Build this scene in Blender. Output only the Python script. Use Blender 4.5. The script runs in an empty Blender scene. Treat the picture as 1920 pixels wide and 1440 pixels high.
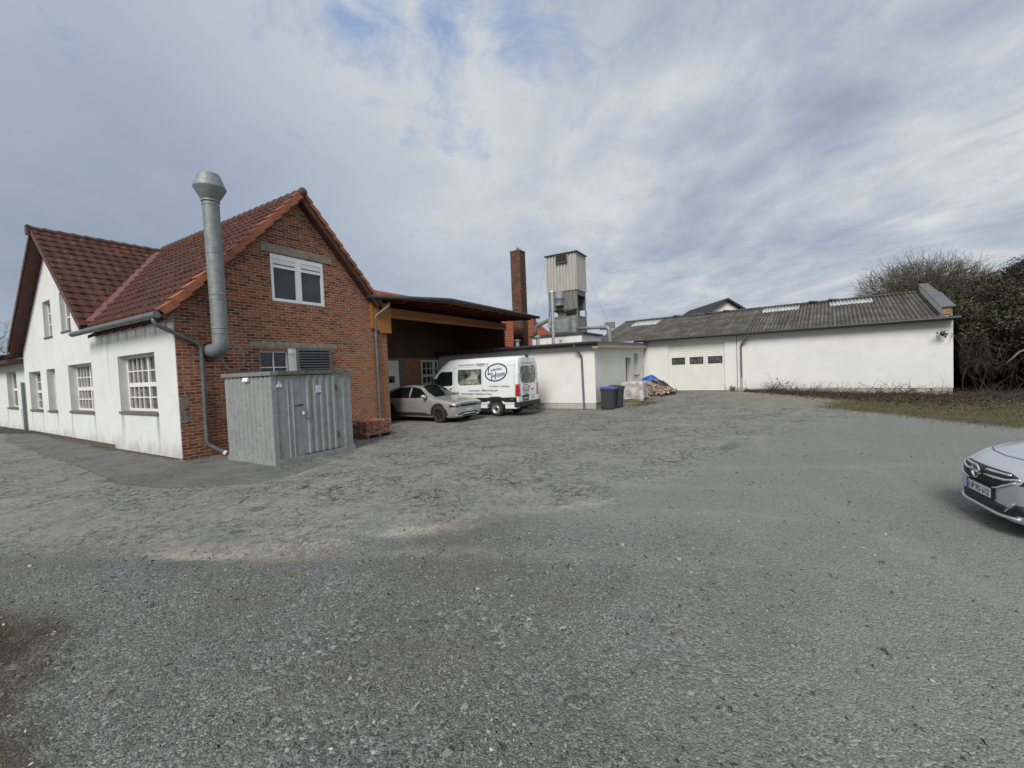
import bpy, bmesh, math, random
import numpy as np
from mathutils import Vector, Matrix, Euler
from mathutils.bvhtree import BVHTree
from mathutils.geometry import tessellate_polygon

random.seed(7)
RNG = np.random.default_rng(7)
R = math.radians
SC = bpy.context.scene
COL = SC.collection

# ------------------------------------------------------------------ camera
cam = bpy.data.cameras.new('camera')
cam.sensor_fit = 'HORIZONTAL'
cam.sensor_width = 36.0
cam.lens = 797.0 / 1920.0 * 36.0
cam.clip_start = 0.05
cam.clip_end = 3000
camo = bpy.data.objects.new('camera', cam)
COL.objects.link(camo)
PITCH, ROLL, HC = -0.0348, -0.0412, 2.1
_f = Vector((0, math.cos(PITCH), math.sin(PITCH)))
_r = Vector((1, 0, 0))
_u = _r.cross(_f)
_r2 = _r * math.cos(ROLL) + _u * math.sin(ROLL)
_u2 = _u * math.cos(ROLL) - _r * math.sin(ROLL)
camo.matrix_world = Matrix(((_r2.x, _u2.x, -_f.x, 0), (_r2.y, _u2.y, -_f.y, 0),
                            (_r2.z, _u2.z, -_f.z, HC), (0, 0, 0, 1)))
SC.camera = camo

# ------------------------------------------------------------------ exposure
SC.view_settings.view_transform = 'Standard'
SC.view_settings.look = 'None'
SC.view_settings.gamma = 1.0
SC.view_settings.exposure = 1.12
try:
    SC.cycles.max_bounces = 6
    SC.cycles.diffuse_bounces = 3
    SC.cycles.glossy_bounces = 3
    SC.cycles.transmission_bounces = 4
    SC.cycles.transparent_max_bounces = 6
    SC.cycles.use_denoising = True
except Exception:
    pass

# ------------------------------------------------------------------ sun
SUN_DIR = Vector((-0.25, -0.72, 0.66)).normalized()      # towards the sun
sl = bpy.data.lights.new('sun', 'SUN')
sl.energy = 1.5
sl.angle = R(26)
sl.color = (1.0, 0.97, 0.92)
so = bpy.data.objects.new('sun', sl)
so.rotation_euler = SUN_DIR.to_track_quat('Z', 'Y').to_euler()
so.location = (-8, -20, 30)
COL.objects.link(so)

# ------------------------------------------------------------------ world: overcast sky
W = bpy.data.worlds.new('World')
SC.world = W
W.use_nodes = True
nt = W.node_tree
nt.nodes.clear()


class NT:
    """small helper to write node trees"""
    def __init__(self, tree):
        self.t = tree

    def n(self, typ, **kw):
        nd = self.t.nodes.new(typ)
        for k, v in kw.items():
            setattr(nd, k, v)
        return nd

    def link(self, a, b):
        self.t.links.new(a, b)

    def setin(self, nd, i, v):
        if isinstance(v, bpy.types.NodeSocket):
            self.link(v, nd.inputs[i])
        elif v is not None:
            s = nd.inputs[i]
            if s.type == 'RGBA' and not isinstance(v, (int, float)) and len(v) == 3:
                v = (*v, 1)
            s.default_value = v

    def math(self, op, a, b=None, c=None, clamp=False):
        nd = self.n('ShaderNodeMath', operation=op, use_clamp=clamp)
        self.setin(nd, 0, a)
        self.setin(nd, 1, b)
        self.setin(nd, 2, c)
        return nd.outputs[0]

    def vmath(self, op, a, b=None, out=0):
        nd = self.n('ShaderNodeVectorMath', operation=op)
        self.setin(nd, 0, a)
        self.setin(nd, 1, b)
        return nd.outputs[out]

    def mix(self, f, a, b, blend='MIX'):
        nd = self.n('ShaderNodeMix', data_type='RGBA', blend_type=blend)
        self.setin(nd, 0, f)
        self.setin(nd, 6, a)
        self.setin(nd, 7, b)
        return nd.outputs[2]

    def noise(self, vec, scale, detail=4, rough=0.55, dist=0.0, out=0):
        nd = self.n('ShaderNodeTexNoise')
        if vec is not None:
            self.link(vec, nd.inputs['Vector'])
        nd.inputs['Scale'].default_value = scale
        nd.inputs['Detail'].default_value = detail
        nd.inputs['Roughness'].default_value = rough
        nd.inputs['Distortion'].default_value = dist
        return nd.outputs[out]

    def voro(self, vec, scale, feature='F1', out='Distance', rnd=1.0):
        nd = self.n('ShaderNodeTexVoronoi', feature=feature)
        if vec is not None:
            self.link(vec, nd.inputs['Vector'])
        nd.inputs['Scale'].default_value = scale
        nd.inputs['Randomness'].default_value = rnd
        return nd.outputs[out]

    def mapr(self, v, a, b, c=0.0, d=1.0, clamp=True, smooth=False):
        nd = self.n('ShaderNodeMapRange', clamp=clamp)
        if smooth:
            nd.interpolation_type = 'SMOOTHSTEP'
        self.setin(nd, 0, v)
        for i, x in enumerate((a, b, c, d)):
            self.setin(nd, i + 1, x)
        return nd.outputs[0]

    def mapping(self, vec, scale=(1, 1, 1), loc=(0, 0, 0), rot=(0, 0, 0)):
        nd = self.n('ShaderNodeMapping')
        self.link(vec, nd.inputs[0])
        nd.inputs[1].default_value = loc
        nd.inputs[2].default_value = rot
        nd.inputs[3].default_value = scale
        return nd.outputs[0]

    def ramp(self, v, stops, interp='LINEAR'):
        nd = self.n('ShaderNodeValToRGB')
        cr = nd.color_ramp
        cr.interpolation = interp
        while len(cr.elements) < len(stops):
            cr.elements.new(0.5)
        for e, (p, c) in zip(cr.elements, stops):
            e.position = p
            e.color = (*c, 1) if len(c) == 3 else c
        self.setin(nd, 0, v)
        return nd.outputs[0]


w = NT(nt)
tc = w.n('ShaderNodeTexCoord')
D = w.vmath('NORMALIZE', tc.outputs['Generated'])
sx = w.n('ShaderNodeSeparateXYZ')
w.link(D, sx.inputs[0])
zc = w.math('ADD', w.math('MAXIMUM', sx.outputs[2], 0.0), 0.16)
px = w.math('DIVIDE', sx.outputs[0], zc)
py = w.math('DIVIDE', sx.outputs[1], zc)
cb = w.n('ShaderNodeCombineXYZ')
w.link(px, cb.inputs[0])
w.link(py, cb.inputs[1])
Pc = cb.outputs[0]
sky = w.n('ShaderNodeTexSky')
sky.sky_type = 'NISHITA'
sky.sun_disc = False
sky.sun_elevation = math.asin(SUN_DIR.z)
sky.sun_rotation = math.atan2(SUN_DIR.x, SUN_DIR.y)
# broad brightness of the cloud deck: lobes in fixed world directions (az from +Y to the right, elevation, width, strength)
LOBES = [(-50, 17, 17, -0.20), (-36, 13, 13, -0.17), (-22, 10, 11, -0.10), (-46, 7, 9, 0.03),
         (-38, 34, 18, 0.10), (-20, 26, 14, 0.08), (4, 20, 12, 0.05), (10, 28, 12, 0.05), (16, 17, 10, 0.03),
         (36, 26, 8, -0.10), (30, 17, 6, -0.05), (47, 13, 12, 0.10), (24, 10, 9, 0.05), (27, 34, 9, -0.04),
         (44, 30, 9, -0.03), (6, 8, 10, -0.04), (46, 33, 5, 0.10), (0, 75, 40, 0.10), (180, 40, 70, 0.12)]
tot = None
for az, el, sg, am in LOBES:
    d = (math.sin(R(az)) * math.cos(R(el)), math.cos(R(az)) * math.cos(R(el)), math.sin(R(el)))
    k = 1.0 / (R(sg) ** 2)
    dt = w.vmath('DOT_PRODUCT', D, d, out=1)
    g = w.math('MULTIPLY', w.math('EXPONENT', w.math('MULTIPLY', w.math('SUBTRACT', dt, 1.0), k)), am)
    tot = g if tot is None else w.math('ADD', tot, g)
n1 = w.noise(w.mapping(Pc, (0.75, 0.60, 1), rot=(0, 0, R(-14))), 1.0, 4, 0.5, 0.6)
n2 = w.noise(w.mapping(Pc, (1.9, 1.35, 1), loc=(3.1, 1.7, 0), rot=(0, 0, R(-20))), 1.0, 6, 0.56, 0.5)
n3 = w.noise(w.mapping(Pc, (4.2, 2.7, 1), loc=(7.3, 4.1, 0), rot=(0, 0, R(-20))), 1.0, 8, 0.64, 0.3)
rightness = w.mapr(sx.outputs[0], -0.30, 0.35, 0.22, 1.2, smooth=True)
v = w.math('ADD', 0.655, tot)
v = w.math('ADD', v, w.math('MULTIPLY', w.math('SUBTRACT', n1, 0.5), 0.40))
v = w.math('ADD', v, w.math('MULTIPLY', w.math('MULTIPLY', w.math('SUBTRACT', n2, 0.5), 0.66), rightness))
v = w.math('ADD', v, w.math('MULTIPLY', w.math('MULTIPLY', w.math('SUBTRACT', n3, 0.5), 0.52), rightness))
cloud = w.ramp(v, [(0.0, (1.0, 1.28, 1.66)), (0.35, (1.46, 1.78, 2.28)), (0.6, (2.08, 2.43, 3.0)),
                   (0.8, (2.85, 3.14, 3.45)), (1.0, (3.9, 4.05, 4.15))])
# haze towards the horizon
cloud = w.mix(w.mapr(sx.outputs[2], 0.0, 0.16, 0.55, 0.0, smooth=True), cloud, (2.25, 2.55, 2.90))
# blue gaps
gap = None
for az, el, sg, am in [(-16, 37, 4.0, 0.95), (-6.5, 39, 3.4, 0.8), (2.5, 38.5, 4.0, 1.0), (-9, 33.5, 3.2, 0.65),
                       (9, 42, 4.5, 0.5), (20, 38, 4.5, 0.35), (-3.5, 28, 3.0, 0.35)]:
    d = (math.sin(R(az)) * math.cos(R(el)), math.cos(R(az)) * math.cos(R(el)), math.sin(R(el)))
    dt = w.vmath('DOT_PRODUCT', D, d, out=1)
    g = w.math('MULTIPLY', w.math('EXPONENT', w.math('MULTIPLY', w.math('SUBTRACT', dt, 1.0), 1.0 / R(sg) ** 2)), am)
    gap = g if gap is None else w.math('MAXIMUM', gap, g)
n4 = w.noise(w.mapping(Pc, (5.2, 4.6, 1), loc=(1.3, 9.1, 0)), 1.0, 8, 0.66, 0.5)
gapf = w.mapr(w.math('ADD', w.math('MULTIPLY', gap, 0.75), w.math('MULTIPLY', w.math('SUBTRACT', n4, 0.5), 2.3)), 0.22, 0.85, 0.0, 0.75)
blue = w.mix(0.72, sky.outputs[0], (1.15, 1.9, 3.5))
skyc = w.mix(gapf, cloud, blue)
bg = w.n('ShaderNodeBackground')
w.link(skyc, bg.inputs[0])
bg.inputs[1].default_value = 0.083
wo = w.n('ShaderNodeOutputWorld')
w.link(bg.outputs[0], wo.inputs[0])

# ------------------------------------------------------------------ frames
P0 = Vector((-8.932, 11.385, 0.0))
YA = R(58.97)            # yard frame: x = along the brick gable (u), y = along the white side wall (v)
JR = Vector((8.716, 28.169, 0.0))
RA = R(-36.87)           # long white wing: x = along its front wall (s), y = away from the yard


def YW(u, v, z=0.0):
    c, s = math.cos(YA), math.sin(YA)
    return Vector((P0.x + u * c - v * s, P0.y + u * s + v * c, z))


def RW(s_, t_, z=0.0):
    c, s = math.cos(RA), math.sin(RA)
    return Vector((JR.x + s_ * c - t_ * s, JR.y + s_ * s + t_ * c, z))


def sstep(a, b, x):
    t = np.clip((x - a) / (b - a), 0, 1)
    return t * t * (3 - 2 * t)


def H(x, y):
    """height of the ground"""
    x = np.asarray(x, float)
    y = np.asarray(y, float)
    t = 0.6 * x + 0.8 * y
    s = 0.8 * (x - JR.x) - 0.6 * (y - JR.y)
    h = 0.31 * sstep(18.0, 27.0, t) * (1 - 0.85 * sstep(4.8, 13.5, s)) * sstep(-9, -3.5, s)
    h = h + 0.21 * sstep(14.0, 23.0, -x) * sstep(8, 12, y)
    h = h - 0.07 * np.exp(-(((x - 6.7) / 1.9) ** 2 + ((y - 4.7) / 1.6) ** 2))
    # ruts and potholes along the edge of the gravel
    for cx, cy, rx, ry, d in ((-3.9, 5.12, 1.3, 0.22, 0.05), (-2.6, 4.95, 0.7, 0.2, 0.045), (-1.4, 5.45, 0.8, 0.25, 0.03),
                              (1.1, 6.3, 0.8, 0.3, 0.025), (-6.0, 5.4, 1.5, 0.3, 0.03), (-3.0, 5.35, 1.6, 0.15, -0.03)):
        h = h - d * np.exp(-(((x - cx) / rx) ** 2 + ((y - cy) / ry) ** 2))
    h = h + 0.008 * np.sin(1.7 * x + 0.6 * y) * np.sin(0.9 * y - 0.4 * x + 1) + 0.004 * np.sin(4.1 * x + 1.3) * np.sin(3.3 * y)
    # low bank along the white wing and under the thicket
    bank = sstep(9.0, 12.5, s) * np.exp(-((t - 26.4) / 1.5) ** 2) * (0.05 + 0.05 * np.sin(1.9 * s) * np.sin(0.8 * s + 1))
    return h + bank


def hz(x, y):
    return float(H(x, y))


# ------------------------------------------------------------------ mesh helpers
class MB:
    def __init__(self):
        self.v, self.f, self.m = [], [], []

    def add(self, vs, fs, mi=0):
        o = len(self.v)
        self.v.extend([tuple(p) for p in vs])
        for f in fs:
            self.f.append(tuple(i + o for i in f))
            self.m.append(mi)
        return self

    def box(self, x0, x1, y0, y1, z0, z1, mi=0):
        vs = [(x0, y0, z0), (x1, y0, z0), (x1, y1, z0), (x0, y1, z0), (x0, y0, z1), (x1, y0, z1), (x1, y1, z1), (x0, y1, z1)]
        return self.add(vs, [(0, 3, 2, 1), (4, 5, 6, 7), (0, 1, 5, 4), (1, 2, 6, 5), (2, 3, 7, 6), (3, 0, 4, 7)], mi)

    def obox(self, c, size, rot=None, mi=0):
        hx, hy, hz_ = size[0] / 2, size[1] / 2, size[2] / 2
        vs = []
        for sz in (-1, 1):
            for s1, s2 in ((-1, -1), (1, -1), (1, 1), (-1, 1)):
                p = Vector((s1 * hx, s2 * hy, sz * hz_))
                if rot is not None:
                    p = rot @ p
                vs.append(p + Vector(c))
        return self.add(vs, [(0, 3, 2, 1), (4, 5, 6, 7), (0, 1, 5, 4), (1, 2, 6, 5), (2, 3, 7, 6), (3, 0, 4, 7)], mi)

    def beam(self, a, b, w_, h_, mi=0, up=(0, 0, 1)):
        a, b = Vector(a), Vector(b)
        d = (b - a).normalized()
        s = d.cross(Vector(up))
        if s.length < 1e-4:
            s = Vector((1, 0, 0))
        s.normalize()
        t = s.cross(d)
        vs = []
        for p in (a, b):
            for i, j in ((-1, -1), (1, -1), (1, 1), (-1, 1)):
                vs.append(p + s * (i * w_ / 2) + t * (j * h_ / 2))
        return self.add(vs, [(0, 1, 2, 3), (7, 6, 5, 4), (0, 4, 5, 1), (1, 5, 6, 2), (2, 6, 7, 3), (3, 7, 4, 0)], mi)

    def tube(self, pts, r, n=10, caps=True, mi=0):
        pts = [Vector(p) for p in pts]
        rs = r if isinstance(r, (list, tuple)) else [r] * len(pts)
        rings = []
        prev = None
        for i, p in enumerate(pts):
            d = (pts[min(i + 1, len(pts) - 1)] - pts[max(i - 1, 0)]).normalized()
            if prev is None:
                s = d.cross(Vector((0, 0, 1)))
                if s.length < 1e-3:
                    s = Vector((1, 0, 0))
            else:
                s = prev - d * prev.dot(d)
            s.normalize()
            prev = s
            t = d.cross(s)
            rings.append([p + (s * math.cos(2 * math.pi * k / n) + t * math.sin(2 * math.pi * k / n)) * rs[i] for k in range(n)])
        vs = [q for ring in rings for q in ring]
        fs = []
        for i in range(len(pts) - 1):
            for k in range(n):
                a = i * n + k
                b = i * n + (k + 1) % n
                fs.append((a, b, b + n, a + n))
        if caps:
            fs.append(tuple(range(n - 1, -1, -1)))
            fs.append(tuple((len(pts) - 1) * n + k for k in range(n)))
        return self.add(vs, fs, mi)

    def lathe(self, prof, c=(0, 0, 0), n=24, axis='z', mi=0, close=False):
        vs, fs = [], []
        for (r, z) in prof:
            for k in range(n):
                a = 2 * math.pi * k / n
                if axis == 'z':
                    p = (c[0] + r * math.cos(a), c[1] + r * math.sin(a), c[2] + z)
                elif axis == 'y':
                    p = (c[0] + r * math.cos(a), c[1] + z, c[2] + r * math.sin(a))
                else:
                    p = (c[0] + z, c[1] + r * math.cos(a), c[2] + r * math.sin(a))
                vs.append(p)
        m = len(prof)
        for i in range(m - 1 if not close else m):
            j = (i + 1) % m
            for k in range(n):
                k2 = (k + 1) % n
                fs.append((i * n + k, i * n + k2, j * n + k2, j * n + k))
        return self.add(vs, fs, mi)

    def prism(self, poly, axis, c0, c1, mi=0):
        """poly of (a,b) extruded along axis: x:(y,z) y:(x,z) z:(x,y)"""
        def P(a, b, c):
            return {'x': (c, a, b), 'y': (a, c, b), 'z': (a, b, c)}[axis]
        n = len(poly)
        vs = [P(a, b, c0) for a, b in poly] + [P(a, b, c1) for a, b in poly]
        fs = [tuple(range(n)), tuple(range(2 * n - 1, n - 1, -1))]
        for i in range(n):
            j = (i + 1) % n
            fs.append((i, i + n, j + n, j))
        return self.add(vs, fs, mi)

    def wall(self, face, c0, outline, holes, thick, mi=0):
        """wall polygon with openings. face 'Y': a is x, outside is -y; face 'X': a is y, outside is -x"""
        loops = [outline] + [[(a0, z0), (a1, z0), (a1, z1), (a0, z1)] for a0, a1, z0, z1 in holes]
        flat = [p for l in loops for p in l]
        tris = tessellate_polygon([[Vector((a, b, 0)) for a, b in l] for l in loops])

        def P(a, b, c):
            return (a, c, b) if face == 'Y' else (c, a, b)
        n = len(flat)
        vs = [P(a, b, c0) for a, b in flat] + [P(a, b, c0 + thick) for a, b in flat]
        fs = []
        for t in tris:
            fs.append(tuple(t))
            fs.append(tuple(i + n for i in reversed(t)))
        o = 0
        for l in loops:
            k = len(l)
            for i in range(k):
                j = (i + 1) % k
                fs.append((o + i, o + j, o + j + n, o + i + n))
            o += k
        return self.add(vs, fs, mi)


def link_mesh(name, me, mats, parent=None, smooth=False):
    ob = bpy.data.objects.new(name, me)
    COL.objects.link(ob)
    for m in (mats if isinstance(mats, (list, tuple)) else [mats]):
        me.materials.append(m)
    if parent is not None:
        ob.parent = parent
    if smooth:
        me.polygons.foreach_set('use_smooth', [True] * len(me.polygons))
    return ob


def box_uv(me):
    n = len(me.loops)
    if not n:
        return
    co = np.empty(len(me.vertices) * 3)
    me.vertices.foreach_get('co', co)
    co = co.reshape(-1, 3)
    vi = np.empty(n, int)
    me.loops.foreach_get('vertex_index', vi)
    pn = np.empty(len(me.polygons) * 3)
    me.polygons.foreach_get('normal', pn)
    pn = pn.reshape(-1, 3)
    lt = np.empty(len(me.polygons), int)
    me.polygons.foreach_get('loop_total', lt)
    ln = np.abs(np.repeat(pn, lt, axis=0))
    p = co[vi]
    uv = np.where((ln[:, 2] > 0.75)[:, None], p[:, :2],
                  np.where((ln[:, 0] > ln[:, 1])[:, None], p[:, 1:3], p[:, [0, 2]]))
    lay = me.uv_layers.new(name='UVMap')
    lay.data.foreach_set('uv', uv.astype(np.float32).ravel())


def fix_normals(me):
    bm = bmesh.new()
    bm.from_mesh(me)
    bmesh.ops.recalc_face_normals(bm, faces=bm.faces)
    bm.to_mesh(me)
    bm.free()


def part(name, mb, mats, parent=None, smooth=False, bevel=0.0, label=None, uv=True, fix=True, sharp=None):
    off = Vector(parent.get('off', (0, 0, 0))) if parent is not None else Vector((0, 0, 0))
    me = bpy.data.meshes.new(name)
    me.from_pydata([tuple(Vector(p) - off) for p in mb.v], [], mb.f)
    me.polygons.foreach_set('material_index', mb.m)
    me.update()
    if fix:
        fix_normals(me)
    ob = link_mesh(name, me, mats, parent, smooth)
    if uv:
        box_uv(me)
    if parent is not None:
        ob['off'] = tuple(off)
    if bevel > 0:
        bv = ob.modifiers.new('bevel', 'BEVEL')
        bv.width = bevel
        bv.segments = 2
        bv.limit_method = 'ANGLE'
    if smooth and sharp:
        me.set_sharp_from_angle(angle=R(sharp))
    if label:
        ob['label'] = label
    return ob


def tag(o, label=None, cat=None, group=None, kind=None):
    if label:
        o['label'] = label
    if cat:
        o['category'] = cat
    if group:
        o['group'] = group
    if kind:
        o['kind'] = kind
    return o


def thing(name, label, cat, off=(0, 0, 0), frame='W', group=None, rot=None):
    """Empty at a thing's base; mesh coordinates of its parts are given in the frame, not relative to the Empty"""
    o = bpy.data.objects.new(name, None)
    o.empty_display_size = 0.3
    COL.objects.link(o)
    if frame == 'Y':
        o.location = YW(*off)
        o.rotation_euler = (0, 0, YA)
    elif frame == 'R':
        o.location = RW(*off)
        o.rotation_euler = (0, 0, RA)
    else:
        o.location = off
        if rot is not None:
            o.rotation_euler = (0, 0, rot)
            off = (0, 0, 0)
    o['off'] = tuple(off)
    return tag(o, label, cat, group)


def np_mesh(name, V, F, mats, attr=None, kind=None, label=None, cat=None, parent=None, smooth=False, sub=False):
    """V (n,3) array, F (m,k) array of equal size faces; attr: dict name -> per vertex float"""
    me = bpy.data.meshes.new(name)
    m, k = F.shape
    if sub:
        V = V - np.array(parent['off'])[None]
    me.vertices.add(len(V))
    me.vertices.foreach_set('co', V.astype(np.float32).ravel())
    me.loops.add(m * k)
    me.loops.foreach_set('vertex_index', F.astype(np.int32).ravel())
    me.polygons.add(m)
    me.polygons.foreach_set('loop_start', np.arange(0, m * k, k, dtype=np.int32))
    me.update(calc_edges=True)
    me.validate()
    for a, arr in (attr or {}).items():
        at = me.attributes.new(a, 'FLOAT', 'POINT')
        at.data.foreach_set('value', arr.astype(np.float32))
    ob = link_mesh(name, me, mats, parent, smooth)
    return tag(ob, label, cat, None, kind)


# ------------------------------------------------------------------ materials
def new_mat(name):
    m = bpy.data.materials.new(name)
    m.use_nodes = True
    t = NT(m.node_tree)
    b = m.node_tree.nodes['Principled BSDF']
    return m, t, b


def bump(t, b, height, strength=0.3, dist=0.01):
    nd = t.n('ShaderNodeBump')
    nd.inputs['Strength'].default_value = strength
    nd.inputs['Distance'].default_value = dist
    t.link(height, nd.inputs['Height'])
    t.link(nd.outputs[0], b.inputs['Normal'])


def M(name, col, rough=0.6, metal=0.0, var=0.18, scale=5.0, bmp=0.0, bscale=60.0, stretch=(1, 1, 1), coat=0.0, spec=0.5, dirt=None, dscale=2.0):
    m, t, b = new_mat(name)
    oc = t.n('ShaderNodeTexCoord').outputs['Object']
    vec = t.mapping(oc, stretch)
    n = t.noise(vec, scale, 5, 0.6)
    hi = tuple(min(1, c * (1 + var)) for c in col)
    lo = tuple(c * (1 - var) for c in col)
    c = t.mix(t.mapr(n, 0.3, 0.7), lo, hi)
    if dirt is not None:
        dn = t.noise(vec, dscale, 6, 0.65)
        c = t.mix(t.mapr(dn, 0.5, 0.72, 0, 0.8), c, dirt)
    t.link(c, b.inputs['Base Color'])
    rn = t.mapr(t.noise(vec, scale * 2.3, 3), 0.3, 0.7, max(0.02, rough - 0.08), min(1, rough + 0.08))
    t.link(rn, b.inputs['Roughness'])
    b.inputs['Metallic'].default_value = metal
    b.inputs['Coat Weight'].default_value = coat
    b.inputs['Specular IOR Level'].default_value = spec
    if bmp > 0:
        bump(t, b, t.noise(oc, bscale, 4, 0.6), bmp, 0.01)
    return m


def brick_mat(name, c_lo, c_mid, c_hi, mortar, bw=0.25, rh=0.083, upper=0.0):
    m, t, b = new_mat(name)
    uv = t.n('ShaderNodeTexCoord').outputs['UV']
    wob = t.noise(uv, 5.0, 3, 0.6, out=1)
    wv = t.vmath('MULTIPLY', t.vmath('SUBTRACT', wob, (0.5, 0.5, 0.5)), (0.05, 0.034, 0))
    wob2 = t.noise(uv, 38.0, 2, 0.6, out=1)
    wv2 = t.vmath('MULTIPLY', t.vmath('SUBTRACT', wob2, (0.5, 0.5, 0.5)), (0.016, 0.014, 0))
    vec = t.vmath('ADD', t.vmath('ADD', uv, wv), wv2)
    br = t.n('ShaderNodeTexBrick')
    t.link(vec, br.inputs['Vector'])
    br.inputs['Scale'].default_value = 1.0
    br.inputs['Brick Width'].default_value = bw
    br.inputs['Row Height'].default_value = rh
    br.inputs['Mortar Size'].default_value = 0.0125
    br.inputs['Mortar Smooth'].default_value = 0.25
    br.inputs['Color1'].default_value = (0, 0, 0, 1)
    br.inputs['Color2'].default_value = (1, 1, 1, 1)
    br.inputs['Mortar'].default_value = (0.5, 0.5, 0.5, 1)
    rnd = br.outputs['Color']
    per = t.ramp(rnd, [(0.0, c_lo), (0.3, c_mid), (0.62, c_hi), (0.85, c_mid), (1.0, c_lo)])
    fine = t.noise(uv, 45, 5, 0.7)
    per = t.mix(t.mapr(fine, 0.35, 0.75, 0.0, 0.55), per, tuple(c * 0.55 for c in c_mid))
    # broad weathering: paler, more orange areas and sooty areas
    big = t.noise(uv, 0.55, 4, 0.6)
    sep = t.n('ShaderNodeSeparateXYZ')
    t.link(uv, sep.inputs[0])
    # rain-sheltered lower right is cleaner and more orange than the sooty upper part (own colour of the old wall)
    clean = t.math('ADD', t.math('MULTIPLY', sep.outputs[0], 0.075), t.math('MULTIPLY', sep.outputs[1], -0.085))
    cl = t.mapr(t.math('ADD', t.math('ADD', clean, upper), t.math('MULTIPLY', big, 0.9)), 0.30, 0.85)
    per = t.mix(t.math('MULTIPLY', cl, 0.7), per, t.mix(rnd, (0.45, 0.18, 0.078), (0.34, 0.125, 0.060)))
    blot = t.noise(uv, 2.1, 6, 0.7)
    per = t.mix(t.mapr(blot, 0.54, 0.72, 0, 0.68), per, (0.05, 0.030, 0.024))
    eff = t.noise(t.mapping(uv, (1, 1, 1), loc=(5, 3, 0)), 3.4, 6, 0.7)
    per = t.mix(t.mapr(eff, 0.57, 0.75, 0, 0.5), per, (0.42, 0.27, 0.175))
    mo = t.mix(t.mapr(t.noise(uv, 7, 4), 0.35, 0.65), mortar, tuple(c * 0.5 for c in mortar))
    c = t.mix(t.mapr(br.outputs['Fac'], 0.3, 0.8), per, mo)
    t.link(c, b.inputs['Base Color'])
    b.inputs['Roughness'].default_value = 0.93
    b.inputs['Specular IOR Level'].default_value = 0.2
    hgt = t.math('ADD', t.math('MULTIPLY', t.math('SUBTRACT', 1.0, br.outputs['Fac']), 0.8), t.math('MULTIPLY', fine, 0.5))
    bump(t, b, hgt, 0.7, 0.012)
    return m


def plaster_mat(name, col, dirtcol=(0.20, 0.19, 0.17), splash=0.5, streak=0.35, algae=0.0, drips=()):
    m, t, b = new_mat(name)
    uv = t.n('ShaderNodeTexCoord').outputs['UV']
    big = t.noise(uv, 0.7, 5, 0.6)
    c = t.mix(t.mapr(big, 0.3, 0.7), tuple(x * 0.90 for x in col), col)
    st = t.noise(t.mapping(uv, (2.6, 0.55, 1)), 1.0, 6, 0.7, 0.5)
    c = t.mix(t.mapr(st, 0.56, 0.86, 0, streak), c, dirtcol)
    sep = t.n('ShaderNodeSeparateXYZ')
    t.link(uv, sep.inputs[0])
    # splash dirt: an uneven band of mud stains thrown up by rain
    edge = t.math('ADD', sep.outputs[1], t.math('MULTIPLY', t.math('SUBTRACT', t.noise(t.mapping(uv, (2.2, 1.1, 1)), 1.0, 6, 0.7), 0.5), 1.7))
    c = t.mix(t.mapr(edge, 0.5, -0.15, 0, splash), c, dirtcol)
    if algae > 0:
        al = t.math('ADD', sep.outputs[1], t.math('MULTIPLY', t.math('SUBTRACT', t.noise(uv, 0.9, 6, 0.7), 0.5), 3.0))
        c = t.mix(t.mapr(al, 0.75, -0.4, 0, algae), c, (0.22, 0.22, 0.11))
    blotch = t.noise(t.mapping(uv, (1, 1, 1), loc=(2, 7, 0)), 1.5, 7, 0.72)
    c = t.mix(t.mapr(blotch, 0.54, 0.74, 0, 0.30), c, tuple(x * 0.62 for x in col))
    for a, ztop in drips:      # rain marks running down from the ends of the sills
        dx = t.math('ADD', sep.outputs[0], t.math('MULTIPLY', t.math('SUBTRACT', t.noise(uv, 2.0, 3), 0.5), 0.10))
        g_ = t.math('EXPONENT', t.math('MULTIPLY', t.math('POWER', t.math('ABSOLUTE', t.math('SUBTRACT', dx, a)), 2.0), -260.0))
        f_ = t.math('MULTIPLY', g_, t.math('MULTIPLY', t.mapr(sep.outputs[1], ztop - 1.15, ztop - 0.1), t.mapr(sep.outputs[1], ztop, ztop - 0.02)))
        c = t.mix(t.math('MULTIPLY', f_, 0.62), c, dirtcol)
    grain = t.noise(uv, 55, 4, 0.7)
    c = t.mix(t.mapr(grain, 0.30, 0.5, 0.16, 0.0), c, tuple(x * 0.6 for x in col))
    t.link(c, b.inputs['Base Color'])
    b.inputs['Roughness'].default_value = 0.95
    b.inputs['Specular IOR Level'].default_value = 0.15
    bump(t, b, grain, 0.55, 0.01)
    return m


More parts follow.
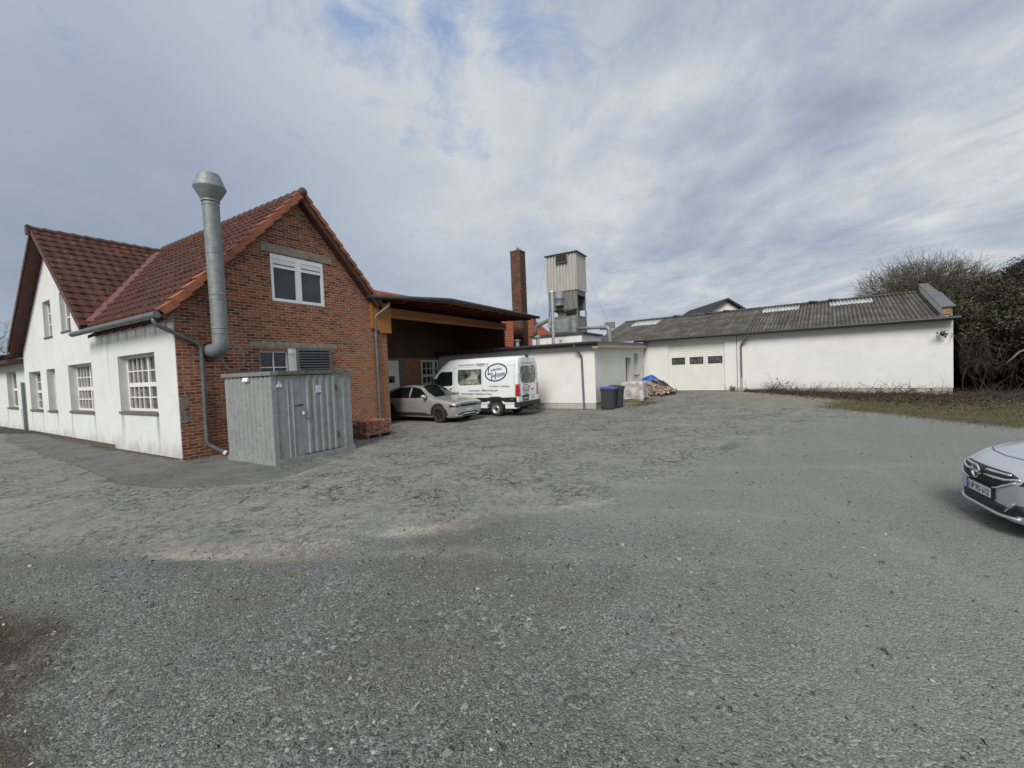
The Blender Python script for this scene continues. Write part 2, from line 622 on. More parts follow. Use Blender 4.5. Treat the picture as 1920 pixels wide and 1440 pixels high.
def tile_mat(name, ca, cb_, moss=(0.10, 0.095, 0.06), lichen=0.6, pw=0.33, pl=0.39):
    m, t, b = new_mat(name)
    uv = t.n('ShaderNodeTexCoord').outputs['UV']          # metres along / down the slope
    cell = t.vmath('FLOOR', t.vmath('DIVIDE', uv, (pw, pl, 1)))
    wn = t.n('ShaderNodeTexWhiteNoise', noise_dimensions='2D')
    t.link(cell, wn.inputs[0])
    c = t.mix(wn.outputs[0], ca, cb_)
    big = t.noise(uv, 0.8, 5, 0.65)
    c = t.mix(t.mapr(big, 0.45, 0.75, 0, 0.65), c, tuple(x * 0.45 for x in ca))
    fine = t.noise(uv, 9, 6, 0.7)
    c = t.mix(t.mapr(fine, 0.5, 0.75, 0, 0.6), c, moss)
    li = t.voro(uv, 4.3, rnd=1.0)
    li2 = t.noise(uv, 30, 3, 0.6)
    c = t.mix(t.math('MULTIPLY', t.mapr(li, 0.17, 0.08), t.mapr(li2, 0.4, 0.6, 0, lichen)), c, (0.46, 0.42, 0.37))
    t.link(c, b.inputs['Base Color'])
    b.inputs['Roughness'].default_value = 0.88
    b.inputs['Specular IOR Level'].default_value = 0.12
    bump(t, b, fine, 0.35, 0.008)
    return m


def corr_mat(name):
    m, t, b = new_mat(name)
    uv = t.n('ShaderNodeTexCoord').outputs['UV']
    n = t.noise(uv, 1.1, 6, 0.65)
    c = t.ramp(n, [(0.28, (0.060, 0.058, 0.054)), (0.5, (0.110, 0.106, 0.098)), (0.7, (0.19, 0.183, 0.168))])
    sp = t.n('ShaderNodeSeparateXYZ')
    t.link(uv, sp.inputs[0])
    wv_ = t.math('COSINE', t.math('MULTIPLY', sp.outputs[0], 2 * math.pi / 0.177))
    # dark trough stripes: shade of the waves put into the colour, along with moss
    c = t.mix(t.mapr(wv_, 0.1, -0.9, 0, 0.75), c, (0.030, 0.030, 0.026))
    seamv = t.math('FRACT', t.math('DIVIDE', sp.outputs[0], 1.05))
    c = t.mix(t.mapr(seamv, 0.05, 0.0, 0, 0.6), c, (0.24, 0.23, 0.21))
    st = t.noise(t.mapping(uv, (5.5, 0.35, 1)), 1.0, 5, 0.6)
    c = t.mix(t.mapr(st, 0.48, 0.72, 0, 0.7), c, (0.030, 0.030, 0.028))
    li = t.noise(uv, 11, 6, 0.72)
    c = t.mix(t.mapr(li, 0.60, 0.72, 0, 0.75), c, (0.34, 0.33, 0.29))
    mo = t.noise(t.mapping(uv, (1, 1, 1), loc=(4, 2, 0)), 2.7, 6, 0.75)
    c = t.mix(t.mapr(mo, 0.60, 0.75, 0, 0.7), c, (0.07, 0.065, 0.025))
    t.link(c, b.inputs['Base Color'])
    b.inputs['Roughness'].default_value = 0.9
    b.inputs['Specular IOR Level'].default_value = 0.2
    bump(t, b, li, 0.4, 0.01)
    return m


def plank_mat(name, col, pitch=0.11, rough=0.6, axis=0):
    m, t, b = new_mat(name)
    uv = t.n('ShaderNodeTexCoord').outputs['UV']
    sep = t.n('ShaderNodeSeparateXYZ')
    t.link(uv, sep.inputs[0])
    a = t.math('DIVIDE', sep.outputs[axis], pitch)
    fr = t.math('FRACT', a)
    gap = t.math('MINIMUM', fr, t.math('SUBTRACT', 1.0, fr))
    wn = t.n('ShaderNodeTexWhiteNoise', noise_dimensions='1D')
    t.link(t.math('FLOOR', a), wn.inputs['W'])
    c = t.mix(wn.outputs[0], tuple(x * 0.78 for x in col), tuple(min(1, x * 1.15) for x in col))
    sc = (14, 0.9, 1) if axis == 0 else (0.9, 14, 1)
    g = t.noise(t.mapping(uv, sc), 1.6, 5, 0.65, 0.8)
    c = t.mix(t.mapr(g, 0.4, 0.7, 0, 0.45), c, tuple(x * 0.5 for x in col))
    c = t.mix(t.mapr(gap, 0.0, 0.06, 0.85, 0.0), c, tuple(x * 0.12 for x in col))
    t.link(c, b.inputs['Base Color'])
    b.inputs['Roughness'].default_value = rough
    bump(t, b, t.mapr(gap, 0.0, 0.08), 0.5, 0.01)
    return m


def galv_mat(name, col=(0.40, 0.43, 0.44), metal=0.55, rough=0.5, stain=(0.16, 0.14, 0.10), st=0.35):
    m, t, b = new_mat(name)
    oc = t.n('ShaderNodeTexCoord').outputs['Object']
    vo = t.voro(oc, 16, out='Color')
    c = t.mix(t.mapr(t.noise(oc, 7, 4, 0.6), 0.3, 0.7), tuple(x * 0.68 for x in col), col)
    sp = t.n('ShaderNodeSeparateColor')
    t.link(vo, sp.inputs[0])
    c = t.mix(t.mapr(sp.outputs[0], 0, 1, 0.0, 0.35), c, tuple(x * 0.62 for x in col))
    sn = t.noise(t.mapping(oc, (6, 6, 0.5)), 1.0, 6, 0.65)
    c = t.mix(t.mapr(sn, 0.55, 0.78, 0, st), c, stain)
    t.link(c, b.inputs['Base Color'])
    b.inputs['Metallic'].default_value = metal
    t.link(t.mapr(t.noise(oc, 22, 4), 0.3, 0.7, rough - 0.1, rough + 0.14), b.inputs['Roughness'])
    bump(t, b, t.noise(oc, 3.0, 3), 0.12, 0.02)
    return m


def glass_mat(name, col=(0.02, 0.025, 0.03), rough=0.06, var=0.5, scale=2.0):
    m, t, b = new_mat(name)
    oc = t.n('ShaderNodeTexCoord').outputs['Object']
    n = t.noise(oc, scale, 4, 0.6)
    c = t.mix(t.mapr(n, 0.35, 0.7), tuple(x * (1 - var) for x in col), tuple(x * (1 + var) for x in col))
    t.link(c, b.inputs['Base Color'])
    b.inputs['Roughness'].default_value = rough
    b.inputs['Specular IOR Level'].default_value = 0.6
    bump(t, b, t.noise(oc, 1.3, 2), 0.04, 0.02)
    return m


MAT = {}
MAT['brick'] = brick_mat('old_brick', (0.065, 0.031, 0.026), (0.255, 0.082, 0.044), (0.42, 0.150, 0.070), (0.44, 0.35, 0.265), bw=0.26, rh=0.088)
MAT['brick_dark'] = brick_mat('chimney_brick', (0.05, 0.028, 0.024), (0.115, 0.048, 0.035), (0.19, 0.078, 0.046), (0.17, 0.13, 0.10), upper=-0.2)
MAT['plaster_l'] = plaster_mat('old_plaster', (0.72, 0.725, 0.705), splash=0.6, streak=0.34, drips=[(1.34, 1.2), (1.42, 1.2), (4.05, 1.2), (3.9, 1.2), (6.5, 1.14), (8.95, 1.14), (10.7, 1.12), (12.7, 1.12), (14.4, 1.12), (4.86, 3.9)])
MAT['plaster_r'] = plaster_mat('cream_plaster', (0.75, 0.745, 0.70), dirtcol=(0.36, 0.35, 0.29), splash=0.25, streak=0.18)
MAT['plaster_w'] = plaster_mat('wing_plaster', (0.735, 0.735, 0.705), dirtcol=(0.40, 0.39, 0.33), splash=0.4, streak=0.28, algae=0.3)
MAT['plinth'] = plaster_mat('plinth_plaster', (0.50, 0.485, 0.44), dirtcol=(0.22, 0.20, 0.16), splash=0.4, streak=0.3)
MAT['dirty_white'] = plaster_mat('dirty_white_cladding', (0.78, 0.78, 0.74), dirtcol=(0.22, 0.21, 0.17), splash=0.1, streak=0.7)
MAT['tile'] = tile_mat('roof_tiles', (0.100, 0.042, 0.031), (0.070, 0.034, 0.027), moss=(0.05, 0.045, 0.035))
MAT['tile_red'] = tile_mat('clay_tiles', (0.34, 0.10, 0.055), (0.24, 0.075, 0.045), lichen=0.2)
MAT['tile_far'] = tile_mat('grey_tiles', (0.06, 0.055, 0.055), (0.045, 0.042, 0.042), lichen=0.1)
MAT['verge'] = M('verge_tiles', (0.31, 0.105, 0.052), 0.75, var=0.35, scale=5, bmp=0.2, dirt=(0.14, 0.06, 0.035))
MAT['valley'] = M('valley_sheet', (0.15, 0.055, 0.046), 0.55, var=0.2, dirt=(0.10, 0.06, 0.05))
MAT['ridge'] = M('ridge_caps', (0.11, 0.055, 0.042), 0.85, var=0.4, scale=7, bmp=0.3, dirt=(0.06, 0.055, 0.05))
MAT['barge'] = M('barge_board', (0.075, 0.028, 0.020), 0.7, var=0.25)
MAT['zinc'] = M('zinc', (0.155, 0.165, 0.17), 0.5, 0.45, var=0.2, scale=3)
MAT['zinc_dark'] = M('dark_gutter', (0.045, 0.047, 0.05), 0.5, 0.3, var=0.2, scale=3)
MAT['galv'] = galv_mat('galvanised_sheet', (0.29, 0.315, 0.315), 0.4, 0.58)
MAT['galv_box'] = galv_mat('galvanised_container', (0.37, 0.395, 0.385), 0.30, 0.6, (0.27, 0.245, 0.16), 0.75)
MAT['bright_pipe'] = galv_mat('bright_steel', (0.72, 0.72, 0.70), 0.75, 0.3, (0.3, 0.3, 0.28), 0.3)
MAT['concrete'] = M('concrete', (0.27, 0.235, 0.19), 0.95, var=0.3, scale=9, bmp=0.5, bscale=50, dirt=(0.15, 0.13, 0.10))
MAT['mortar_patch'] = M('mortar_patch', (0.22, 0.185, 0.155), 0.95, var=0.3, scale=12, bmp=0.6, bscale=40)
MAT['pvc'] = M('white_pvc', (0.80, 0.81, 0.82), 0.35, var=0.05)
MAT['white_wood'] = M('white_painted_wood', (0.78, 0.77, 0.73), 0.5, var=0.12, scale=14, dirt=(0.42, 0.40, 0.35), dscale=7)
MAT['glass'] = glass_mat('window_glass', (0.030, 0.034, 0.040))
MAT['glass_cur_refl'] = glass_mat('curtain_reflection_tint', (0.085, 0.085, 0.082), 0.12, 0.75, 3.5)
MAT['slat'] = M('grey_louvre', (0.15, 0.16, 0.165), 0.5, 0.3, var=0.15)
MAT['black'] = M('black_plastic', (0.016, 0.017, 0.018), 0.55, var=0.25)
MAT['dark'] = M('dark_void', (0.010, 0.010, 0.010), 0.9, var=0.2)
MAT['sill'] = M('stone_sill', (0.13, 0.125, 0.115), 0.85, var=0.25, scale=14, bmp=0.2)
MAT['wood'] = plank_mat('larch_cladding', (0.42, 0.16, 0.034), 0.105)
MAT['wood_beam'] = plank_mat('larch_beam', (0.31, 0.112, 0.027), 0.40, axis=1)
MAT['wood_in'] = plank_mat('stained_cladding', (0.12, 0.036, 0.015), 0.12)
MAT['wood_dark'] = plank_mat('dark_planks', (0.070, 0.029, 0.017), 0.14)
MAT['soffit'] = M('pale_soffit', (0.42, 0.33, 0.22), 0.7, var=0.2, scale=8)
MAT['fascia'] = M('brown_fascia', (0.07, 0.050, 0.040), 0.6, var=0.25)
MAT['bitumen'] = M('bitumen_roofing', (0.06, 0.06, 0.06), 0.95, var=0.4, scale=4, bmp=0.3)
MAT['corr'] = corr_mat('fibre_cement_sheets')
MAT['skylight'] = M('translucent_sheet', (0.40, 0.415, 0.415), 0.6, var=0.5, scale=5, dirt=(0.17, 0.17, 0.155), dscale=3)
MAT['door_w'] = M('sectional_door', (0.79, 0.775, 0.71), 0.45, var=0.06, scale=2)
MAT['door_b'] = M('brown_door', (0.085, 0.045, 0.028), 0.45, var=0.2)
MAT['tower_up'] = M('tower_cladding', (0.40, 0.385, 0.35), 0.65, var=0.10, scale=3, stretch=(4, 4, 0.3), dirt=(0.26, 0.24, 0.21), dscale=2.5)
MAT['tower_lo'] = M('weathered_cladding', (0.17, 0.17, 0.155), 0.8, var=0.55, scale=3, stretch=(5, 5, 0.4), dirt=(0.055, 0.055, 0.048), dscale=3)
MAT['tower_pan'] = M('filter_panel', (0.22, 0.245, 0.25), 0.6, 0.2, var=0.35, scale=3)
MAT['rust'] = M('rusty_steel', (0.16, 0.07, 0.04), 0.85, var=0.5, scale=9)
MAT['rubber'] = M('rubber', (0.022, 0.022, 0.022), 0.85, var=0.3, scale=30)
MAT['wheel_dark'] = M('dark_alloy', (0.05, 0.05, 0.052), 0.4, 0.5, var=0.2)
MAT['wheel_sil'] = M('steel_wheel', (0.42, 0.42, 0.43), 0.4, 0.6, var=0.15)
MAT['chrome'] = M('chrome', (0.75, 0.76, 0.78), 0.12, 1.0, var=0.04)
MAT['car_glass'] = glass_mat('car_glass', (0.010, 0.012, 0.013), 0.03)
MAT['red_lamp'] = M('red_lamp', (0.42, 0.012, 0.014), 0.15, var=0.35, scale=7, coat=0.8)
MAT['amber'] = M('amber_lamp', (0.5, 0.13, 0.02), 0.3, var=0.2)
MAT['lamp'] = M('head_lamp', (0.10, 0.105, 0.11), 0.1, 0.3, var=0.5, scale=12, coat=1.0)
MAT['plate'] = M('plate_white', (0.70, 0.71, 0.72), 0.4, var=0.05)
MAT['blue'] = M('plate_blue', (0.03, 0.08, 0.40), 0.4, var=0.1)
MAT['navy'] = M('navy_print', (0.020, 0.022, 0.16), 0.4, var=0.1)
MAT['ring'] = M('ring_print', (0.016, 0.017, 0.045), 0.4, var=0.1)
MAT['ink'] = M('dark_print', (0.035, 0.037, 0.055), 0.45, var=0.1)
MAT['blue_lid'] = M('blue_lid', (0.085, 0.11, 0.36), 0.5, var=0.15)
MAT['bin'] = M('grey_bin', (0.035, 0.037, 0.04), 0.55, var=0.2, scale=5)
MAT['pallet'] = M('pallet_wood', (0.17, 0.12, 0.08), 0.9, var=0.35, scale=8, stretch=(1, 5, 5))
MAT['loose'] = M('loose_brick', (0.30, 0.125, 0.082), 0.95, var=0.4, scale=9, bmp=0.6, bscale=40, dirt=(0.36, 0.27, 0.21), dscale=6)
_t = NT(MAT['loose'].node_tree)
_b = MAT['loose'].node_tree.nodes['Principled BSDF']
_src = _b.inputs['Base Color'].links[0].from_socket
_oi = _t.n('ShaderNodeObjectInfo').outputs['Random']
_t.link(_t.mix(0.55, _src, _t.ramp(_oi, [(0, (0.15, 0.06, 0.045)), (0.4, (0.32, 0.13, 0.08)), (0.75, (0.40, 0.21, 0.15)), (1, (0.45, 0.33, 0.26))])), _b.inputs['Base Color'])
MAT['tarp_blue'] = M('blue_tarp', (0.02, 0.085, 0.36), 0.45, var=0.25, scale=4)
MAT['tarp_green'] = M('green_tarp', (0.016, 0.022, 0.017), 0.55, var=0.5, scale=6)
MAT['white_lamp'] = M('white_lamp_case', (0.82, 0.82, 0.80), 0.4, var=0.05)


def paint(name, col, metal=0.0, rough=0.3, flake=0.0):
    m, t, b = new_mat(name)
    oc = t.n('ShaderNodeTexCoord').outputs['Object']
    n = t.noise(oc, 1.6, 4, 0.6)
    c = t.mix(t.mapr(n, 0.3, 0.7), tuple(x * 0.94 for x in col), col)
    du = t.noise(oc, 7, 5, 0.65)
    c = t.mix(t.mapr(du, 0.5, 0.8, 0, 0.12), c, (0.30, 0.28, 0.25))
    t.link(c, b.inputs['Base Color'])
    b.inputs['Metallic'].default_value = metal
    t.link(t.mapr(du, 0.3, 0.7, rough - 0.04, rough + 0.08), b.inputs['Roughness'])
    b.inputs['Coat Weight'].default_value = 0.6
    b.inputs['Coat Roughness'].default_value = 0.06
    bump(t, b, t.noise(oc, 0.8, 2), 0.03, 0.03)
    return m


MAT['van_paint'] = paint('white_paint', (0.76, 0.77, 0.785))
MAT['matt_silver'] = paint('matt_silver_paint', (0.52, 0.52, 0.50), 0.65, 0.40)
MAT['silver'] = paint('silver_paint', (0.62, 0.64, 0.67), 0.6, 0.33)

# ------------------------------------------------------------------ ground
def axis_pts(segs):
    out = []
    for a, b, st in segs:
        out.append(np.arange(a, b - 1e-6, st))
    out.append(np.array([segs[-1][1]]))
    return np.concatenate(out)


gx = axis_pts([(-600, -100, 50), (-100, -30, 7), (-30, -12, 0.5), (-12, 10, 0.1), (10, 24, 0.25), (24, 40, 1.0), (40, 110, 7), (110, 600, 49)])
gy = axis_pts([(-200, -20, 20), (-20, -2, 2), (-2, 1, 0.3), (1, 9, 0.08), (9, 14, 0.15), (14, 30, 0.3), (30, 60, 2), (60, 200, 10), (200, 900, 50)])
GX, GY = np.meshgrid(gx, gy)
GZ = H(GX, GY)


def lowfreq(x, y, s, seed=0):
    r = np.random.default_rng(seed)
    o = np.zeros_like(x)
    for i in range(7):
        a = r.uniform(0, 2 * np.pi)
        f = s * r.uniform(0.6, 1.9)
        o += np.sin(f * (x * np.cos(a) + y * np.sin(a)) + r.uniform(0, 6.28))
    return o / 7 * 1.6


def in_poly(x, y, poly, soft):
    """signed distance style soft mask of a polygon"""
    n = len(poly)
    inside = np.zeros(x.shape, bool)
    dist = np.full(x.shape, 1e9)
    for i in range(n):
        x0, y0 = poly[i]
        x1, y1 = poly[(i + 1) % n]
        c = ((y0 > y) != (y1 > y)) & (x < (x1 - x0) * (y - y0) / (y1 - y0 + 1e-12) + x0)
        inside ^= c
        dx, dy = x1 - x0, y1 - y0
        t = np.clip(((x - x0) * dx + (y - y0) * dy) / (dx * dx + dy * dy), 0, 1)
        dist = np.minimum(dist, np.hypot(x - x0 - t * dx, y - y0 - t * dy))
    sd = np.where(inside, dist, -dist)
    return sstep(-soft, soft, sd)


def blob(x, y, cx, cy, rx, ry, rot=0.0):
    c, s = math.cos(rot), math.sin(rot)
    dx, dy = x - cx, y - cy
    return np.exp(-(((dx * c + dy * s) / rx) ** 2 + ((-dx * s + dy * c) / ry) ** 2))


GB_X = [-30, -14, -9, -6.85, -4.2, -2.94, -1.92, -0.82, 0.25, 1.55, 3.2, 4.65, 5.9, 8.5, 12, 20]
GB_Y = [9, 8.0, 6.2, 5.60, 5.25, 5.0, 5.35, 5.65, 6.25, 6.8, 8.0, 9.6, 10.6, 12.5, 14.5, 16]


def masks(x, y):
    wob = lowfreq(x, y, 2.3, 3) * 0.16 + lowfreq(x, y, 6.0, 4) * 0.07
    edge = np.interp(x, GB_X, GB_Y)
    wd = np.interp(x, [-4, 0, 3, 8], [0.5, 0.7, 1.7, 2.6])
    gravel = sstep(-1.0, 1.0, (edge + wob - y) / wd)
    dark = in_poly(x, y, [(-40, 34), (-19.6, 16.4), (-12.4, 11.8), (-8.46, 9.0), (-7.1, 8.45), (-6.1, 8.5), (-5.2, 8.62), (-4.75, 9.4),
                          (-4.4, 11.6), (-6, 14), (-12, 20), (-30, 40)], 0.16)
    dark = np.maximum(dark, 0.55 * blob(x, y, 5.2, 10.2, 1.1, 0.35, 0.85))
    dark = np.maximum(dark, 0.35 * blob(x, y, -2.3, 9.0, 0.7, 0.3))
    # asphalt drive up to the sectional door
    dark = np.maximum(dark, 0.35 * in_poly(x, y, [(4.0, 17.5), (9.4, 18.0), (14.0, 24.5), (11.0, 27.5), (9.0, 25.5)], 0.6))
    sand = np.zeros_like(x)
    for b in ((-1.5, 5.62, 0.85, 0.24, 0.25, 0.72), (1.0, 6.42, 0.95, 0.26, 0.25, 0.58), (-3.9, 5.14, 1.0, 0.13, -0.1, 0.7),
              (-2.4, 5.3, 0.6, 0.16, 0.1, 0.55), (0.2, 6.1, 1.1, 0.2, 0.3, 0.4), (2.6, 7.6, 1.3, 0.25, 0.6, 0.45), (-2.6, 14.6, 1.8, 0.9, 0.4, 0.45),
              (0.4, 7.6, 1.6, 0.5, 0.5, 0.3), (-4.9, 5.6, 1.3, 0.16, 0, 0.4), (2.2, 5.0, 1.0, 0.4, 0.2, 0.25), (-3.6, 12.6, 1.0, 0.5, 0.5, 0.4)):
        sand = np.maximum(sand, b[5] * blob(x, y, *b[:5]))
    # olive soil in front of the wing
    soil = in_poly(x, y, [(9.8, 19.5), (12.2, 16.6), (13.6, 13.6), (30, 8), (40, 20), (21, 21), (14, 26.5), (13.2, 25.2)], 0.8)
    for b in ((-4.8, 5.3, 2.2, 0.17, 0.02, 0.45), (-2.9, 4.98, 0.8, 0.16, 0.0, 0.9), (-0.8, 5.75, 0.9, 0.14, 0.25, 0.6), (-8.5, 6.6, 2.2, 0.2, -0.25, 0.45)):
        soil = np.maximum(soil, b[5] * blob(x, y, *b[:5]))
    moss = np.maximum(sstep(25.5, 29, y) * sstep(16, 20, x), in_poly(x, y, [(12.2, 17.2), (12.9, 14.5), (13.1, 11.3), (16, 8), (40, 2), (60, 25), (24, 27), (13.5, 26.5), (15.2, 22.3), (14.5, 19)], 0.9))
    wl = lowfreq(x, y, 1.7, 9) * 0.3
    moss = np.maximum(moss, 1.1 * sstep(-0.8, 0.9, (-3.6 - x) * 0.617 + (3.1 - y) * 0.787 + 0.10 + wl * 0.8) * sstep(4.9, 3.6, y))
    moss = np.maximum(moss, 0.45 * blob(x, y, 2.0, 2.5, 0.8, 0.16, -0.6))
    moss = np.maximum(moss, 0.35 * blob(x, y, 0.75, 2.9, 0.7, 0.25, 0.1))
    moss = np.maximum(moss, 0.35 * blob(x, y, -1.9, 3.4, 0.8, 0.25, 0.3))
    moss = np.maximum(moss, 0.9 * blob(x, y, 6.6, 21.3, 1.6, 0.6, 0.9))
    moss = np.maximum(moss, 0.8 * in_poly(x, y, [(-30, 20), (-19, 17.6), (-24, 24), (-40, 34)], 0.5))
    track = np.zeros_like(x)
    for cx, cy, r0, wd_ in ((16.0, -3.5, 13.6, 0.16), (16.0, -3.5, 12.1, 0.16), (-3.0, -16.0, 21.0, 0.18), (-3.0, -16.0, 22.5, 0.18), (9.0, 30.0, 22.2, 0.2), (9.0, 30.0, 23.7, 0.2), (22, 2, 16.5, 0.17), (22, 2, 18.0, 0.17)):
        d_ = np.abs(np.hypot(x - cx, y - cy) - r0 + 0.1 * lowfreq(x, y, 1.2, 17))
        track = np.maximum(track, np.exp(-(d_ / wd_) ** 2) * np.clip(0.6 + lowfreq(x, y, 0.8, int(r0)), 0, 1))
    fine = sstep(-1.0, 3.0, x + 0.25 * (y - 4) + lowfreq(x, y, 0.9, 31) * 1.2)
    return gravel, dark, sand, soil, moss, fine, track


gmask = masks(GX, GY)
nx_, ny_ = len(gx), len(gy)
V = np.stack([GX.ravel(), GY.ravel(), GZ.ravel()], 1)
ii = (np.arange(ny_ - 1)[:, None] * nx_ + np.arange(nx_ - 1)[None]).ravel()
F = np.stack([ii, ii + 1, ii + nx_ + 1, ii + nx_], 1)


def ground_mat():
    m, t, b = new_mat('yard_ground')
    oc = t.n('ShaderNodeTexCoord').outputs['Object']

    def at(nm):
        nd = t.n('ShaderNodeAttribute', attribute_name=nm)
        return nd.outputs['Fac']
    big = t.noise(oc, 0.45, 5, 0.6)
    med = t.noise(oc, 2.2, 6, 0.65)
    fin = t.noise(oc, 26, 4, 0.7)
    fin2 = t.noise(oc, 85, 3, 0.7)
    # old asphalt, worn pale
    asp = t.mix(t.mapr(big, 0.3, 0.7), (0.195, 0.197, 0.182), (0.282, 0.281, 0.257))
    asp = t.mix(t.mapr(med, 0.42, 0.72, 0, 0.6), asp, (0.38, 0.37, 0.33))
    asp = t.mix(t.mapr(med, 0.46, 0.28, 0, 0.6), asp, (0.125, 0.125, 0.118))
    mot = t.noise(oc, 7.5, 6, 0.75)
    asp = t.mix(t.mapr(mot, 0.52, 0.36, 0, 0.72), asp, (0.095, 0.096, 0.090))
    asp = t.mix(t.mapr(fin, 0.40, 0.60, 0.50, 0.0), asp, (0.07, 0.07, 0.067))
    asp = t.mix(t.mapr(fin2, 0.55, 0.72, 0, 0.5), asp, (0.36, 0.35, 0.32))
    wv = t.vmath('MULTIPLY', t.vmath('SUBTRACT', t.noise(oc, 3.0, 4, 0.65, out=1), (0.5, 0.5, 0.5)), (0.5, 0.5, 0))
    cv = t.vmath('ADD', oc, wv)
    cr = t.voro(cv, 0.75, 'DISTANCE_TO_EDGE')
    wv2 = t.vmath('MULTIPLY', t.vmath('SUBTRACT', t.noise(oc, 9.0, 3, 0.65, out=1), (0.5, 0.5, 0.5)), (0.16, 0.16, 0))
    cr2 = t.voro(t.vmath('ADD', cv, wv2), 4.6, 'DISTANCE_TO_EDGE')
    ck = t.math('MULTIPLY', t.mapr(cr, 0.011, 0.003), t.mapr(t.noise(oc, 1.3, 4, 0.65), 0.50, 0.62))
    al = t.math('MULTIPLY', t.mapr(cr2, 0.06, 0.012), t.mapr(t.noise(oc, 0.8, 5, 0.7), 0.42, 0.60))
    crk = t.math('MAXIMUM', t.math('MULTIPLY', ck, 0.95), t.math('MULTIPLY', al, 1.0))
    asp = t.mix(t.math('MULTIPLY', crk, 0.92), asp, (0.026, 0.026, 0.024))
    # younger, darker asphalt next to the house
    drk = t.mix(t.mapr(t.noise(oc, 1.4, 6, 0.7), 0.32, 0.68), (0.082, 0.084, 0.083), (0.165, 0.165, 0.158))
    drk = t.mix(t.mapr(fin, 0.35, 0.65, 0.3, 0.0), drk, (0.04, 0.04, 0.04))
    drk = t.mix(t.math('MULTIPLY', ck, 0.6), drk, (0.025, 0.025, 0.025))
    dke = t.math('ADD', at('dark'), t.math('MULTIPLY', t.math('SUBTRACT', t.noise(oc, 6.0, 6, 0.75), 0.5), 0.8))
    c = t.mix(t.mapr(dke, 0.30, 0.70, 0, 0.66), asp, drk)
    # seam: broken edge of the newer layer
    da = at('dark')
    seam = t.math('MULTIPLY', t.mapr(t.math('ABSOLUTE', t.math('SUBTRACT', dke, 0.5)), 0.10, 0.02), t.mapr(med, 0.35, 0.5))
    c = t.mix(t.math('MULTIPLY', seam, 0.75), c, (0.028, 0.028, 0.026))
    # crushed stone
    v1 = t.voro(oc, 34, out='Color')
    v2 = t.voro(oc, 75, out='Color')
    s1, s2 = t.n('ShaderNodeSeparateColor'), t.n('ShaderNodeSeparateColor')
    t.link(v1, s1.inputs[0])
    t.link(v2, s2.inputs[0])
    d1 = t.voro(oc, 34)
    d2 = t.voro(oc, 75)
    g1 = t.ramp(s1.outputs[0], [(0, (0.086, 0.090, 0.086)), (0.45, (0.150, 0.157, 0.151)), (0.85, (0.225, 0.231, 0.221)), (1.0, (0.42, 0.42, 0.395))])
    g2 = t.ramp(s2.outputs[1], [(0, (0.080, 0.084, 0.079)), (0.55, (0.158, 0.165, 0.156)), (0.88, (0.25, 0.254, 0.238)), (1.0, (0.46, 0.46, 0.43))])
    gm = t.mapr(t.noise(oc, 1.1, 5, 0.6), 0.42, 0.60)
    gr = t.mix(gm, g2, g1)
    olv = t.noise(t.mapping(oc, (1, 1, 1), loc=(3.3, 1.2, 0)), 0.55, 6, 0.7)
    gr = t.mix(t.mapr(olv, 0.44, 0.62, 0, 0.62), gr, t.mix(fin2, (0.070, 0.062, 0.045), (0.185, 0.172, 0.135)))
    gr = t.mix(t.mapr(olv, 0.46, 0.30, 0, 0.35), gr, (0.160, 0.180, 0.192))
    gr = t.mix(t.mapr(big, 0.5, 0.75, 0, 0.4), gr, (0.175, 0.172, 0.16))
    gr = t.mix(t.mapr(big, 0.46, 0.28, 0, 0.35), gr, (0.085, 0.087, 0.087))
    gr = t.mix(t.mapr(d2, 0.5, 0.8, 0, 0.6), gr, (0.035, 0.035, 0.034))
    grf = t.mix(t.mapr(fin2, 0.35, 0.65), (0.158, 0.164, 0.152), (0.305, 0.308, 0.283))
    grf = t.mix(0.45, grf, g2)
    grf = t.mix(t.mapr(med, 0.45, 0.7, 0, 0.4), grf, (0.25, 0.245, 0.22))
    gr = t.mix(t.mapr(t.math('ADD', at('fine'), t.math('MULTIPLY', t.math('SUBTRACT', t.noise(oc, 1.7, 5, 0.7), 0.5), 0.9)), 0.25, 0.8, 0, 0.85), gr, grf)
    edge = t.math('ADD', at('gravel'), t.math('MULTIPLY', t.math('SUBTRACT', t.noise(oc, 4.5, 7, 0.8), 0.5), 1.8))
    gf = t.mapr(edge, 0.2, 0.8)
    c = t.mix(gf, c, gr)
    tr = t.math('MULTIPLY', at('track'), t.mapr(t.noise(oc, 3.5, 5, 0.7), 0.36, 0.58, 0, 0.75))
    c = t.mix(tr, c, t.mix(t.mapr(fin2, 0.35, 0.65), (0.18, 0.175, 0.16), (0.33, 0.32, 0.29)))
    # washed sand and mud
    sa = t.math('ADD', at('sand'), t.math('MULTIPLY', t.math('SUBTRACT', t.noise(oc, 6.5, 8, 0.8), 0.5), 1.7))
    sf = t.math('MULTIPLY', t.mapr(sa, 0.38, 0.75, 0, 0.8), t.mapr(at('sand'), 0.02, 0.15))
    c = t.mix(sf, c, t.mix(t.mapr(fin, 0.3, 0.65), (0.26, 0.245, 0.21), (0.42, 0.40, 0.34)))
    # bare soil and moss
    so_ = t.math('MULTIPLY', at('soil'), t.mapr(med, 0.3, 0.6, 0.35, 0.9))
    c = t.mix(so_, c, t.mix(t.mapr(fin, 0.35, 0.65), (0.15, 0.138, 0.10), (0.26, 0.24, 0.185)))
    mo = t.math('ADD', at('moss'), t.math('MULTIPLY', t.math('SUBTRACT', t.noise(oc, 3.2, 7, 0.75), 0.5), 1.2))
    mf = t.math('MULTIPLY', t.mapr(mo, 0.4, 0.85, 0, 0.9), t.mapr(at('moss'), 0.03, 0.15))
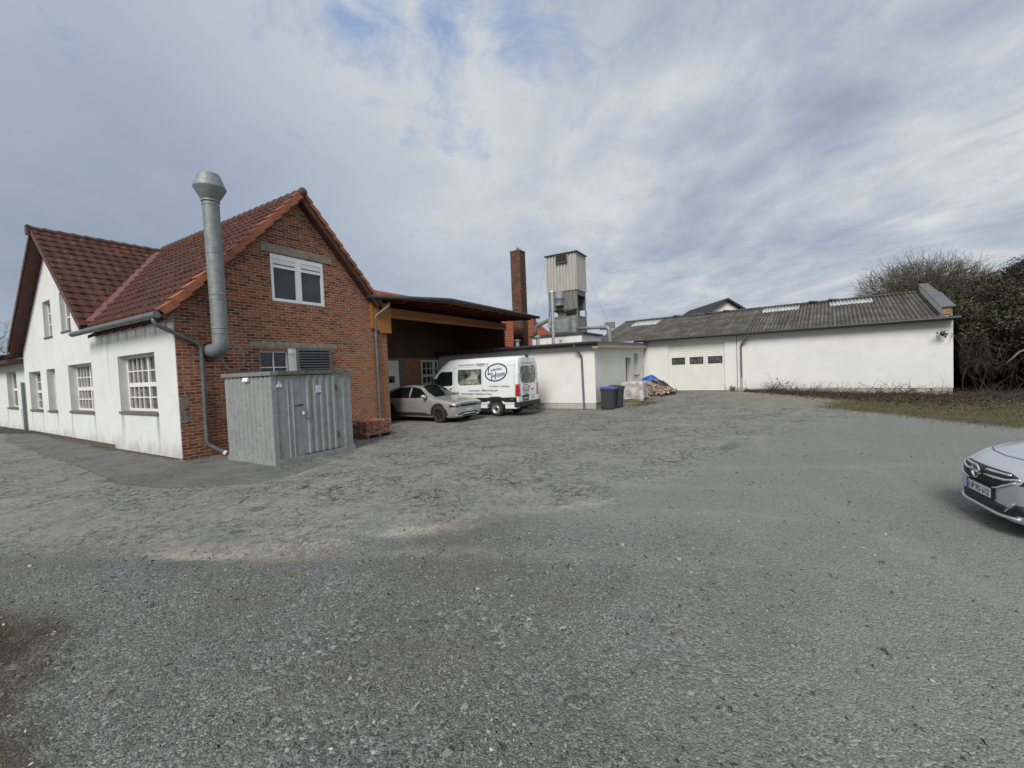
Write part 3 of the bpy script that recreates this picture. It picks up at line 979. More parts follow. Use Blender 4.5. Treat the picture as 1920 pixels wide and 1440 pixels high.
    mc = t.mix(t.mapr(t.noise(oc, 1.6, 5, 0.7), 0.38, 0.62), (0.050, 0.033, 0.020), (0.095, 0.078, 0.034))
    mc = t.mix(t.mapr(fin, 0.45, 0.72, 0, 0.45), mc, (0.14, 0.105, 0.065))
    sxy = t.n('ShaderNodeSeparateXYZ')
    t.link(oc, sxy.inputs[0])
    mc = t.mix(t.mapr(sxy.outputs[0], 3.0, -2.0), mc, t.mix(t.mapr(fin, 0.35, 0.7), (0.022, 0.016, 0.011), (0.060, 0.045, 0.024)))  # moss darker towards the left: corner vignette put into its colour
    c = t.mix(mf, c, mc)
    t.link(c, b.inputs['Base Color'])
    b.inputs['Roughness'].default_value = 0.93
    b.inputs['Specular IOR Level'].default_value = 0.25
    hg = t.math('MULTIPLY', gf, t.math('ADD', t.math('MULTIPLY', t.math('SUBTRACT', 1.0, d1), t.math('MULTIPLY', gm, 1.2)), t.math('MULTIPLY', t.math('SUBTRACT', 1.0, d2), 0.7)))
    ha = t.math('MULTIPLY', t.math('SUBTRACT', 1.0, gf), t.math('SUBTRACT', t.math('ADD', t.math('MULTIPLY', fin, 0.6), t.math('MULTIPLY', fin2, 0.4)), t.math('MULTIPLY', crk, 0.9)))
    bump(t, b, t.math('ADD', t.math('ADD', hg, ha), t.math('MULTIPLY', mf, t.math('MULTIPLY', fin, 1.2))), 0.9, 0.016)
    return m


MAT['ground'] = ground_mat()
gnames = ('gravel', 'dark', 'sand', 'soil', 'moss', 'fine', 'track')
ground = np_mesh('ground', V, F, MAT['ground'], {k: a.ravel() for k, a in zip(gnames, gmask)}, kind='structure', smooth=True)


# loose stones on the gravel: uncountable
def stone_mat():
    m, t, b = new_mat('loose_stone')
    a = t.n('ShaderNodeAttribute', attribute_name='tone').outputs['Fac']
    oc = t.n('ShaderNodeTexCoord').outputs['Object']
    c = t.ramp(a, [(0.0, (0.075, 0.079, 0.082)), (0.4, (0.165, 0.173, 0.168)), (0.7, (0.262, 0.268, 0.258)), (0.9, (0.38, 0.372, 0.352)), (1.0, (0.58, 0.575, 0.555))])
    n = t.noise(oc, 90, 3, 0.7)
    c = t.mix(t.mapr(n, 0.35, 0.65, 0.35, 0.0), c, (0.07, 0.068, 0.064))
    t.link(c, b.inputs['Base Color'])
    b.inputs['Roughness'].default_value = 0.9
    b.inputs['Specular IOR Level'].default_value = 0.3
    return m


def rand_rot(n):
    q = RNG.normal(size=(n, 4))
    q /= np.linalg.norm(q, axis=1)[:, None]
    w_, x, y, z = q.T
    return np.stack([np.stack([1 - 2 * (y * y + z * z), 2 * (x * y - z * w_), 2 * (x * z + y * w_)], 1),
                     np.stack([2 * (x * y + z * w_), 1 - 2 * (x * x + z * z), 2 * (y * z - x * w_)], 1),
                     np.stack([2 * (x * z - y * w_), 2 * (y * z + x * w_), 1 - 2 * (x * x + y * y)], 1)], 1)


OCT_V = np.array([(1, 0, 0), (-1, 0, 0), (0, 1, 0), (0, -1, 0), (0, 0, 1), (0, 0, -1)], float)
OCT_F = np.array([(0, 2, 4), (2, 1, 4), (1, 3, 4), (3, 0, 4), (2, 0, 5), (1, 2, 5), (3, 1, 5), (0, 3, 5)])
CUB_V = np.array([(x, y, z) for x in (-1, 1) for y in (-1, 1) for z in (-1, 1)], float) * 0.62
CUB_V = np.concatenate([CUB_V, OCT_V * 0.95])
CUB_F = []
for ax in range(3):
    for sg in (-1, 1):
        ids = [i for i in range(8) if np.sign(CUB_V[i][ax]) == sg]
        cen = 8 + [i for i in range(6) if OCT_V[i][ax] == sg][0]
        o1, o2 = [(1, 2), (0, 2), (0, 1)][ax]
        ids.sort(key=lambda i: math.atan2(CUB_V[i][o2], CUB_V[i][o1]))
        for k in range(4):
            CUB_F.append((ids[k], ids[(k + 1) % 4], cen))
CUB_F = np.array(CUB_F)


def stones(n, y0, y1, smin, smax, tmpl, gmin=0.3, pw=2.0, bright=0.0):
    Vt, Ft = tmpl
    y = y0 + (y1 - y0) * RNG.random(n) ** 1.25
    x = (RNG.random(n) * 2 - 1) * (1.35 * y + 1.8)
    g, dk, sa_, so_, mo_, fi_, tr_ = masks(x, y)
    dens = 0.5 + 0.5 * lowfreq(x, y, 1.5, 21)
    thin = np.where(x > 1.5, np.clip(1.15 - 0.22 * (x - 1.5), 0.15, 1), 1.0)
    keep = (RNG.random(n) < np.clip(g * (0.12 + 1.2 * np.clip(dens, 0, 1) ** 1.6) * (1 - 0.9 * np.clip(mo_, 0, 1)) * thin * (1 - 0.55 * fi_), 0, 1)) & (g > gmin)
    x, y = x[keep], y[keep]
    n = len(x)
    s = smin + (smax - smin) * RNG.random(n) ** pw
    Rm = rand_rot(n)
    jit = 1 + 0.35 * RNG.normal(size=(n, len(Vt), 1))
    sc = np.stack([np.ones(n), RNG.uniform(0.55, 1, n), RNG.uniform(0.35, 0.75, n)], 1)
    P = np.einsum('nij,nkj->nki', Rm, Vt[None] * np.clip(jit, 0.55, 1.5) * sc[:, None]) * s[:, None, None]
    P[:, :, 2] *= 0.7
    P += np.stack([x, y, H(x, y) + s * 0.14], 1)[:, None]
    Fm = (Ft[None] + (np.arange(n) * len(Vt))[:, None, None]).reshape(-1, 3)
    tone = np.clip(RNG.beta(2.1, 2.7, n) + bright, 0, 1)
    return P.reshape(-1, 3), Fm, np.repeat(tone, len(Vt))


SV, SF, ST = [], [], []
o = 0
for a in (stones(70000, 1.5, 6.8, 0.0045, 0.011, (OCT_V, OCT_F)),
          stones(24000, 1.8, 10.5, 0.008, 0.020, (CUB_V, CUB_F), gmin=0.06, pw=2.6),
          stones(1500, 2.0, 11.5, 0.018, 0.036, (CUB_V, CUB_F), bright=0.12, pw=3.0),
          stones(1300, 2.0, 12.0, 0.008, 0.018, (CUB_V, CUB_F), bright=0.42)):
    SV.append(a[0])
    SF.append(a[1] + o)
    ST.append(a[2])
    o += len(a[0])
MAT['stone'] = stone_mat()
np_mesh('gravel', np.concatenate(SV), np.concatenate(SF), MAT['stone'], {'tone': np.concatenate(ST)}, kind='stuff',
        label='loose grey crushed stone scattered over the front of the yard', cat='gravel')


# ------------------------------------------------------------------ building helpers
def wbox(mb, face, c0, a0, a1, d0, d1, z0, z1, mi=0):
    """box on a wall plane; d is measured outwards from the plane"""
    if face == 'Y':
        mb.box(a0, a1, c0 - d1, c0 - d0, z0, z1, mi)
    else:
        mb.box(c0 - d1, c0 - d0, a0, a1, z0, z1, mi)
    return mb


def window(root, face, c0, a0, a1, z0, z1, depth, cols, rows, frame='white_wood', glass='glass', fw=0.06, thick_col=None, thick_row=None,
           mw=0.024, sill=None, name='window', label=None):
    """frame with glazing bars recessed by depth behind the wall plane; one pane mesh; optional sill"""
    f = MB()
    d1, d0 = -depth, -depth - 0.06
    for q in ((a0, a0 + fw, z0, z1), (a1 - fw, a1, z0, z1)):
        wbox(f, face, c0, q[0], q[1], d0, d1, q[2], q[3])
    for q in ((z0, z0 + fw), (z1 - fw, z1)):
        wbox(f, face, c0, a0 + fw, a1 - fw, d0, d1 - 0.002, q[0], q[1])
    tc_, tr = thick_col or {}, thick_row or {}
    A0, A1, B0, B1 = a0 + fw, a1 - fw, z0 + fw, z1 - fw
    for i, p in enumerate(cols):
        x = A0 + (A1 - A0) * p
        h = tc_.get(i, mw) / 2
        wbox(f, face, c0, x - h, x + h, d0 + 0.008, d1 + (0.004 if i in tc_ else -0.008), B0, B1)
    for i, p in enumerate(rows):
        z = B0 + (B1 - B0) * p
        h = tr.get(i, mw) / 2
        wbox(f, face, c0, A0, A1, d0 + 0.011, d1 + (0.006 if i in tr else -0.011), z - h, z + h)
    fo = part(name, f, MAT[frame], root, label=label)
    g = wbox(MB(), face, c0, A0 - 0.005, A1 + 0.005, d0 - 0.006, d0 + 0.006, B0 - 0.005, B1 + 0.005)
    part('pane', g, MAT[glass], fo)
    if sill:
        e, pr, th = sill
        part('sill', wbox(MB(), face, c0, a0 - e, a1 + e, -depth - 0.02, pr, z0 - th, z0 + 0.01), MAT['sill'], fo, bevel=0.008)
    return fo


def tile_roof(name, parent, O, A, Dn, length, slope, mat, pw=0.33, pl=0.39, amp=0.034, lift=0.034, seg=8):
    """wavy interlocking tiles. O: ridge start, A: unit along ridge, Dn: unit down the slope"""
    off = Vector(parent['off'])
    O, A, Dn = Vector(O) - off, Vector(A).normalized(), Vector(Dn).normalized()
    N = A.cross(Dn).normalized()
    if N.z < 0:
        N = -N
    nc = int(round(length / pw))
    nr = int(math.ceil(slope / pl))
    xs = np.linspace(0, nc * pw, nc * seg + 1)
    ph = (xs / pw) % 1.0
    prof = amp * (0.5 + 0.5 * np.cos(2 * np.pi * (ph - 0.25))) ** 1.3
    rows, vv = [], []
    for r in range(nr):
        y0, y1 = r * pl, min((r + 1) * pl, slope)
        for y, h in ((y0, 0.0), (y0 + (y1 - y0) * 0.96, lift * 0.96), (y1, lift), (y1, -0.012)):
            rows.append(h)
            vv.append(y)
    rows, vv = np.array(rows), np.array(vv)
    X, Y = np.meshgrid(xs, vv)
    jit = np.repeat(np.repeat(RNG.normal(0, 0.0075, (nr, nc)), seg, axis=1), 4, axis=0)
    jit = np.concatenate([jit, jit[:, -1:]], 1)
    Hh = prof[None] + rows[:, None] + np.where(rows[:, None] > 0, jit, 0)
    # scalloped lower edge
    Yv = Y + np.where((np.arange(len(vv)) % 4 >= 1)[:, None], -0.02 + 0.03 * (prof / max(amp, 1e-6))[None], 0)
    Pn = np.array(O)[None, None] + X[..., None] * np.array(A) + Yv[..., None] * np.array(Dn) + Hh[..., None] * np.array(N)
    nxx = len(xs)
    i0 = (np.arange(len(vv) - 1)[:, None] * nxx + np.arange(nxx - 1)[None]).ravel()
    Fq = np.stack([i0, i0 + 1, i0 + nxx + 1, i0 + nxx], 1)
    if A.cross(Dn).dot(N) < 0:
        Fq = Fq[:, ::-1]
    ob = np_mesh(name, Pn.reshape(-1, 3), Fq, mat, parent=parent)
    me = ob.data
    lay = me.uv_layers.new(name='UVMap')
    vi = np.empty(len(me.loops), int)
    me.loops.foreach_get('vertex_index', vi)
    uvs = np.stack([X.ravel(), (Y - 0.0).ravel()], 1)
    # keep both ends of a course inside its own cell
    rr = np.repeat(np.arange(nr), 4)[:, None] * np.ones((1, nxx))
    uvs[:, 1] = np.clip(uvs[:, 1], (rr * pl + 0.004).ravel(), (rr * pl + pl - 0.004).ravel())
    lay.data.foreach_set('uv', uvs[vi].astype(np.float32).ravel())
    ob['off'] = tuple(off)
    return ob


def corr_roof(name, parent, O, A, Dn, length, slope, mat, pitch=0.177, amp=0.032, rows=5, seg=8, step=0.012, thick=0.0):
    off = Vector(parent['off'])
    O, A, Dn = Vector(O) - off, Vector(A).normalized(), Vector(Dn).normalized()
    N = A.cross(Dn).normalized()
    if N.z < 0:
        N = -N
    nw = int(length / pitch * seg)
    xs = np.linspace(0, length, nw + 1)
    prof = amp * np.cos(2 * np.pi * xs / pitch)
    # sheets overlap sideways about every metre
    sheet = np.floor(xs / 1.05)
    shv = np.random.default_rng(5).normal(0, 0.006, 400)[sheet.astype(int)]
    vv, hh = [], []
    for r in range(rows):
        vv += [slope * r / rows, slope * (r + 1) / rows - 0.001]
        hh += [0.0, step]
    vv, hh = np.array(vv), np.array(hh)
    X, Y = np.meshgrid(xs, vv)
    sag = 0.012 * np.sin(xs * 0.7 + 1) + 0.006 * np.sin(xs * 1.9)
    Hh = prof[None] + hh[:, None] + shv[None] + sag[None]
    Pn = np.array(O)[None, None] + X[..., None] * np.array(A) + Y[..., None] * np.array(Dn) + Hh[..., None] * np.array(N)
    nxx = len(xs)
    i0 = (np.arange(len(vv) - 1)[:, None] * nxx + np.arange(nxx - 1)[None]).ravel()
    Fq = np.stack([i0, i0 + 1, i0 + nxx + 1, i0 + nxx], 1)
    if A.cross(Dn).dot(N) < 0:
        Fq = Fq[:, ::-1]
    ob = np_mesh(name, Pn.reshape(-1, 3), Fq, mat, parent=parent, smooth=True)
    me = ob.data
    lay = me.uv_layers.new(name='UVMap')
    vi = np.empty(len(me.loops), int)
    me.loops.foreach_get('vertex_index', vi)
    lay.data.foreach_set('uv', np.stack([X.ravel(), Y.ravel()], 1)[vi].astype(np.float32).ravel())
    so_ = ob.modifiers.new('thickness', 'SOLIDIFY')
    so_.thickness = 0.012
    so_.offset = -1
    ob['off'] = tuple(off)
    return ob


def bend(pts, rad=0.08, n=4):
    """round the corners of a polyline"""
    pts = [Vector(p) for p in pts]
    out = [pts[0]]
    for i in range(1, len(pts) - 1):
        a, b, c = pts[i - 1], pts[i], pts[i + 1]
        r = min(rad, (a - b).length * 0.45, (c - b).length * 0.45)
        p, q = b + (a - b).normalized() * r, b + (c - b).normalized() * r
        for k in range(n + 1):
            t = k / n
            out.append(p * (1 - t) ** 2 + b * 2 * t * (1 - t) + q * t * t)
    out.append(pts[-1])
    return out


def downpipe(root, pts, r=0.05, mat='zinc', label=None, clips=()):
    m = MB().tube(bend(pts, 0.13), r, 12)
    for c in clips:
        m.lathe([(r + 0.012, -0.02), (r + 0.012, 0.02)], c, 12, close=False)
    return part('downpipe', m, MAT[mat], root, smooth=True, sharp=50, label=label)


# ------------------------------------------------------------------ brick workshop with the white side wall
bw = thing('brick_workshop', 'brick gabled workshop with red tiled roofs and a white plastered side wall', 'building', (0, 0, 0), 'Y')
ridge_u, ridge_z = 3.75, 8.30
SM = 1.06                                   # slope of the main roof
cr_v, cr_z, SC_ = 10.33, 8.16, 0.865        # ridge of the white cross gable and its slope
holes = [(2.69, 4.58, 4.61, 6.13), (2.18, 3.10, 1.95, 2.99), (3.38, 4.72, 2.15, 3.085)]
part('gable_wall', MB().wall('Y', 0.0, [(0.0, -0.15), (7.4, -0.15), (7.4, 4.2), (3.75, 8.08), (0.0, 4.08)], holes, 0.32), MAT['brick'], bw)
part('side_wall', MB().box(7.1, 7.4, 0.322, 3.2, -0.15, 5.0), MAT['brick'], bw)
part('rear_wall', MB().box(7.402, 16.4, 3.22, 3.5, -0.1, 5.2), MAT['brick'], bw)
lh = [(1.33, 4.08, 1.27, 3.01), (6.48, 9.0, 1.21, 2.93), (10.66, 11.8, 1.19, 2.87), (12.66, 14.45, 1.19, 2.84),
      (10.6, 11.65, 4.15, 5.59), (8.32, 9.42, 4.21, 5.69)]
part('plaster_wall', MB().wall('X', -0.012, [(0.012, 0.05), (4.78, 0.05), (4.78, 0.17), (15.15, 0.26), (15.15, 3.86), (cr_v, 7.96), (5.66, 3.95), (0.012, 3.95)], lh, 0.34),
     MAT['plaster_l'], bw)
part('plinth', MB().box(0.02, 0.3, 0.34, 15.1, -0.1, 0.26), M('stained_plinth', (0.12, 0.082, 0.066), 0.95, var=0.5, scale=9, dirt=(0.05, 0.048, 0.04), dscale=4), bw)
# windows of the white wall: three panes beside two, above and below a transom
for a0, a1, z0, z1 in lh[:2]:
    window(bw, 'X', -0.012, a0, a1, z0, z1, 0.22, [0.20, 0.40, 0.60, 0.733, 0.867], [0.22, 0.47, 0.74], thick_col={1: 0.10}, thick_row={1: 0.13},
           fw=0.085, mw=0.035, glass='glass_cur_refl', sill=(0.04, 0.05, 0.07))
window(bw, 'X', -0.012, *lh[2], 0.22, [0.5], [0.22, 0.47, 0.74], thick_row={1: 0.11}, mw=0.03, glass='glass_cur_refl', sill=(0.04, 0.05, 0.07))
window(bw, 'X', -0.012, *lh[3], 0.22, [0.33, 0.66], [0.22, 0.47, 0.74], thick_row={1: 0.11}, mw=0.03, glass='glass_cur_refl', sill=(0.04, 0.05, 0.07))
for q in lh[4:]:
    window(bw, 'X', -0.012, *q, 0.15, [0.5], [0.36, 0.70], mw=0.045, glass='glass_cur_refl', sill=(0.03, 0.04, 0.05))
# upper gable window with roller shutter box
uw = window(bw, 'Y', 0.0, 2.69, 4.58, 4.61, 6.13, 0.02, [0.5], [0.78], 'pvc', 'glass', fw=0.10, thick_col={0: 0.20}, thick_row={0: 0.09})
m = wbox(MB(), 'Y', 0, 2.70, 4.57, -0.07, -0.012, 5.98, 6.12)
for k in range(5):
    wbox(m, 'Y', 0, 2.80, 4.47, -0.075, -0.030 + 0.004 * (k % 2), 5.83 + 0.03 * k, 5.858 + 0.03 * k)
part('shutter_box', m, MAT['pvc'], uw)
part('lintel', MB().prism([(2.41, 6.16), (4.95, 6.16), (4.96, 6.40), (2.40, 6.43)], 'y', -0.014, 0.1), MAT['concrete'], bw, bevel=0.01)
part('lintel', MB().prism([(1.92, 3.095), (4.97, 3.10), (4.97, 3.27), (1.91, 3.29)], 'y', -0.016, 0.1), MAT['concrete'], bw, bevel=0.01)
window(bw, 'Y', 0.0, 2.18, 3.10, 1.96, 2.985, 0.05, [0.5], [0.5], 'white_wood', 'glass', fw=0.035, mw=0.03)
part('jamb', MB().box(3.10, 3.378, -0.004, 0.1, 1.95, 3.09), MAT['dirty_white'], bw)
m = MB()
for q in ((3.38, 3.45, 2.15, 3.085), (4.60, 4.67, 2.15, 3.085)):
    wbox(m, 'Y', 0, q[0], q[1], -0.1, 0.07, q[2], q[3])
wbox(m, 'Y', 0, 3.45, 4.60, -0.1, 0.066, 3.02, 3.085)
wbox(m, 'Y', 0, 4.67, 4.72, -0.1, 0.02, 2.15, 3.085)
for k in range(9):
    z = 2.2 + k * 0.09
    m.add([(3.45, -0.075, z), (4.60, -0.075, z), (4.60, 0.02, z + 0.075), (3.45, 0.02, z + 0.075),
           (3.45, -0.075, z + 0.012), (4.60, -0.075, z + 0.012), (4.60, 0.02, z + 0.087), (3.45, 0.02, z + 0.087)],
          [(0, 1, 2, 3), (7, 6, 5, 4), (0, 4, 5, 1), (1, 5, 6, 2), (2, 6, 7, 3), (3, 7, 4, 0)])
lo_ = part('louvre', m, MAT['slat'], bw)
part('louvre_box', wbox(MB(), 'Y', 0, 3.45, 4.60, -0.12, -0.05, 2.15, 3.02), MAT['dark'], lo_)
part('socket_box', wbox(MB(), 'Y', 0, 3.13, 3.21, 0.006, 0.06, 2.90, 2.99), MAT['pvc'], bw, bevel=0.008)
# patches of mortar on the brickwork
def patch_ring(cx, cz, rx, rz, n, seed):
    """ragged ring of mortar where an old flue opening was bricked up"""
    r = random.Random(seed)
    vs, fs = [], []
    for k in range(n):
        a = 2 * math.pi * k / n
        o_, i_ = 1 + r.uniform(0.02, 0.22), 1 - r.uniform(0.0, 0.16)
        for f in (o_, i_):
            for y in (-0.007, 0.02):
                vs.append((cx + rx * f * math.cos(a), y, cz + rz * f * math.sin(a)))
    for k in range(n):
        j = (k + 1) % n
        a, b = 4 * k, 4 * j
        fs += [(a, b, b + 2, a + 2), (a + 1, a + 3, b + 3, b + 1), (a, a + 1, b + 1, b), (a + 2, b + 2, b + 3, a + 3)]
    return MB().add(vs, fs)


part('mortar_patch', patch_ring(1.42, 2.78, 0.30, 0.36, 40, 3), MAT['mortar_patch'], bw)
part('mortar_patch', MB().prism([(0.004, 1.02), (0.10, 1.0), (0.24, 1.06), (0.31, 1.13), (0.22, 1.18), (0.12, 1.20), (0.15, 1.27), (0.09, 1.33), (0.14, 1.40), (0.24, 1.48),
                                 (0.22, 1.60), (0.26, 1.68), (0.17, 1.74), (0.06, 1.72), (0.004, 1.64)], 'y', -0.008, 0.02), MAT['mortar_patch'], bw)
# main roof
cm = 1 / math.sqrt(1 + SM * SM)
mr = tile_roof('roof', bw, (ridge_u, -0.30, ridge_z), (0, 1, 0), (-cm, 0, -SM * cm), 11.0, 4.12 / cm, MAT['tile'])
_b = bmesh.new()
_b.from_mesh(mr.data)
_k = [f for f in _b.faces if f.calc_center_median().y > cr_v - (cr_z - (ridge_z - SM * (ridge_u - f.calc_center_median().x))) / SC_ + 0.12]
bmesh.ops.delete(_b, geom=_k, context='FACES')
_b.to_mesh(mr.data)
_b.free()
part('roof', MB().add([(ridge_u, -0.28, ridge_z), (ridge_u, 10.6, ridge_z), (7.0, 10.6, ridge_z - SM * 3.25), (7.0, -0.28, ridge_z - SM * 3.25),
                       (ridge_u, -0.28, ridge_z - 0.12), (ridge_u, 10.6, ridge_z - 0.12), (7.0, 10.6, ridge_z - SM * 3.25 - 0.12), (7.0, -0.28, ridge_z - SM * 3.25 - 0.12)],
                      [(0, 3, 2, 1), (4, 5, 6, 7), (0, 1, 5, 4), (1, 2, 6, 5), (2, 3, 7, 6), (3, 0, 4, 7)]), MAT['tile'], bw)
# cross roof: near slope, far slope
cc = 1 / math.sqrt(1 + SC_ * SC_)
tile_roof('roof', bw, (-0.42, cr_v, cr_z), (1, 0, 0), (0, -cc, -SC_ * cc), 7.8, 4.72 / cc, MAT['tile'])
part('roof', MB().add([(-0.42, cr_v, cr_z), (7.6, cr_v, cr_z), (7.6, 15.25, cr_z - SC_ * 4.92), (-0.42, 15.25, cr_z - SC_ * 4.92),
                       (-0.42, cr_v, cr_z - 0.1), (7.6, cr_v, cr_z - 0.1), (7.6, 15.25, cr_z - SC_ * 4.92 - 0.1), (-0.42, 15.25, cr_z - SC_ * 4.92 - 0.1)],
                      [(0, 1, 2, 3), (7, 6, 5, 4), (0, 4, 5, 1), (1, 5, 6, 2), (2, 6, 7, 3), (3, 7, 4, 0)]), MAT['tile'], bw)
# soffits and boards under the white gable's verge
part('verge_board', MB().add([(-0.41, cr_v, cr_z - 0.11), (-0.0, cr_v, cr_z - 0.11), (-0.0, 15.24, cr_z - SC_ * 4.91 - 0.11), (-0.41, 15.24, cr_z - SC_ * 4.91 - 0.11),
                              (-0.41, cr_v, cr_z - 0.22), (-0.0, cr_v, cr_z - 0.22), (-0.0, 15.24, cr_z - SC_ * 4.91 - 0.22), (-0.41, 15.24, cr_z - SC_ * 4.91 - 0.22)],
                             [(0, 3, 2, 1), (4, 5, 6, 7), (0, 1, 5, 4), (1, 2, 6, 5), (2, 3, 7, 6), (3, 0, 4, 7)]), MAT['barge'], bw)
part('verge_board', MB().add([(-0.41, cr_v, cr_z - 0.03), (-0.0, cr_v, cr_z - 0.03), (-0.0, 5.62, cr_z - SC_ * 4.71 - 0.03), (-0.41, 5.62, cr_z - SC_ * 4.71 - 0.03),
                              (-0.41, cr_v, cr_z - 0.20), (-0.0, cr_v, cr_z - 0.20), (-0.0, 5.62, cr_z - SC_ * 4.71 - 0.20), (-0.41, 5.62, cr_z - SC_ * 4.71 - 0.20)],
                             [(0, 1, 2, 3), (7, 6, 5, 4), (0, 4, 5, 1), (1, 5, 6, 2), (2, 6, 7, 3), (3, 7, 4, 0)]), MAT['barge'], bw)
# verge tiles of the brick gable, stepping up the rake
def verge(p0, p1, n, w_, drop, out):
    """row of angled verge tiles from the eave p0 to the ridge p1 (u,z)"""
    mb = MB()
    for k in range(n):
        t0, t1 = k / n, (k + 1.06) / n
        a = (p0[0] + (p1[0] - p0[0]) * t0, p0[1] + (p1[1] - p0[1]) * t0)
        b = (p0[0] + (p1[0] - p0[0]) * t1, p0[1] + (p1[1] - p0[1]) * t1)
        L = math.hypot(b[0] - a[0], b[1] - a[1])
        ux, uz = (b[0] - a[0]) / L, (b[1] - a[1]) / L
        nx, nz = (-uz, ux) if ux > 0 else (uz, -ux)
        la, lb = 0.095, 0.035      # lower end lies on top of the next one
        top = [(a[0] + nx * la, a[1] + nz * la), (b[0] + nx * lb, b[1] + nz * lb)]
        bot = [(a[0] - nx * (drop - la), a[1] - nz * (drop - la)), (b[0] - nx * (drop - lb), b[1] - nz * (drop - lb))]
        poly = [bot[0], bot[1], top[1], top[0]]
        mb.prism(poly, 'y', out - 0.004 * (1 - (k % 2)), out + 0.035)
        poly2 = [(q[0] - nx * 0.03, q[1] - nz * 0.03) for q in top[::-1]]
        mb.prism([top[0], top[1], *poly2], 'y', out + 0.036, out + w_)
    return mb


eL = (ridge_u - 4.12, ridge_z - SM * 4.12)
part('verge', verge(eL, (ridge_u - 0.02, ridge_z), 14, 0.26, 0.20, -0.34), MAT['verge'], bw, bevel=0.006)
part('verge', verge((6.88, ridge_z - SM * 3.13), (ridge_u + 0.02, ridge_z), 11, 0.26, 0.13, -0.34), MAT['verge'], bw, bevel=0.006)
part('barge_board', MB().prism([(6.85, ridge_z - SM * 3.10 - 0.10), (ridge_u, ridge_z - 0.10), (ridge_u, ridge_z - 0.34), (6.75, ridge_z - SM * 3.0 - 0.34)], 'y', -0.30, -0.001), MAT['barge'], bw)
part('barge_board', MB().prism([(-0.3, ridge_z - SM * 4.05 - 0.12), (ridge_u, ridge_z - 0.12), (ridge_u, ridge_z - 0.26), (-0.3, ridge_z - SM * 4.05 - 0.26)], 'y', -0.29, -0.002), MAT['barge'], bw)
# ridge caps
m = MB()
for k in range(28):
    v0 = -0.36 + k * 0.39
    if v0 > 10.2:
        break
    m.tube([(ridge_u, v0, ridge_z + 0.0), (ridge_u, v0 + 0.42, ridge_z - 0.015)], [0.135, 0.115], 12)
m.lathe([(0.0, -0.05), (0.10, -0.045), (0.145, 0.0), (0.145, 0.05)], (ridge_u, -0.36, ridge_z), 14, 'y')
part('ridge', m, MAT['ridge'], bw, smooth=True, sharp=50)
m = MB()
for k in range(22):
    u0 = -0.50 + k * 0.39
    m.tube([(u0, cr_v, cr_z + 0.01), (u0 + 0.42, cr_v, cr_z - 0.01)], [0.125, 0.105], 10)
m.box(-0.56, -0.49, cr_v - 0.14, cr_v + 0.14, cr_z - 0.22, cr_z + 0.12)
part('ridge', m, MAT['ridge'], bw, smooth=True, sharp=50)
# verge tiles on the white gable (thin edge)
m = MB()
for k in range(15):
    t0, t1 = k / 15, (k + 1.04) / 15
    a = (cr_v - 4.74 * t0, cr_z - SC_ * 4.74 * t0)
    b = (cr_v - 4.74 * t1, cr_z - SC_ * 4.74 * t1)
    m.prism([(a[0], a[1] - 0.12), (b[0], b[1] - 0.12), (b[0], b[1] + 0.06), (a[0], a[1] + 0.04)], 'x', -0.47 - 0.003 * (k % 2), -0.43)
part('verge', m, MAT['ridge'], bw)
m = MB().prism([(cr_v, cr_z - 0.16), (cr_v, cr_z + 0.05), (15.26, cr_z - SC_ * 4.93 + 0.05), (15.26, cr_z - SC_ * 4.93 - 0.16)], 'x', -0.46, -0.425)
part('verge', m, MAT['ridge'], bw)
# valley sheet: where main and cross slopes meet
pts = []
for k in range(15):
    v_ = 5.72 + (10.15 - 5.72) * k / 14
    z_ = cr_z - SC_ * (cr_v - v_)
    u_ = ridge_u - (ridge_z - z_) / SM
    pts.append(Vector((u_, v_, z_)))
m = MB()
nrm = (Vector((-SM, 0, 1)).normalized() + Vector((0, -SC_, 1)).normalized()).normalized()
for k in range(14):
    a, b = pts[k], pts[k + 1]
    d = (b - a).normalized()
    s = d.cross(nrm).normalized() * 0.13
    ov = d * 0.02
    h0, h1 = nrm * (0.10 if k % 3 else 0.108), nrm * 0.085
    m.add([a - s + h0, a + s + h0, b + s + h0 + ov, b - s + h0 + ov, a - s + nrm * 0.0, a + s + nrm * 0.0, b + s + ov, b - s + ov],
          [(0, 1, 2, 3), (7, 6, 5, 4), (0, 4, 5, 1), (1, 5, 6, 2), (2, 6, 7, 3), (3, 7, 4, 0)])
part('valley', m, MAT['valley'], bw)
# eave: rafter feet, gutter, downpipe
m = MB()
for k in range(8):
    v_ = 0.35 + k * 0.7
    part('rafter_foot', MB().prism([(-0.34, 3.76), (-0.0, 3.96), (-0.0, 3.84), (-0.34, 3.66)], 'y', v_, v_ + 0.09), MAT['barge'], bw)
None
part('gutter', MB().tube([(-0.46, -0.28, 3.86), (-0.46, 6.35, 3.86)], 0.085, 14), MAT['zinc'], bw, smooth=True, sharp=50)
downpipe(bw, [(-0.46, -0.05, 3.84), (-0.46, -0.10, 3.64), (0.56, -0.10, 3.12), (0.56, -0.085, 0.36), (0.86, -0.30, 0.10)], 0.055, 'zinc', clips=[(0.56, -0.088, 2.95), (0.56, -0.086, 0.95)])
part('drain_socket', MB().tube([(0.86, -0.30, 0.10), (0.91, -0.335, 0.055)], 0.066, 14), MAT['white_lamp'], bw)
# downpipe right of the gable, from the canopy gutter
downpipe(bw, [(7.18, -0.47, 5.02), (7.16, -0.45, 4.86), (6.75, -0.09, 4.42), (6.76, -0.085, 0.25)], 0.055, 'zinc', clips=[(6.755, -0.087, 2.4)])
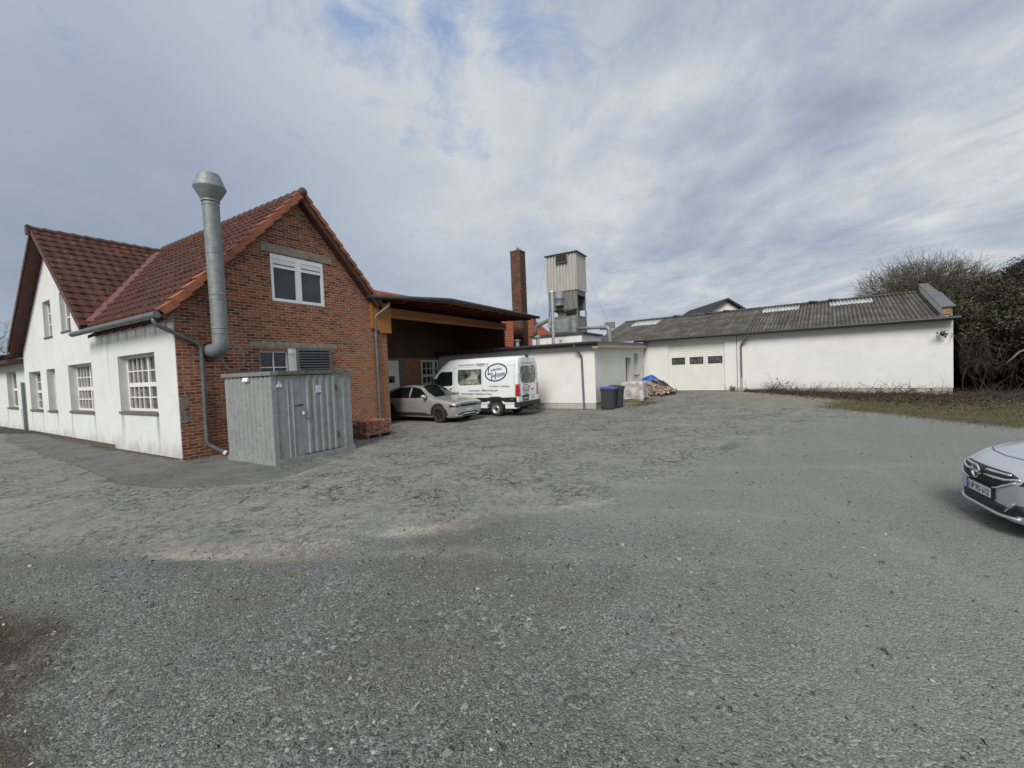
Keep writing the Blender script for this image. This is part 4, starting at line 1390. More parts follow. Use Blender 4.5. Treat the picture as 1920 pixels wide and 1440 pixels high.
# door and window in the brick wall under the canopy
m = wbox(MB(), 'Y', 3.22, 9.2, 11.05, 0.004, 0.06, 0.03, 2.80)
for k in range(7):
    wbox(m, 'Y', 3.22, 9.22, 11.03, 0.06, 0.068, 0.06 + k * 0.39, 0.42 + k * 0.39)
dw = part('door', m, MAT['door_w'], bw)
part('door_window', wbox(MB(), 'Y', 3.22, 10.2, 10.72, 0.061, 0.075, 1.65, 2.0), MAT['car_glass'], dw)
part('door_frame', wbox(wbox(MB(), 'Y', 3.22, 11.05, 11.4, 0.003, 0.08, 0.0, 2.83), 'Y', 3.22, 9.0, 11.05, 0.003, 0.075, 2.802, 2.9), MAT['slat'], bw)
window(bw, 'Y', 3.22 - 0.07, 12.75, 14.2, 1.0, 2.81, 0.0, [0.26, 0.52, 0.75], [0.25, 0.52, 0.76], thick_col={2: 0.22}, thick_row={1: 0.12}, glass='glass', fw=0.09, mw=0.03)

# ------------------------------------------------------------------ low wing beyond the white gable
lw = thing('low_wing', 'low white wing with a dark eave at the far end of the plastered wall', 'building', (0.05, 15.2, 0), 'Y')
part('wall', MB().wall('X', 0.06, [(15.16, 0.15), (23.0, 0.15), (23.0, 3.5), (15.16, 3.5)], [(17.1, 18.95, 1.23, 2.97)], 0.3), MAT['plaster_l'], lw)
window(lw, 'X', 0.06, 17.1, 18.95, 1.23, 2.97, 0.2, [0.5], [0.5], thick_col={0: 0.12}, thick_row={0: 0.13}, glass='glass_cur_refl', sill=(0.05, 0.05, 0.07))
part('roof', MB().prism([(-0.55, 3.48), (-0.55, 3.64), (6.0, 5.2), (6.0, 5.05)], 'y', 15.27, 24.0), MAT['tile_far'], lw)
part('soffit', MB().box(-0.5, 0.055, 15.28, 24.0, 3.3, 3.47), MAT['barge'], lw)
part('gutter', MB().tube([(-0.6, 15.3, 3.6), (-0.6, 24.0, 3.6)], 0.07, 12), MAT['zinc_dark'], lw, smooth=True)
part('downpipe', MB().tube([(-0.02, 15.62, 0.2), (-0.02, 15.62, 2.42)], 0.06, 12), MAT['slat'], lw, smooth=True, sharp=50)

# ------------------------------------------------------------------ exhaust stack on the gable
es = thing('exhaust_stack', 'tall galvanised round exhaust stack with a flared cowl fixed to the brick gable', 'chimney', (0.88, -0.5, 2.7), 'Y')
m = MB().tube(bend([(0.80, 0.0, 2.96), (0.88, -0.50, 2.98), (0.875, -0.50, 3.6)], 0.36, 5) + [(0.875, -0.5, 4.2), (0.86, -0.5, 5.6), (0.845, -0.5, 6.98)], 0.203, 28)
st_ = part('pipe', m, MAT['galv'], es, smooth=True, sharp=50)
m = MB()
for x, z in ((0.876, 3.42), (0.875, 3.56), (0.874, 4.36), (0.872, 4.48), (0.86, 5.62), (0.846, 6.92)):
    part('seam_band', MB().lathe([(0.201, -0.012), (0.213, -0.006), (0.213, 0.006), (0.201, 0.012)], (x, -0.5, z), 28), MAT['galv'], st_, smooth=True)
part('wall_collar', MB().lathe([(0.25, -0.04), (0.26, 0), (0.25, 0.04)], (0.80, -0.02, 2.96), 28, 'y'), MAT['galv'], st_, smooth=True)
part('cowl', MB().lathe([(0.195, 6.90), (0.192, 7.0), (0.225, 7.02), (0.21, 7.06), (0.388, 7.37), (0.392, 7.39), (0.388, 7.405), (0.25, 7.76), (0.235, 7.76), (0.23, 7.70), (0.0, 7.62)], (0.845, -0.5, 0), 32),
     MAT['galv'], es, smooth=True, sharp=40)
part('wall_strut', MB().beam((0.7, -0.28, 4.42), (0.7, 0.0, 4.42), 0.03, 0.03).beam((1.04, -0.28, 4.42), (1.04, 0.0, 4.42), 0.03, 0.03), MAT['zinc'], es)

# ------------------------------------------------------------------ timber canopy over the court
cp = thing('timber_canopy', 'timber canopy with a larch beam and dark gutter over the parked vehicles', 'canopy', (12.0, 0, 3.0), 'Y')
GZ_ = 5.15


def deck_z(v_):
    return 5.13 + 0.055 * (v_ + 1.9)


edge = [(6.45, -0.12), (9.24, -1.90), (17.8, -1.65)]
poly = edge + [(17.8, 3.3), (7.45, 3.3), (7.45, -0.12)]
n = len(poly)
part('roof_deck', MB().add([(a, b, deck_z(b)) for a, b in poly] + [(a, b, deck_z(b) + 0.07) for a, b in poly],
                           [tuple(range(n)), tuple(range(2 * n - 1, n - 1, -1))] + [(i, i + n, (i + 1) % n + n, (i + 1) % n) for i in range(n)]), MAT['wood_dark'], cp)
part('beam', MB().box(7.535, 16.78, -0.08, 0.10, 4.46, 4.86), MAT['wood_beam'], cp)
part('cladding_panel', MB().prism([(6.58, 5.02), (7.55, 5.02), (7.55, 3.80), (6.95, 3.80), (6.88, 3.90), (6.58, 3.95)], 'y', -0.13, -0.003), MAT['wood'], cp)
part('post', MB().box(16.52, 16.68, -0.04, 0.12, 3.12, 4.458), MAT['wood_in'], cp)
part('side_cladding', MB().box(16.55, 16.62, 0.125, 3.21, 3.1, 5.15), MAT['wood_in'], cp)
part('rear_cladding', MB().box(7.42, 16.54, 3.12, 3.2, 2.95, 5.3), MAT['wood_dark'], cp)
for k in range(12):
    u_ = 7.75 + k * 0.86
    v0 = np.interp(u_, [6.45, 9.24, 17.8], [-0.12, -1.90, -1.65]) + 0.12
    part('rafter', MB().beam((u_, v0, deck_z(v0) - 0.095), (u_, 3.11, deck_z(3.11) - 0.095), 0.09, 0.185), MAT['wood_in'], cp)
m = MB()
for (a, b), (c, d) in zip(edge[:-1], edge[1:]):
    m.beam((a, b + 0.05, deck_z(b) - 0.05), (c, d + 0.05, deck_z(d) - 0.05), 0.03, 0.10)
part('fascia', m, MAT['wood_beam'], cp)
part('gutter', MB().tube(bend([(6.35, -0.16, GZ_ + 0.02), (9.2, -2.0, GZ_), (17.85, -1.76, GZ_ + 0.0)], 0.25), 0.085, 14), MAT['zinc_dark'], cp, smooth=True, sharp=50)
downpipe(cp, [(17.35, -1.76, GZ_ - 0.05), (17.35, -1.72, 3.25)], 0.05, 'zinc')

# ------------------------------------------------------------------ flat roofed white annex
an = thing('flat_roofed_annex', 'cream flat roofed annex behind the white van', 'building', (14.31, -6.47, 0), 'Y')
part('front_wall', MB().box(14.31, 14.6, -6.47, 3.21, 0.30, 3.06), MAT['plaster_r'], an)
part('plinth', MB().box(14.335, 14.6, -6.445, 3.21, -0.1, 0.295), MAT['plinth'], an)
part('end_wall', MB().wall('Y', -6.47, [(14.602, 0.30), (23.5, 0.30), (23.5, 3.3), (14.602, 3.06)], [(19.48, 20.63, 0.302, 2.5), (21.28, 22.25, 1.42, 2.76)], 0.35), MAT['plaster_r'], an)
part('plinth', MB().box(14.602, 19.47, -6.445, -6.2, -0.1, 0.296).box(20.64, 23.5, -6.445, -6.2, -0.1, 0.296), MAT['plinth'], an)
da = part('door', MB().box(19.50, 20.61, -6.2, -6.14, 0.18, 2.49), MAT['door_b'], an)
part('handle', MB().box(19.62, 19.66, -6.25, -6.2, 1.1, 1.32), MAT['chrome'], da)
window(an, 'Y', -6.47, 21.28, 22.25, 1.42, 2.76, 0.2, [], [], 'pvc', 'glass', fw=0.07, sill=(0.04, 0.06, 0.05))
roofp = [(14.0, -6.78), (24.4, -6.78), (24.4, 3.21), (14.0, 3.21)]


def an_z(u_):
    return 3.09 + 0.020 * (u_ - 14.0)


part('roof', MB().add([(a, b, an_z(a)) for a, b in roofp] + [(a, b, an_z(a) + 0.14) for a, b in roofp],
                      [(3, 2, 1, 0), (4, 5, 6, 7), (0, 1, 5, 4), (1, 2, 6, 5), (2, 3, 7, 6), (3, 0, 4, 7)]), MAT['bitumen'], an)
part('fascia', MB().box(13.975, 13.998, -6.80, 3.2, an_z(14) - 0.06, an_z(14) + 0.10), MAT['fascia'], an)
part('fascia', MB().add([(13.975, -6.81, an_z(14) + 0.02), (24.4, -6.81, an_z(24.4) + 0.02), (24.4, -6.81, an_z(24.4) + 0.16), (13.975, -6.81, an_z(14) + 0.16),
                         (13.975, -6.782, an_z(14) + 0.02), (24.4, -6.782, an_z(24.4) + 0.02), (24.4, -6.782, an_z(24.4) + 0.16), (13.975, -6.782, an_z(14) + 0.16)],
                        [(0, 1, 2, 3), (7, 6, 5, 4), (0, 4, 5, 1), (1, 5, 6, 2), (2, 6, 7, 3), (3, 7, 4, 0)]), MAT['zinc'], an)
part('soffit', MB().add([(14.0, -6.79, 2.95), (24.3, -6.79, 3.14), (24.3, -6.79, an_z(24.3) + 0.02), (14.0, -6.79, an_z(14) + 0.02),
                         (14.0, -6.475, 2.95), (24.3, -6.475, 3.14), (24.3, -6.475, an_z(24.3) - 0.003), (14.0, -6.475, an_z(14) - 0.003)],
                        [(0, 1, 2, 3), (7, 6, 5, 4), (0, 4, 5, 1), (1, 5, 6, 2), (2, 6, 7, 3), (3, 7, 4, 0)]), MAT['soffit'], an)
part('gutter', MB().tube([(13.90, -6.76, 3.20), (13.90, 3.15, 3.20)], 0.065, 12), MAT['zinc_dark'], an, smooth=True, sharp=50)
downpipe(an, [(13.90, -5.62, 3.16), (13.91, -5.62, 2.98), (14.24, -5.84, 2.60), (14.24, -5.88, 0.02)], 0.05, 'zinc')
part('flood_light', MB().obox((14.15, -6.62, 2.98), (0.10, 0.16, 0.12), Euler((0, 0.5, 0)).to_matrix()), MAT['white_lamp'], an, bevel=0.01)

# roof vents of the annex
def mushroom(u_, v_, h, r, label):
    z0 = an_z(u_) + 0.12
    t_ = thing('roof_vent', label, 'vent', (u_, v_, z0), 'Y', 'small vents on the flat roof')
    part('pipe', MB().lathe([(r, z0), (r, z0 + h), (r * 0.8, z0 + h)], (u_, v_, 0), 16), MAT['bright_pipe'], t_, smooth=True, sharp=50)
    part('cap', MB().lathe([(r * 1.9, z0 + h * 0.92), (r * 2.0, z0 + h), (r * 1.2, z0 + h * 1.15), (0.0, z0 + h * 1.2)], (u_, v_, 0), 16), MAT['tower_pan'], t_, smooth=True, sharp=50)


mushroom(15.2, -1.72, 0.42, 0.11, 'capped bright roof vent in front of the brick chimney')
mushroom(15.6, -2.80, 0.55, 0.10, 'tall capped roof vent beside the canopy downpipe')
mushroom(15.6, -4.15, 0.26, 0.045, 'thin dark roof vent in front of the white roof block')
bp = thing('steel_flue', 'bright straight steel flue rising from the flat roof beside the tower', 'pipe', (15.4, -3.85, 3.2), 'Y')
part('pipe', MB().tube([(15.4, -3.82, 3.1), (15.4, -3.85, 6.10)], 0.085, 16), MAT['bright_pipe'], bp, smooth=True, sharp=50)
part('elbow', MB().tube(bend([(15.4, -3.78, 4.15), (15.38, -3.62, 4.3), (15.4, -3.70, 4.75)], 0.1), 0.075, 12), MAT['tower_pan'], bp, smooth=True)
part('cap', MB().lathe([(0.085, 6.09), (0.07, 6.17), (0.0, 6.2)], (15.4, -3.85, 0), 16), MAT['bright_pipe'], bp, smooth=True)

# white roof block
rb = thing('white_roof_block', 'dirty white block with a mossy rim standing on the flat roof under the tower', 'roof block', (17.0, -4.8, 3.1), 'Y')
part('wall', MB().box(17.0, 20.2, -4.80, -1.7, 3.1, 3.88), MAT['dirty_white'], rb)
part('rim', MB().box(16.9, 20.3, -4.90, -1.6, 3.883, 4.0), MAT['bitumen'], rb)
part('duct', MB().tube(bend([(17.6, -2.7, 4.95), (17.2, -1.85, 4.55), (17.2, -1.8, 4.0)], 0.15), 0.11, 14), MAT['tower_lo'], rb, smooth=True)

# filter tower
ft = thing('filter_tower', 'tall ribbed sheet metal filter tower above the white roof block', 'tower', (18.1, -3.5, 4.0), 'Y')
U0, U1, V0, V1 = 17.4, 18.85, -4.48, -2.58


def ribbed(u0, u1, v0, v1, z0, z1, p=0.19, d=0.06):
    """trapezoid ribbed cladding round a box"""
    pts = []

    def side(a, b, nrm):
        L = math.hypot(b[0] - a[0], b[1] - a[1])
        k = max(2, int(L / p))
        dx, dy = (b[0] - a[0]) / L, (b[1] - a[1]) / L
        st = L / k
        for i in range(k):
            for f, o_ in ((0.0, 0), (0.42, 0), (0.56, -d), (0.86, -d)):
                s_ = (i + f) * st
                pts.append((a[0] + dx * s_ + nrm[0] * o_, a[1] + dy * s_ + nrm[1] * o_))
    side((u0, v1), (u0, v0), (-1, 0))
    side((u0, v0), (u1, v0), (0, -1))
    side((u1, v0), (u1, v1), (1, 0))
    side((u1, v1), (u0, v1), (0, 1))
    return MB().prism(pts, 'z', z0, z1)


part('upper_cladding', ribbed(U0, U1, V0, V1, 6.44, 8.52), MAT['tower_up'], ft)
part('roof', MB().box(U0 - 0.07, U1 + 0.07, V0 - 0.07, V1 + 0.07, 8.522, 8.57), MAT['zinc_dark'], ft)
m = MB()
lv0, lv1 = -3.92, -3.28
m.box(U0 - 0.12, U0 - 0.002, lv0, lv1, 8.02, 8.05)
m.box(U0 - 0.12, U0 - 0.002, lv0 - 0.03, lv0, 8.02, 8.46)
m.box(U0 - 0.12, U0 - 0.002, lv1, lv1 + 0.03, 8.02, 8.46)
for k in range(5):
    m.obox((U0 - 0.065, (lv0 + lv1) / 2, 8.10 + k * 0.08), (0.11, lv1 - lv0 - 0.004, 0.012), Euler((0, 0.6, 0)).to_matrix())
lv = part('louvre', m, MAT['tower_lo'], ft)
part('backing', MB().box(U0 - 0.02, U0 + 0.02, lv0, lv1, 8.05, 8.46), MAT['dark'], lv)
# lower cladding: front sheet and open side
part('lower_cladding', ribbed(U0 + 0.06, U0 + 0.16, V0 + 0.05, V1 - 0.06, 5.40, 6.437, 0.2, 0.025), MAT['tower_lo'], ft)
part('lower_cladding', MB().box(U0 + 0.162, U1 - 0.06, V1 - 0.12, V1 - 0.065, 5.40, 6.437).box(U1 - 0.12, U1 - 0.06, V0 + 0.06, V1 - 0.122, 5.40, 6.437)
     .box(U0 + 0.162, U1 - 0.122, V0 + 0.05, V0 + 0.09, 6.15, 6.437), MAT['tower_lo'], ft)
m = MB()
for uu in (U0 + 0.05, U1 - 0.12):
    for vv_ in (V0 + 0.04, V1 - 0.11):
        part('leg', MB().box(uu - 0.004, uu + 0.066, vv_ - 0.004, vv_ + 0.066, 3.98, 5.398), MAT['tower_lo'], ft)
part('hopper', MB().add([(U0 + 0.2, V0 + 0.2, 5.55), (U1 - 0.2, V0 + 0.2, 5.55), (U1 - 0.2, V1 - 0.2, 5.55), (U0 + 0.2, V1 - 0.2, 5.55),
                         (U0 + 0.5, V0 + 0.6, 5.06), (U1 - 0.5, V0 + 0.6, 5.06), (U1 - 0.5, V1 - 0.6, 5.06), (U0 + 0.5, V1 - 0.6, 5.06)],
                        [(0, 1, 2, 3), (4, 7, 6, 5), (0, 4, 5, 1), (1, 5, 6, 2), (2, 6, 7, 3), (3, 7, 4, 0)]), MAT['tower_lo'], ft)
part('hood', MB().add([(U0 - 0.06, V0 + 0.05, 5.42), (U0 - 0.06, V0 + 0.85, 5.34), (U0 + 0.3, V0 + 0.85, 5.2), (U0 + 0.3, V0 + 0.05, 5.2),
                       (U0 - 0.04, V0 + 0.05, 5.36), (U0 - 0.04, V0 + 0.85, 5.28), (U0 + 0.3, V0 + 0.85, 5.12), (U0 + 0.3, V0 + 0.05, 5.12)],
                      [(0, 1, 2, 3), (7, 6, 5, 4), (0, 4, 5, 1), (1, 5, 6, 2), (2, 6, 7, 3), (3, 7, 4, 0)]), MAT['tower_lo'], ft)
part('lower_box', MB().box(U0 + 0.08, U1 - 0.1, V0 + 0.08, V1 - 0.1, 4.0, 5.0), MAT['tower_lo'], ft)
part('front_panel', MB().box(U0 + 0.045, U0 + 0.078, V0 + 0.62, V1 - 0.42, 4.12, 4.86), MAT['tower_pan'], ft)
part('front_panel', MB().box(U0 + 0.03, U0 + 0.078, V0 + 0.16, V0 + 0.40, 4.06, 4.98), MAT['tower_pan'], ft)
part('cyclone_box', MB().box(U0 + 0.35, U1 - 0.3, V0 + 0.35, V1 - 0.5, 5.0, 5.56), MAT['tower_lo'], ft)
part('side_panel', MB().box(U0 + 0.35, U1 - 0.3, V0 + 0.05, V0 + 0.078, 4.1, 4.84), MAT['tower_pan'], ft)
part('collector', MB().lathe([(0.28, 5.62), (0.28, 6.0), (0.30, 6.02), (0.28, 6.04), (0.28, 6.43)], (U0 + 0.02, V0 + 1.12, 0), 18), MAT['tower_pan'], ft, smooth=True, sharp=50)
for a, b in (((U0, V1, 8.1), (16.6, -1.7, 3.9)), ((U1, V0, 7.6), (20.8, -5.6, 3.4))):
    tag(part('guy_wire', MB().tube([a, b], 0.0045, 5), MAT['zinc'], ft), None)
# duct running right to an elbow
rd = thing('duct_elbow', 'rusty horizontal duct with a grey elbow dropping to the roof right of the tower', 'duct', (16.9, -6.3, 3.3), 'Y')
part('run', MB().tube([(17.3, -4.45, 4.22), (17.0, -6.05, 4.14)], 0.085, 14), M('rust_streaked_duct', (0.24, 0.235, 0.225), 0.7, 0.2, var=0.3, dirt=(0.17, 0.075, 0.04), dscale=5), rd, smooth=True)
part('elbow', MB().tube(bend([(17.05, -5.85, 4.14), (17.0, -6.35, 4.12), (17.0, -6.38, 3.3)], 0.22, 6), 0.125, 16), MAT['galv'], rd, smooth=True, sharp=50)
part('plate', MB().box(17.18, 17.22, -6.62, -6.05, 4.05, 4.40), MAT['tower_lo'], rd)

# brick chimney
ch = thing('brick_chimney', 'square soot stained brick chimney behind the canopy', 'chimney', (19.0, 0.4, 0), 'Y')
cu, cv_ = 18.95, 0.15
part('shaft', MB().box(cu - 0.355, cu + 0.355, cv_ - 0.355, cv_ + 0.355, 2.5, 9.62), MAT['brick_dark'], ch)
part('band', MB().box(cu - 0.375, cu + 0.375, cv_ - 0.375, cv_ + 0.375, 7.32, 7.36), MAT['rust'], ch)
part('crown', MB().box(cu - 0.37, cu + 0.37, cv_ - 0.37, cv_ + 0.37, 9.60, 9.66), MAT['brick_dark'], ch)
part('flue_pot', MB().lathe([(0.10, 9.62), (0.10, 9.9), (0.075, 9.9), (0.07, 9.7)], (cu, cv_, 0), 16), MAT['concrete'], ch, smooth=True, sharp=50)

# long red tiled hall behind
rh = thing('red_tiled_hall', 'long hall with a bright red tiled roof behind the canopy and chimney', 'building', (20, 5.7, 0), 'Y')
part('wall', MB().box(7.7, 39.4, 6.2, 14.6, 0, 4.1), MAT['brick_dark'], rh)
tile_roof('roof', rh, (7.65, cr_v, 8.12), (1, 0, 0), (0, -cc, -SC_ * cc), 32.1, 4.75 / cc, MAT['tile_red'], amp=0.035, lift=0.05, seg=4)
part('roof', MB().add([(7.65, cr_v, 8.10), (39.7, cr_v, 8.10), (39.7, 15.0, 4.06), (7.65, 15.0, 4.06)], [(0, 1, 2, 3)]), MAT['tile_red'], rh, fix=False)
part('gable', MB().prism([(6.2, 4.1), (14.6, 4.1), (cr_v, 7.95)], 'x', 39.0, 39.4), MAT['brick_dark'], rh)

# ------------------------------------------------------------------ long white wing with the sectional door
wg = thing('white_wing', 'long low white wing with a grey corrugated roof and a sectional garage door', 'building', (0, 0, 0), 'R')
part('door_wall', MB().wall('Y', 0.03, [(0.02, -0.1), (5.57, -0.1), (5.57, 3.52), (0.02, 3.52)], [(1.67, 4.92, 0.31, 3.36)], 0.3), MAT['plaster_w'], wg)
part('front_wall', MB().box(5.572, 14.45, 0.0, 0.3, 0.41, 3.52), MAT['plaster_w'], wg)
part('plinth', MB().box(5.60, 14.43, 0.03, 0.3, -0.3, 0.408), MAT['plinth'], wg)
part('end_wall', MB().wall('X', 14.15, [(0.302, -0.3), (12.0, -0.3), (12.0, 3.5), (6.0, 5.45), (0.302, 3.55)], [], 0.3), MAT['plinth'], wg)
part('back_wall', MB().box(-3.5, 14.1, 11.7, 12.0, -0.3, 3.5), MAT['plinth'], wg)
m = MB()
for k in range(31):
    z0 = 0.325 + k * 0.122
    if z0 + 0.11 > 3.36:
        break
    wbox(m, 'Y', 0.03, 1.67, 4.92, -0.135, -0.100, z0, z0 + 0.094)
wbox(m, 'Y', 0.03, 1.67, 4.92, -0.16, -0.136, 0.31, 3.36)
gd = part('garage_door', m, MAT['door_w'], wg)
for a0, a1 in ((1.84, 2.64), (2.92, 3.71), (3.98, 4.78)):
    wn_ = part('door_window', wbox(MB(), 'Y', 0.03, a0, a1, -0.117, -0.085, 1.95, 2.38), MAT['black'], gd, bevel=0.012)
    part('pane', wbox(MB(), 'Y', 0.03, a0 + 0.05, a1 - 0.05, -0.0848, -0.082, 2.0, 2.33), MAT['glass_cur_refl'], wn_)  # no curtain here: pale pane colour stands in for a reflection
part('door_seal', wbox(MB(), 'Y', 0.03, 1.67, 4.92, -0.134, -0.10, 0.305, 0.33), MAT['black'], gd)
part('threshold', MB().box(1.6, 5.0, -0.28, 0.25, -0.1, 0.31), MAT['concrete'], wg)
part('corner_strip', MB().box(5.57, 5.60, -0.012, 0.02, 0.35, 3.5), MAT['zinc'], wg)
part('strip_light', MB().box(2.4, 3.75, -0.22, -0.14, 3.42, 3.49), MAT['white_lamp'], wg, bevel=0.01)
sn = math.hypot(6.4, 1.93)
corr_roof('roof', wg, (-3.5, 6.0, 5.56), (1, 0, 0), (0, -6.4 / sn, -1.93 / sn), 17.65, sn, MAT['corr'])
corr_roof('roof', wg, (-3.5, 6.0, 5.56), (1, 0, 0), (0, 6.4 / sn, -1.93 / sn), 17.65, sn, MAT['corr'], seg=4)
nrm = Vector((0, -1.93, 6.4)).normalized() * 0.035
for s0, L, y0, y1 in ((-2.3, 1.9, 0.55, 2.1), (6.35, 2.0, 0.45, 1.75), (10.0, 2.0, 0.45, 1.75)):
    a = Vector((s0, 6.0 - 6.4 / sn * y0, 5.56 - 1.93 / sn * y0)) + nrm
    # keep the waves of the roof in phase
    s0q = -3.5 + round((s0 + 3.5) / 0.177) * 0.177
    corr_roof('skylight_sheet', wg, (s0q, a.y, a.z), (1, 0, 0), (0, -6.4 / sn, -1.93 / sn), L, y1 - y0, MAT['skylight'], rows=1)
m = MB()
for k in range(17):
    m.tube([(-3.5 + k * 1.05, 6.0, 5.585), (-3.5 + k * 1.05 + 1.07, 6.0, 5.58)], [0.085, 0.075], 10)
for s_ in (0.6, 2.9, 4.05, 9.1, 10.1):
    m.obox((s_, 5.95, 5.64), (0.45, 0.22, 0.10), Euler((0, 0.1, 0.1)).to_matrix())
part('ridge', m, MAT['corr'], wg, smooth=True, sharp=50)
part('fascia', MB().box(-0.2, 14.45, -0.33, 0.0, 3.521, 3.575), MAT['fascia'], wg)
part('gutter', MB().tube([(-0.4, -0.47, 3.585), (14.62, -0.47, 3.60)], 0.078, 14), MAT['zinc_dark'], wg, smooth=True, sharp=50)
downpipe(wg, [(6.25, -0.47, 3.54), (6.22, -0.45, 3.40), (5.80, -0.06, 2.95), (5.80, -0.06, 1.05)], 0.052, 'zinc')
part('drain_stub', MB().tube([(5.80, -0.06, 0.3), (5.80, -0.06, 1.06)], 0.058, 12), MAT['soffit'], wg, smooth=True, sharp=50)
# parapet along the gable end, brick showing at its foot
rf = lambda y: 5.56 - 1.93 / 6.4 * (6.0 - y)
pr = part('parapet', MB().prism([(-0.05, rf(-0.05) + 0.0), (6.3, rf(6.0) + 0.02), (6.3, rf(6.0) + 0.46), (-0.05, rf(-0.05) + 0.42)], 'x', 14.08, 14.42), MAT['plaster_w'], wg)
part('brick_end', MB().box(14.09, 14.41, -0.12, -0.052, rf(0) + 0.05, rf(0) + 0.38), MAT['brick'], pr)
part('cap', MB().add([(14.02, -0.22, rf(-0.2) + 0.44), (14.50, -0.22, rf(-0.2) + 0.44), (14.50, 3.0, rf(3.0) + 0.46), (14.02, 3.0, rf(3.0) + 0.46),
                      (14.02, -0.22, rf(-0.2) + 0.48), (14.50, -0.22, rf(-0.2) + 0.48), (14.50, 3.0, rf(3.0) + 0.50), (14.02, 3.0, rf(3.0) + 0.50)],
                     [(0, 3, 2, 1), (4, 5, 6, 7), (0, 1, 5, 4), (1, 2, 6, 5), (2, 3, 7, 6), (3, 0, 4, 7)]), MAT['zinc'], pr)

part('mossy_coping', MB().add([(14.04, 3.02, rf(3.02) + 0.435), (14.46, 3.02, rf(3.02) + 0.435), (14.46, 6.32, rf(6.0) + 0.455), (14.04, 6.32, rf(6.0) + 0.455),
                               (14.04, 3.02, rf(3.02) + 0.485), (14.46, 3.02, rf(3.02) + 0.485), (14.46, 6.32, rf(6.0) + 0.505), (14.04, 6.32, rf(6.0) + 0.505)],
                              [(0, 3, 2, 1), (4, 5, 6, 7), (0, 1, 5, 4), (1, 2, 6, 5), (2, 3, 7, 6), (3, 0, 4, 7)]), M('mossy_concrete', (0.13, 0.125, 0.10), 0.95, var=0.5, scale=6, dirt=(0.05, 0.05, 0.025), dscale=4), pr)

# white house with a dark gable far behind the wing
gh = thing('gabled_house', 'distant white house gable with a dark roof rising over the corrugated roof', 'house', (27.9, 55.0, 0), 'W')
part('wall', MB().prism([(24.6, 0), (31.2, 0), (31.2, 7.6), (27.95, 9.75), (24.6, 7.6)], 'y', 55.0, 66.0), MAT['plaster_r'], gh)
m = MB()
for sg in (-1, 1):
    x0, x1 = 27.95, 27.95 + sg * 4.1
    m.add([(x0, 54.4, 10.05), (x1, 54.4, 7.45), (x1, 66.4, 7.45), (x0, 66.4, 10.05), (x0, 54.4, 9.80), (x1, 54.4, 7.20), (x1, 66.4, 7.20), (x0, 66.4, 9.80)],
          [(0, 1, 2, 3), (7, 6, 5, 4), (0, 4, 5, 1), (1, 5, 6, 2), (2, 6, 7, 3), (3, 7, 4, 0)])
part('roof', m, MAT['tile_far'], gh)
gw = part('window', MB().box(28.2, 29.2, 54.93, 55.0, 7.2, 8.1), MAT['fascia'], gh)
part('pane', MB().box(28.28, 29.12, 54.91, 54.928, 7.28, 8.02), MAT['glass'], gw)

# dark roofed house above the thicket at the right
dh = thing('dark_roofed_house', 'house with a dark roof edge just visible above the thicket', 'house', (48.0, 40.3, 0), 'W', rot=math.atan2(-0.755, 0.656))
part('wall', MB().prism([(0, 0), (10, 0), (10, 9.6), (5.0, 12.2), (0, 9.6)], 'y', 0, 11.0), MAT['sill'], dh)
m = MB()
for sg in (-1, 1):
    x0, x1 = 5.0, 5.0 + sg * 5.7
    m.add([(x0, -0.5, 12.7), (x1, -0.5, 9.70), (x1, 11.4, 9.70), (x0, 11.4, 12.7), (x0, -0.5, 12.3), (x1, -0.5, 9.30), (x1, 11.4, 9.30), (x0, 11.4, 12.3)],
          [(0, 1, 2, 3), (7, 6, 5, 4), (0, 4, 5, 1), (1, 5, 6, 2), (2, 6, 7, 3), (3, 7, 4, 0)])
part('roof', m, MAT['tile_far'], dh)


# ------------------------------------------------------------------ metal store in front of the gable
ct = thing('metal_store', 'grey galvanised ribbed metal store with a padlocked door against the brick gable', 'container', (1.7, -2.25, 0), 'Y')
cx0, cx1, cy0, cy1, czb, czt = 0.62, 2.86, -3.32, -1.12, 0.10, 2.23


def rib_wall(face, c, a0, a1, z0, z1, ribs, d=0.035):
    """flat sheet with raised ribs: ribs is a list of (start, end)"""
    pts = [(a0, 0.0)]
    for s, e in ribs:
        pts += [(s, 0.0), (s + 0.02, d), (e - 0.02, d), (e, 0.0)]
    pts.append((a1, 0.0))
    back = [(a1, -0.02), (a0, -0.02)]
    poly = pts + back
    if face == 'Y':
        return MB().prism([(a, c - o_) for a, o_ in poly], 'z', z0, z1)
    return MB().prism([(c - o_, a) for a, o_ in poly], 'z', z0, z1)


part('side_wall', rib_wall('X', cx0, cy0 + 0.01, cy1, czb, czt - 0.06, [(cy0 + 0.16 + k * 0.2, cy0 + 0.26 + k * 0.2) for k in range(10)], 0.03), MAT['galv_box'], ct)
part('front_wall', rib_wall('Y', cy0, cx0, 1.36, czb, czt - 0.06, [(0.98, 1.03), (1.10, 1.16)], 0.02), MAT['galv_box'], ct)
dr_ = part('door', rib_wall('Y', cy0 - 0.008, 1.365, 2.44, czb + 0.05, czt - 0.065, [(1.36 + 0.13 + k * 0.19, 1.36 + 0.23 + k * 0.19) for k in range(5)], 0.035), MAT['galv_box'], ct)
part('front_wall', rib_wall('Y', cy0, 2.445, cx1, czb, czt - 0.06, [(2.58, 2.68)], 0.02), MAT['galv_box'], ct)
part('end_wall', MB().box(cx1 - 0.02, cx1, cy0 + 0.03, cy1, czb, czt - 0.06).box(cx0 + 0.03, cx1 - 0.03, cy1 - 0.03, cy1 - 0.002, czb, czt - 0.06), MAT['galv_box'], ct)
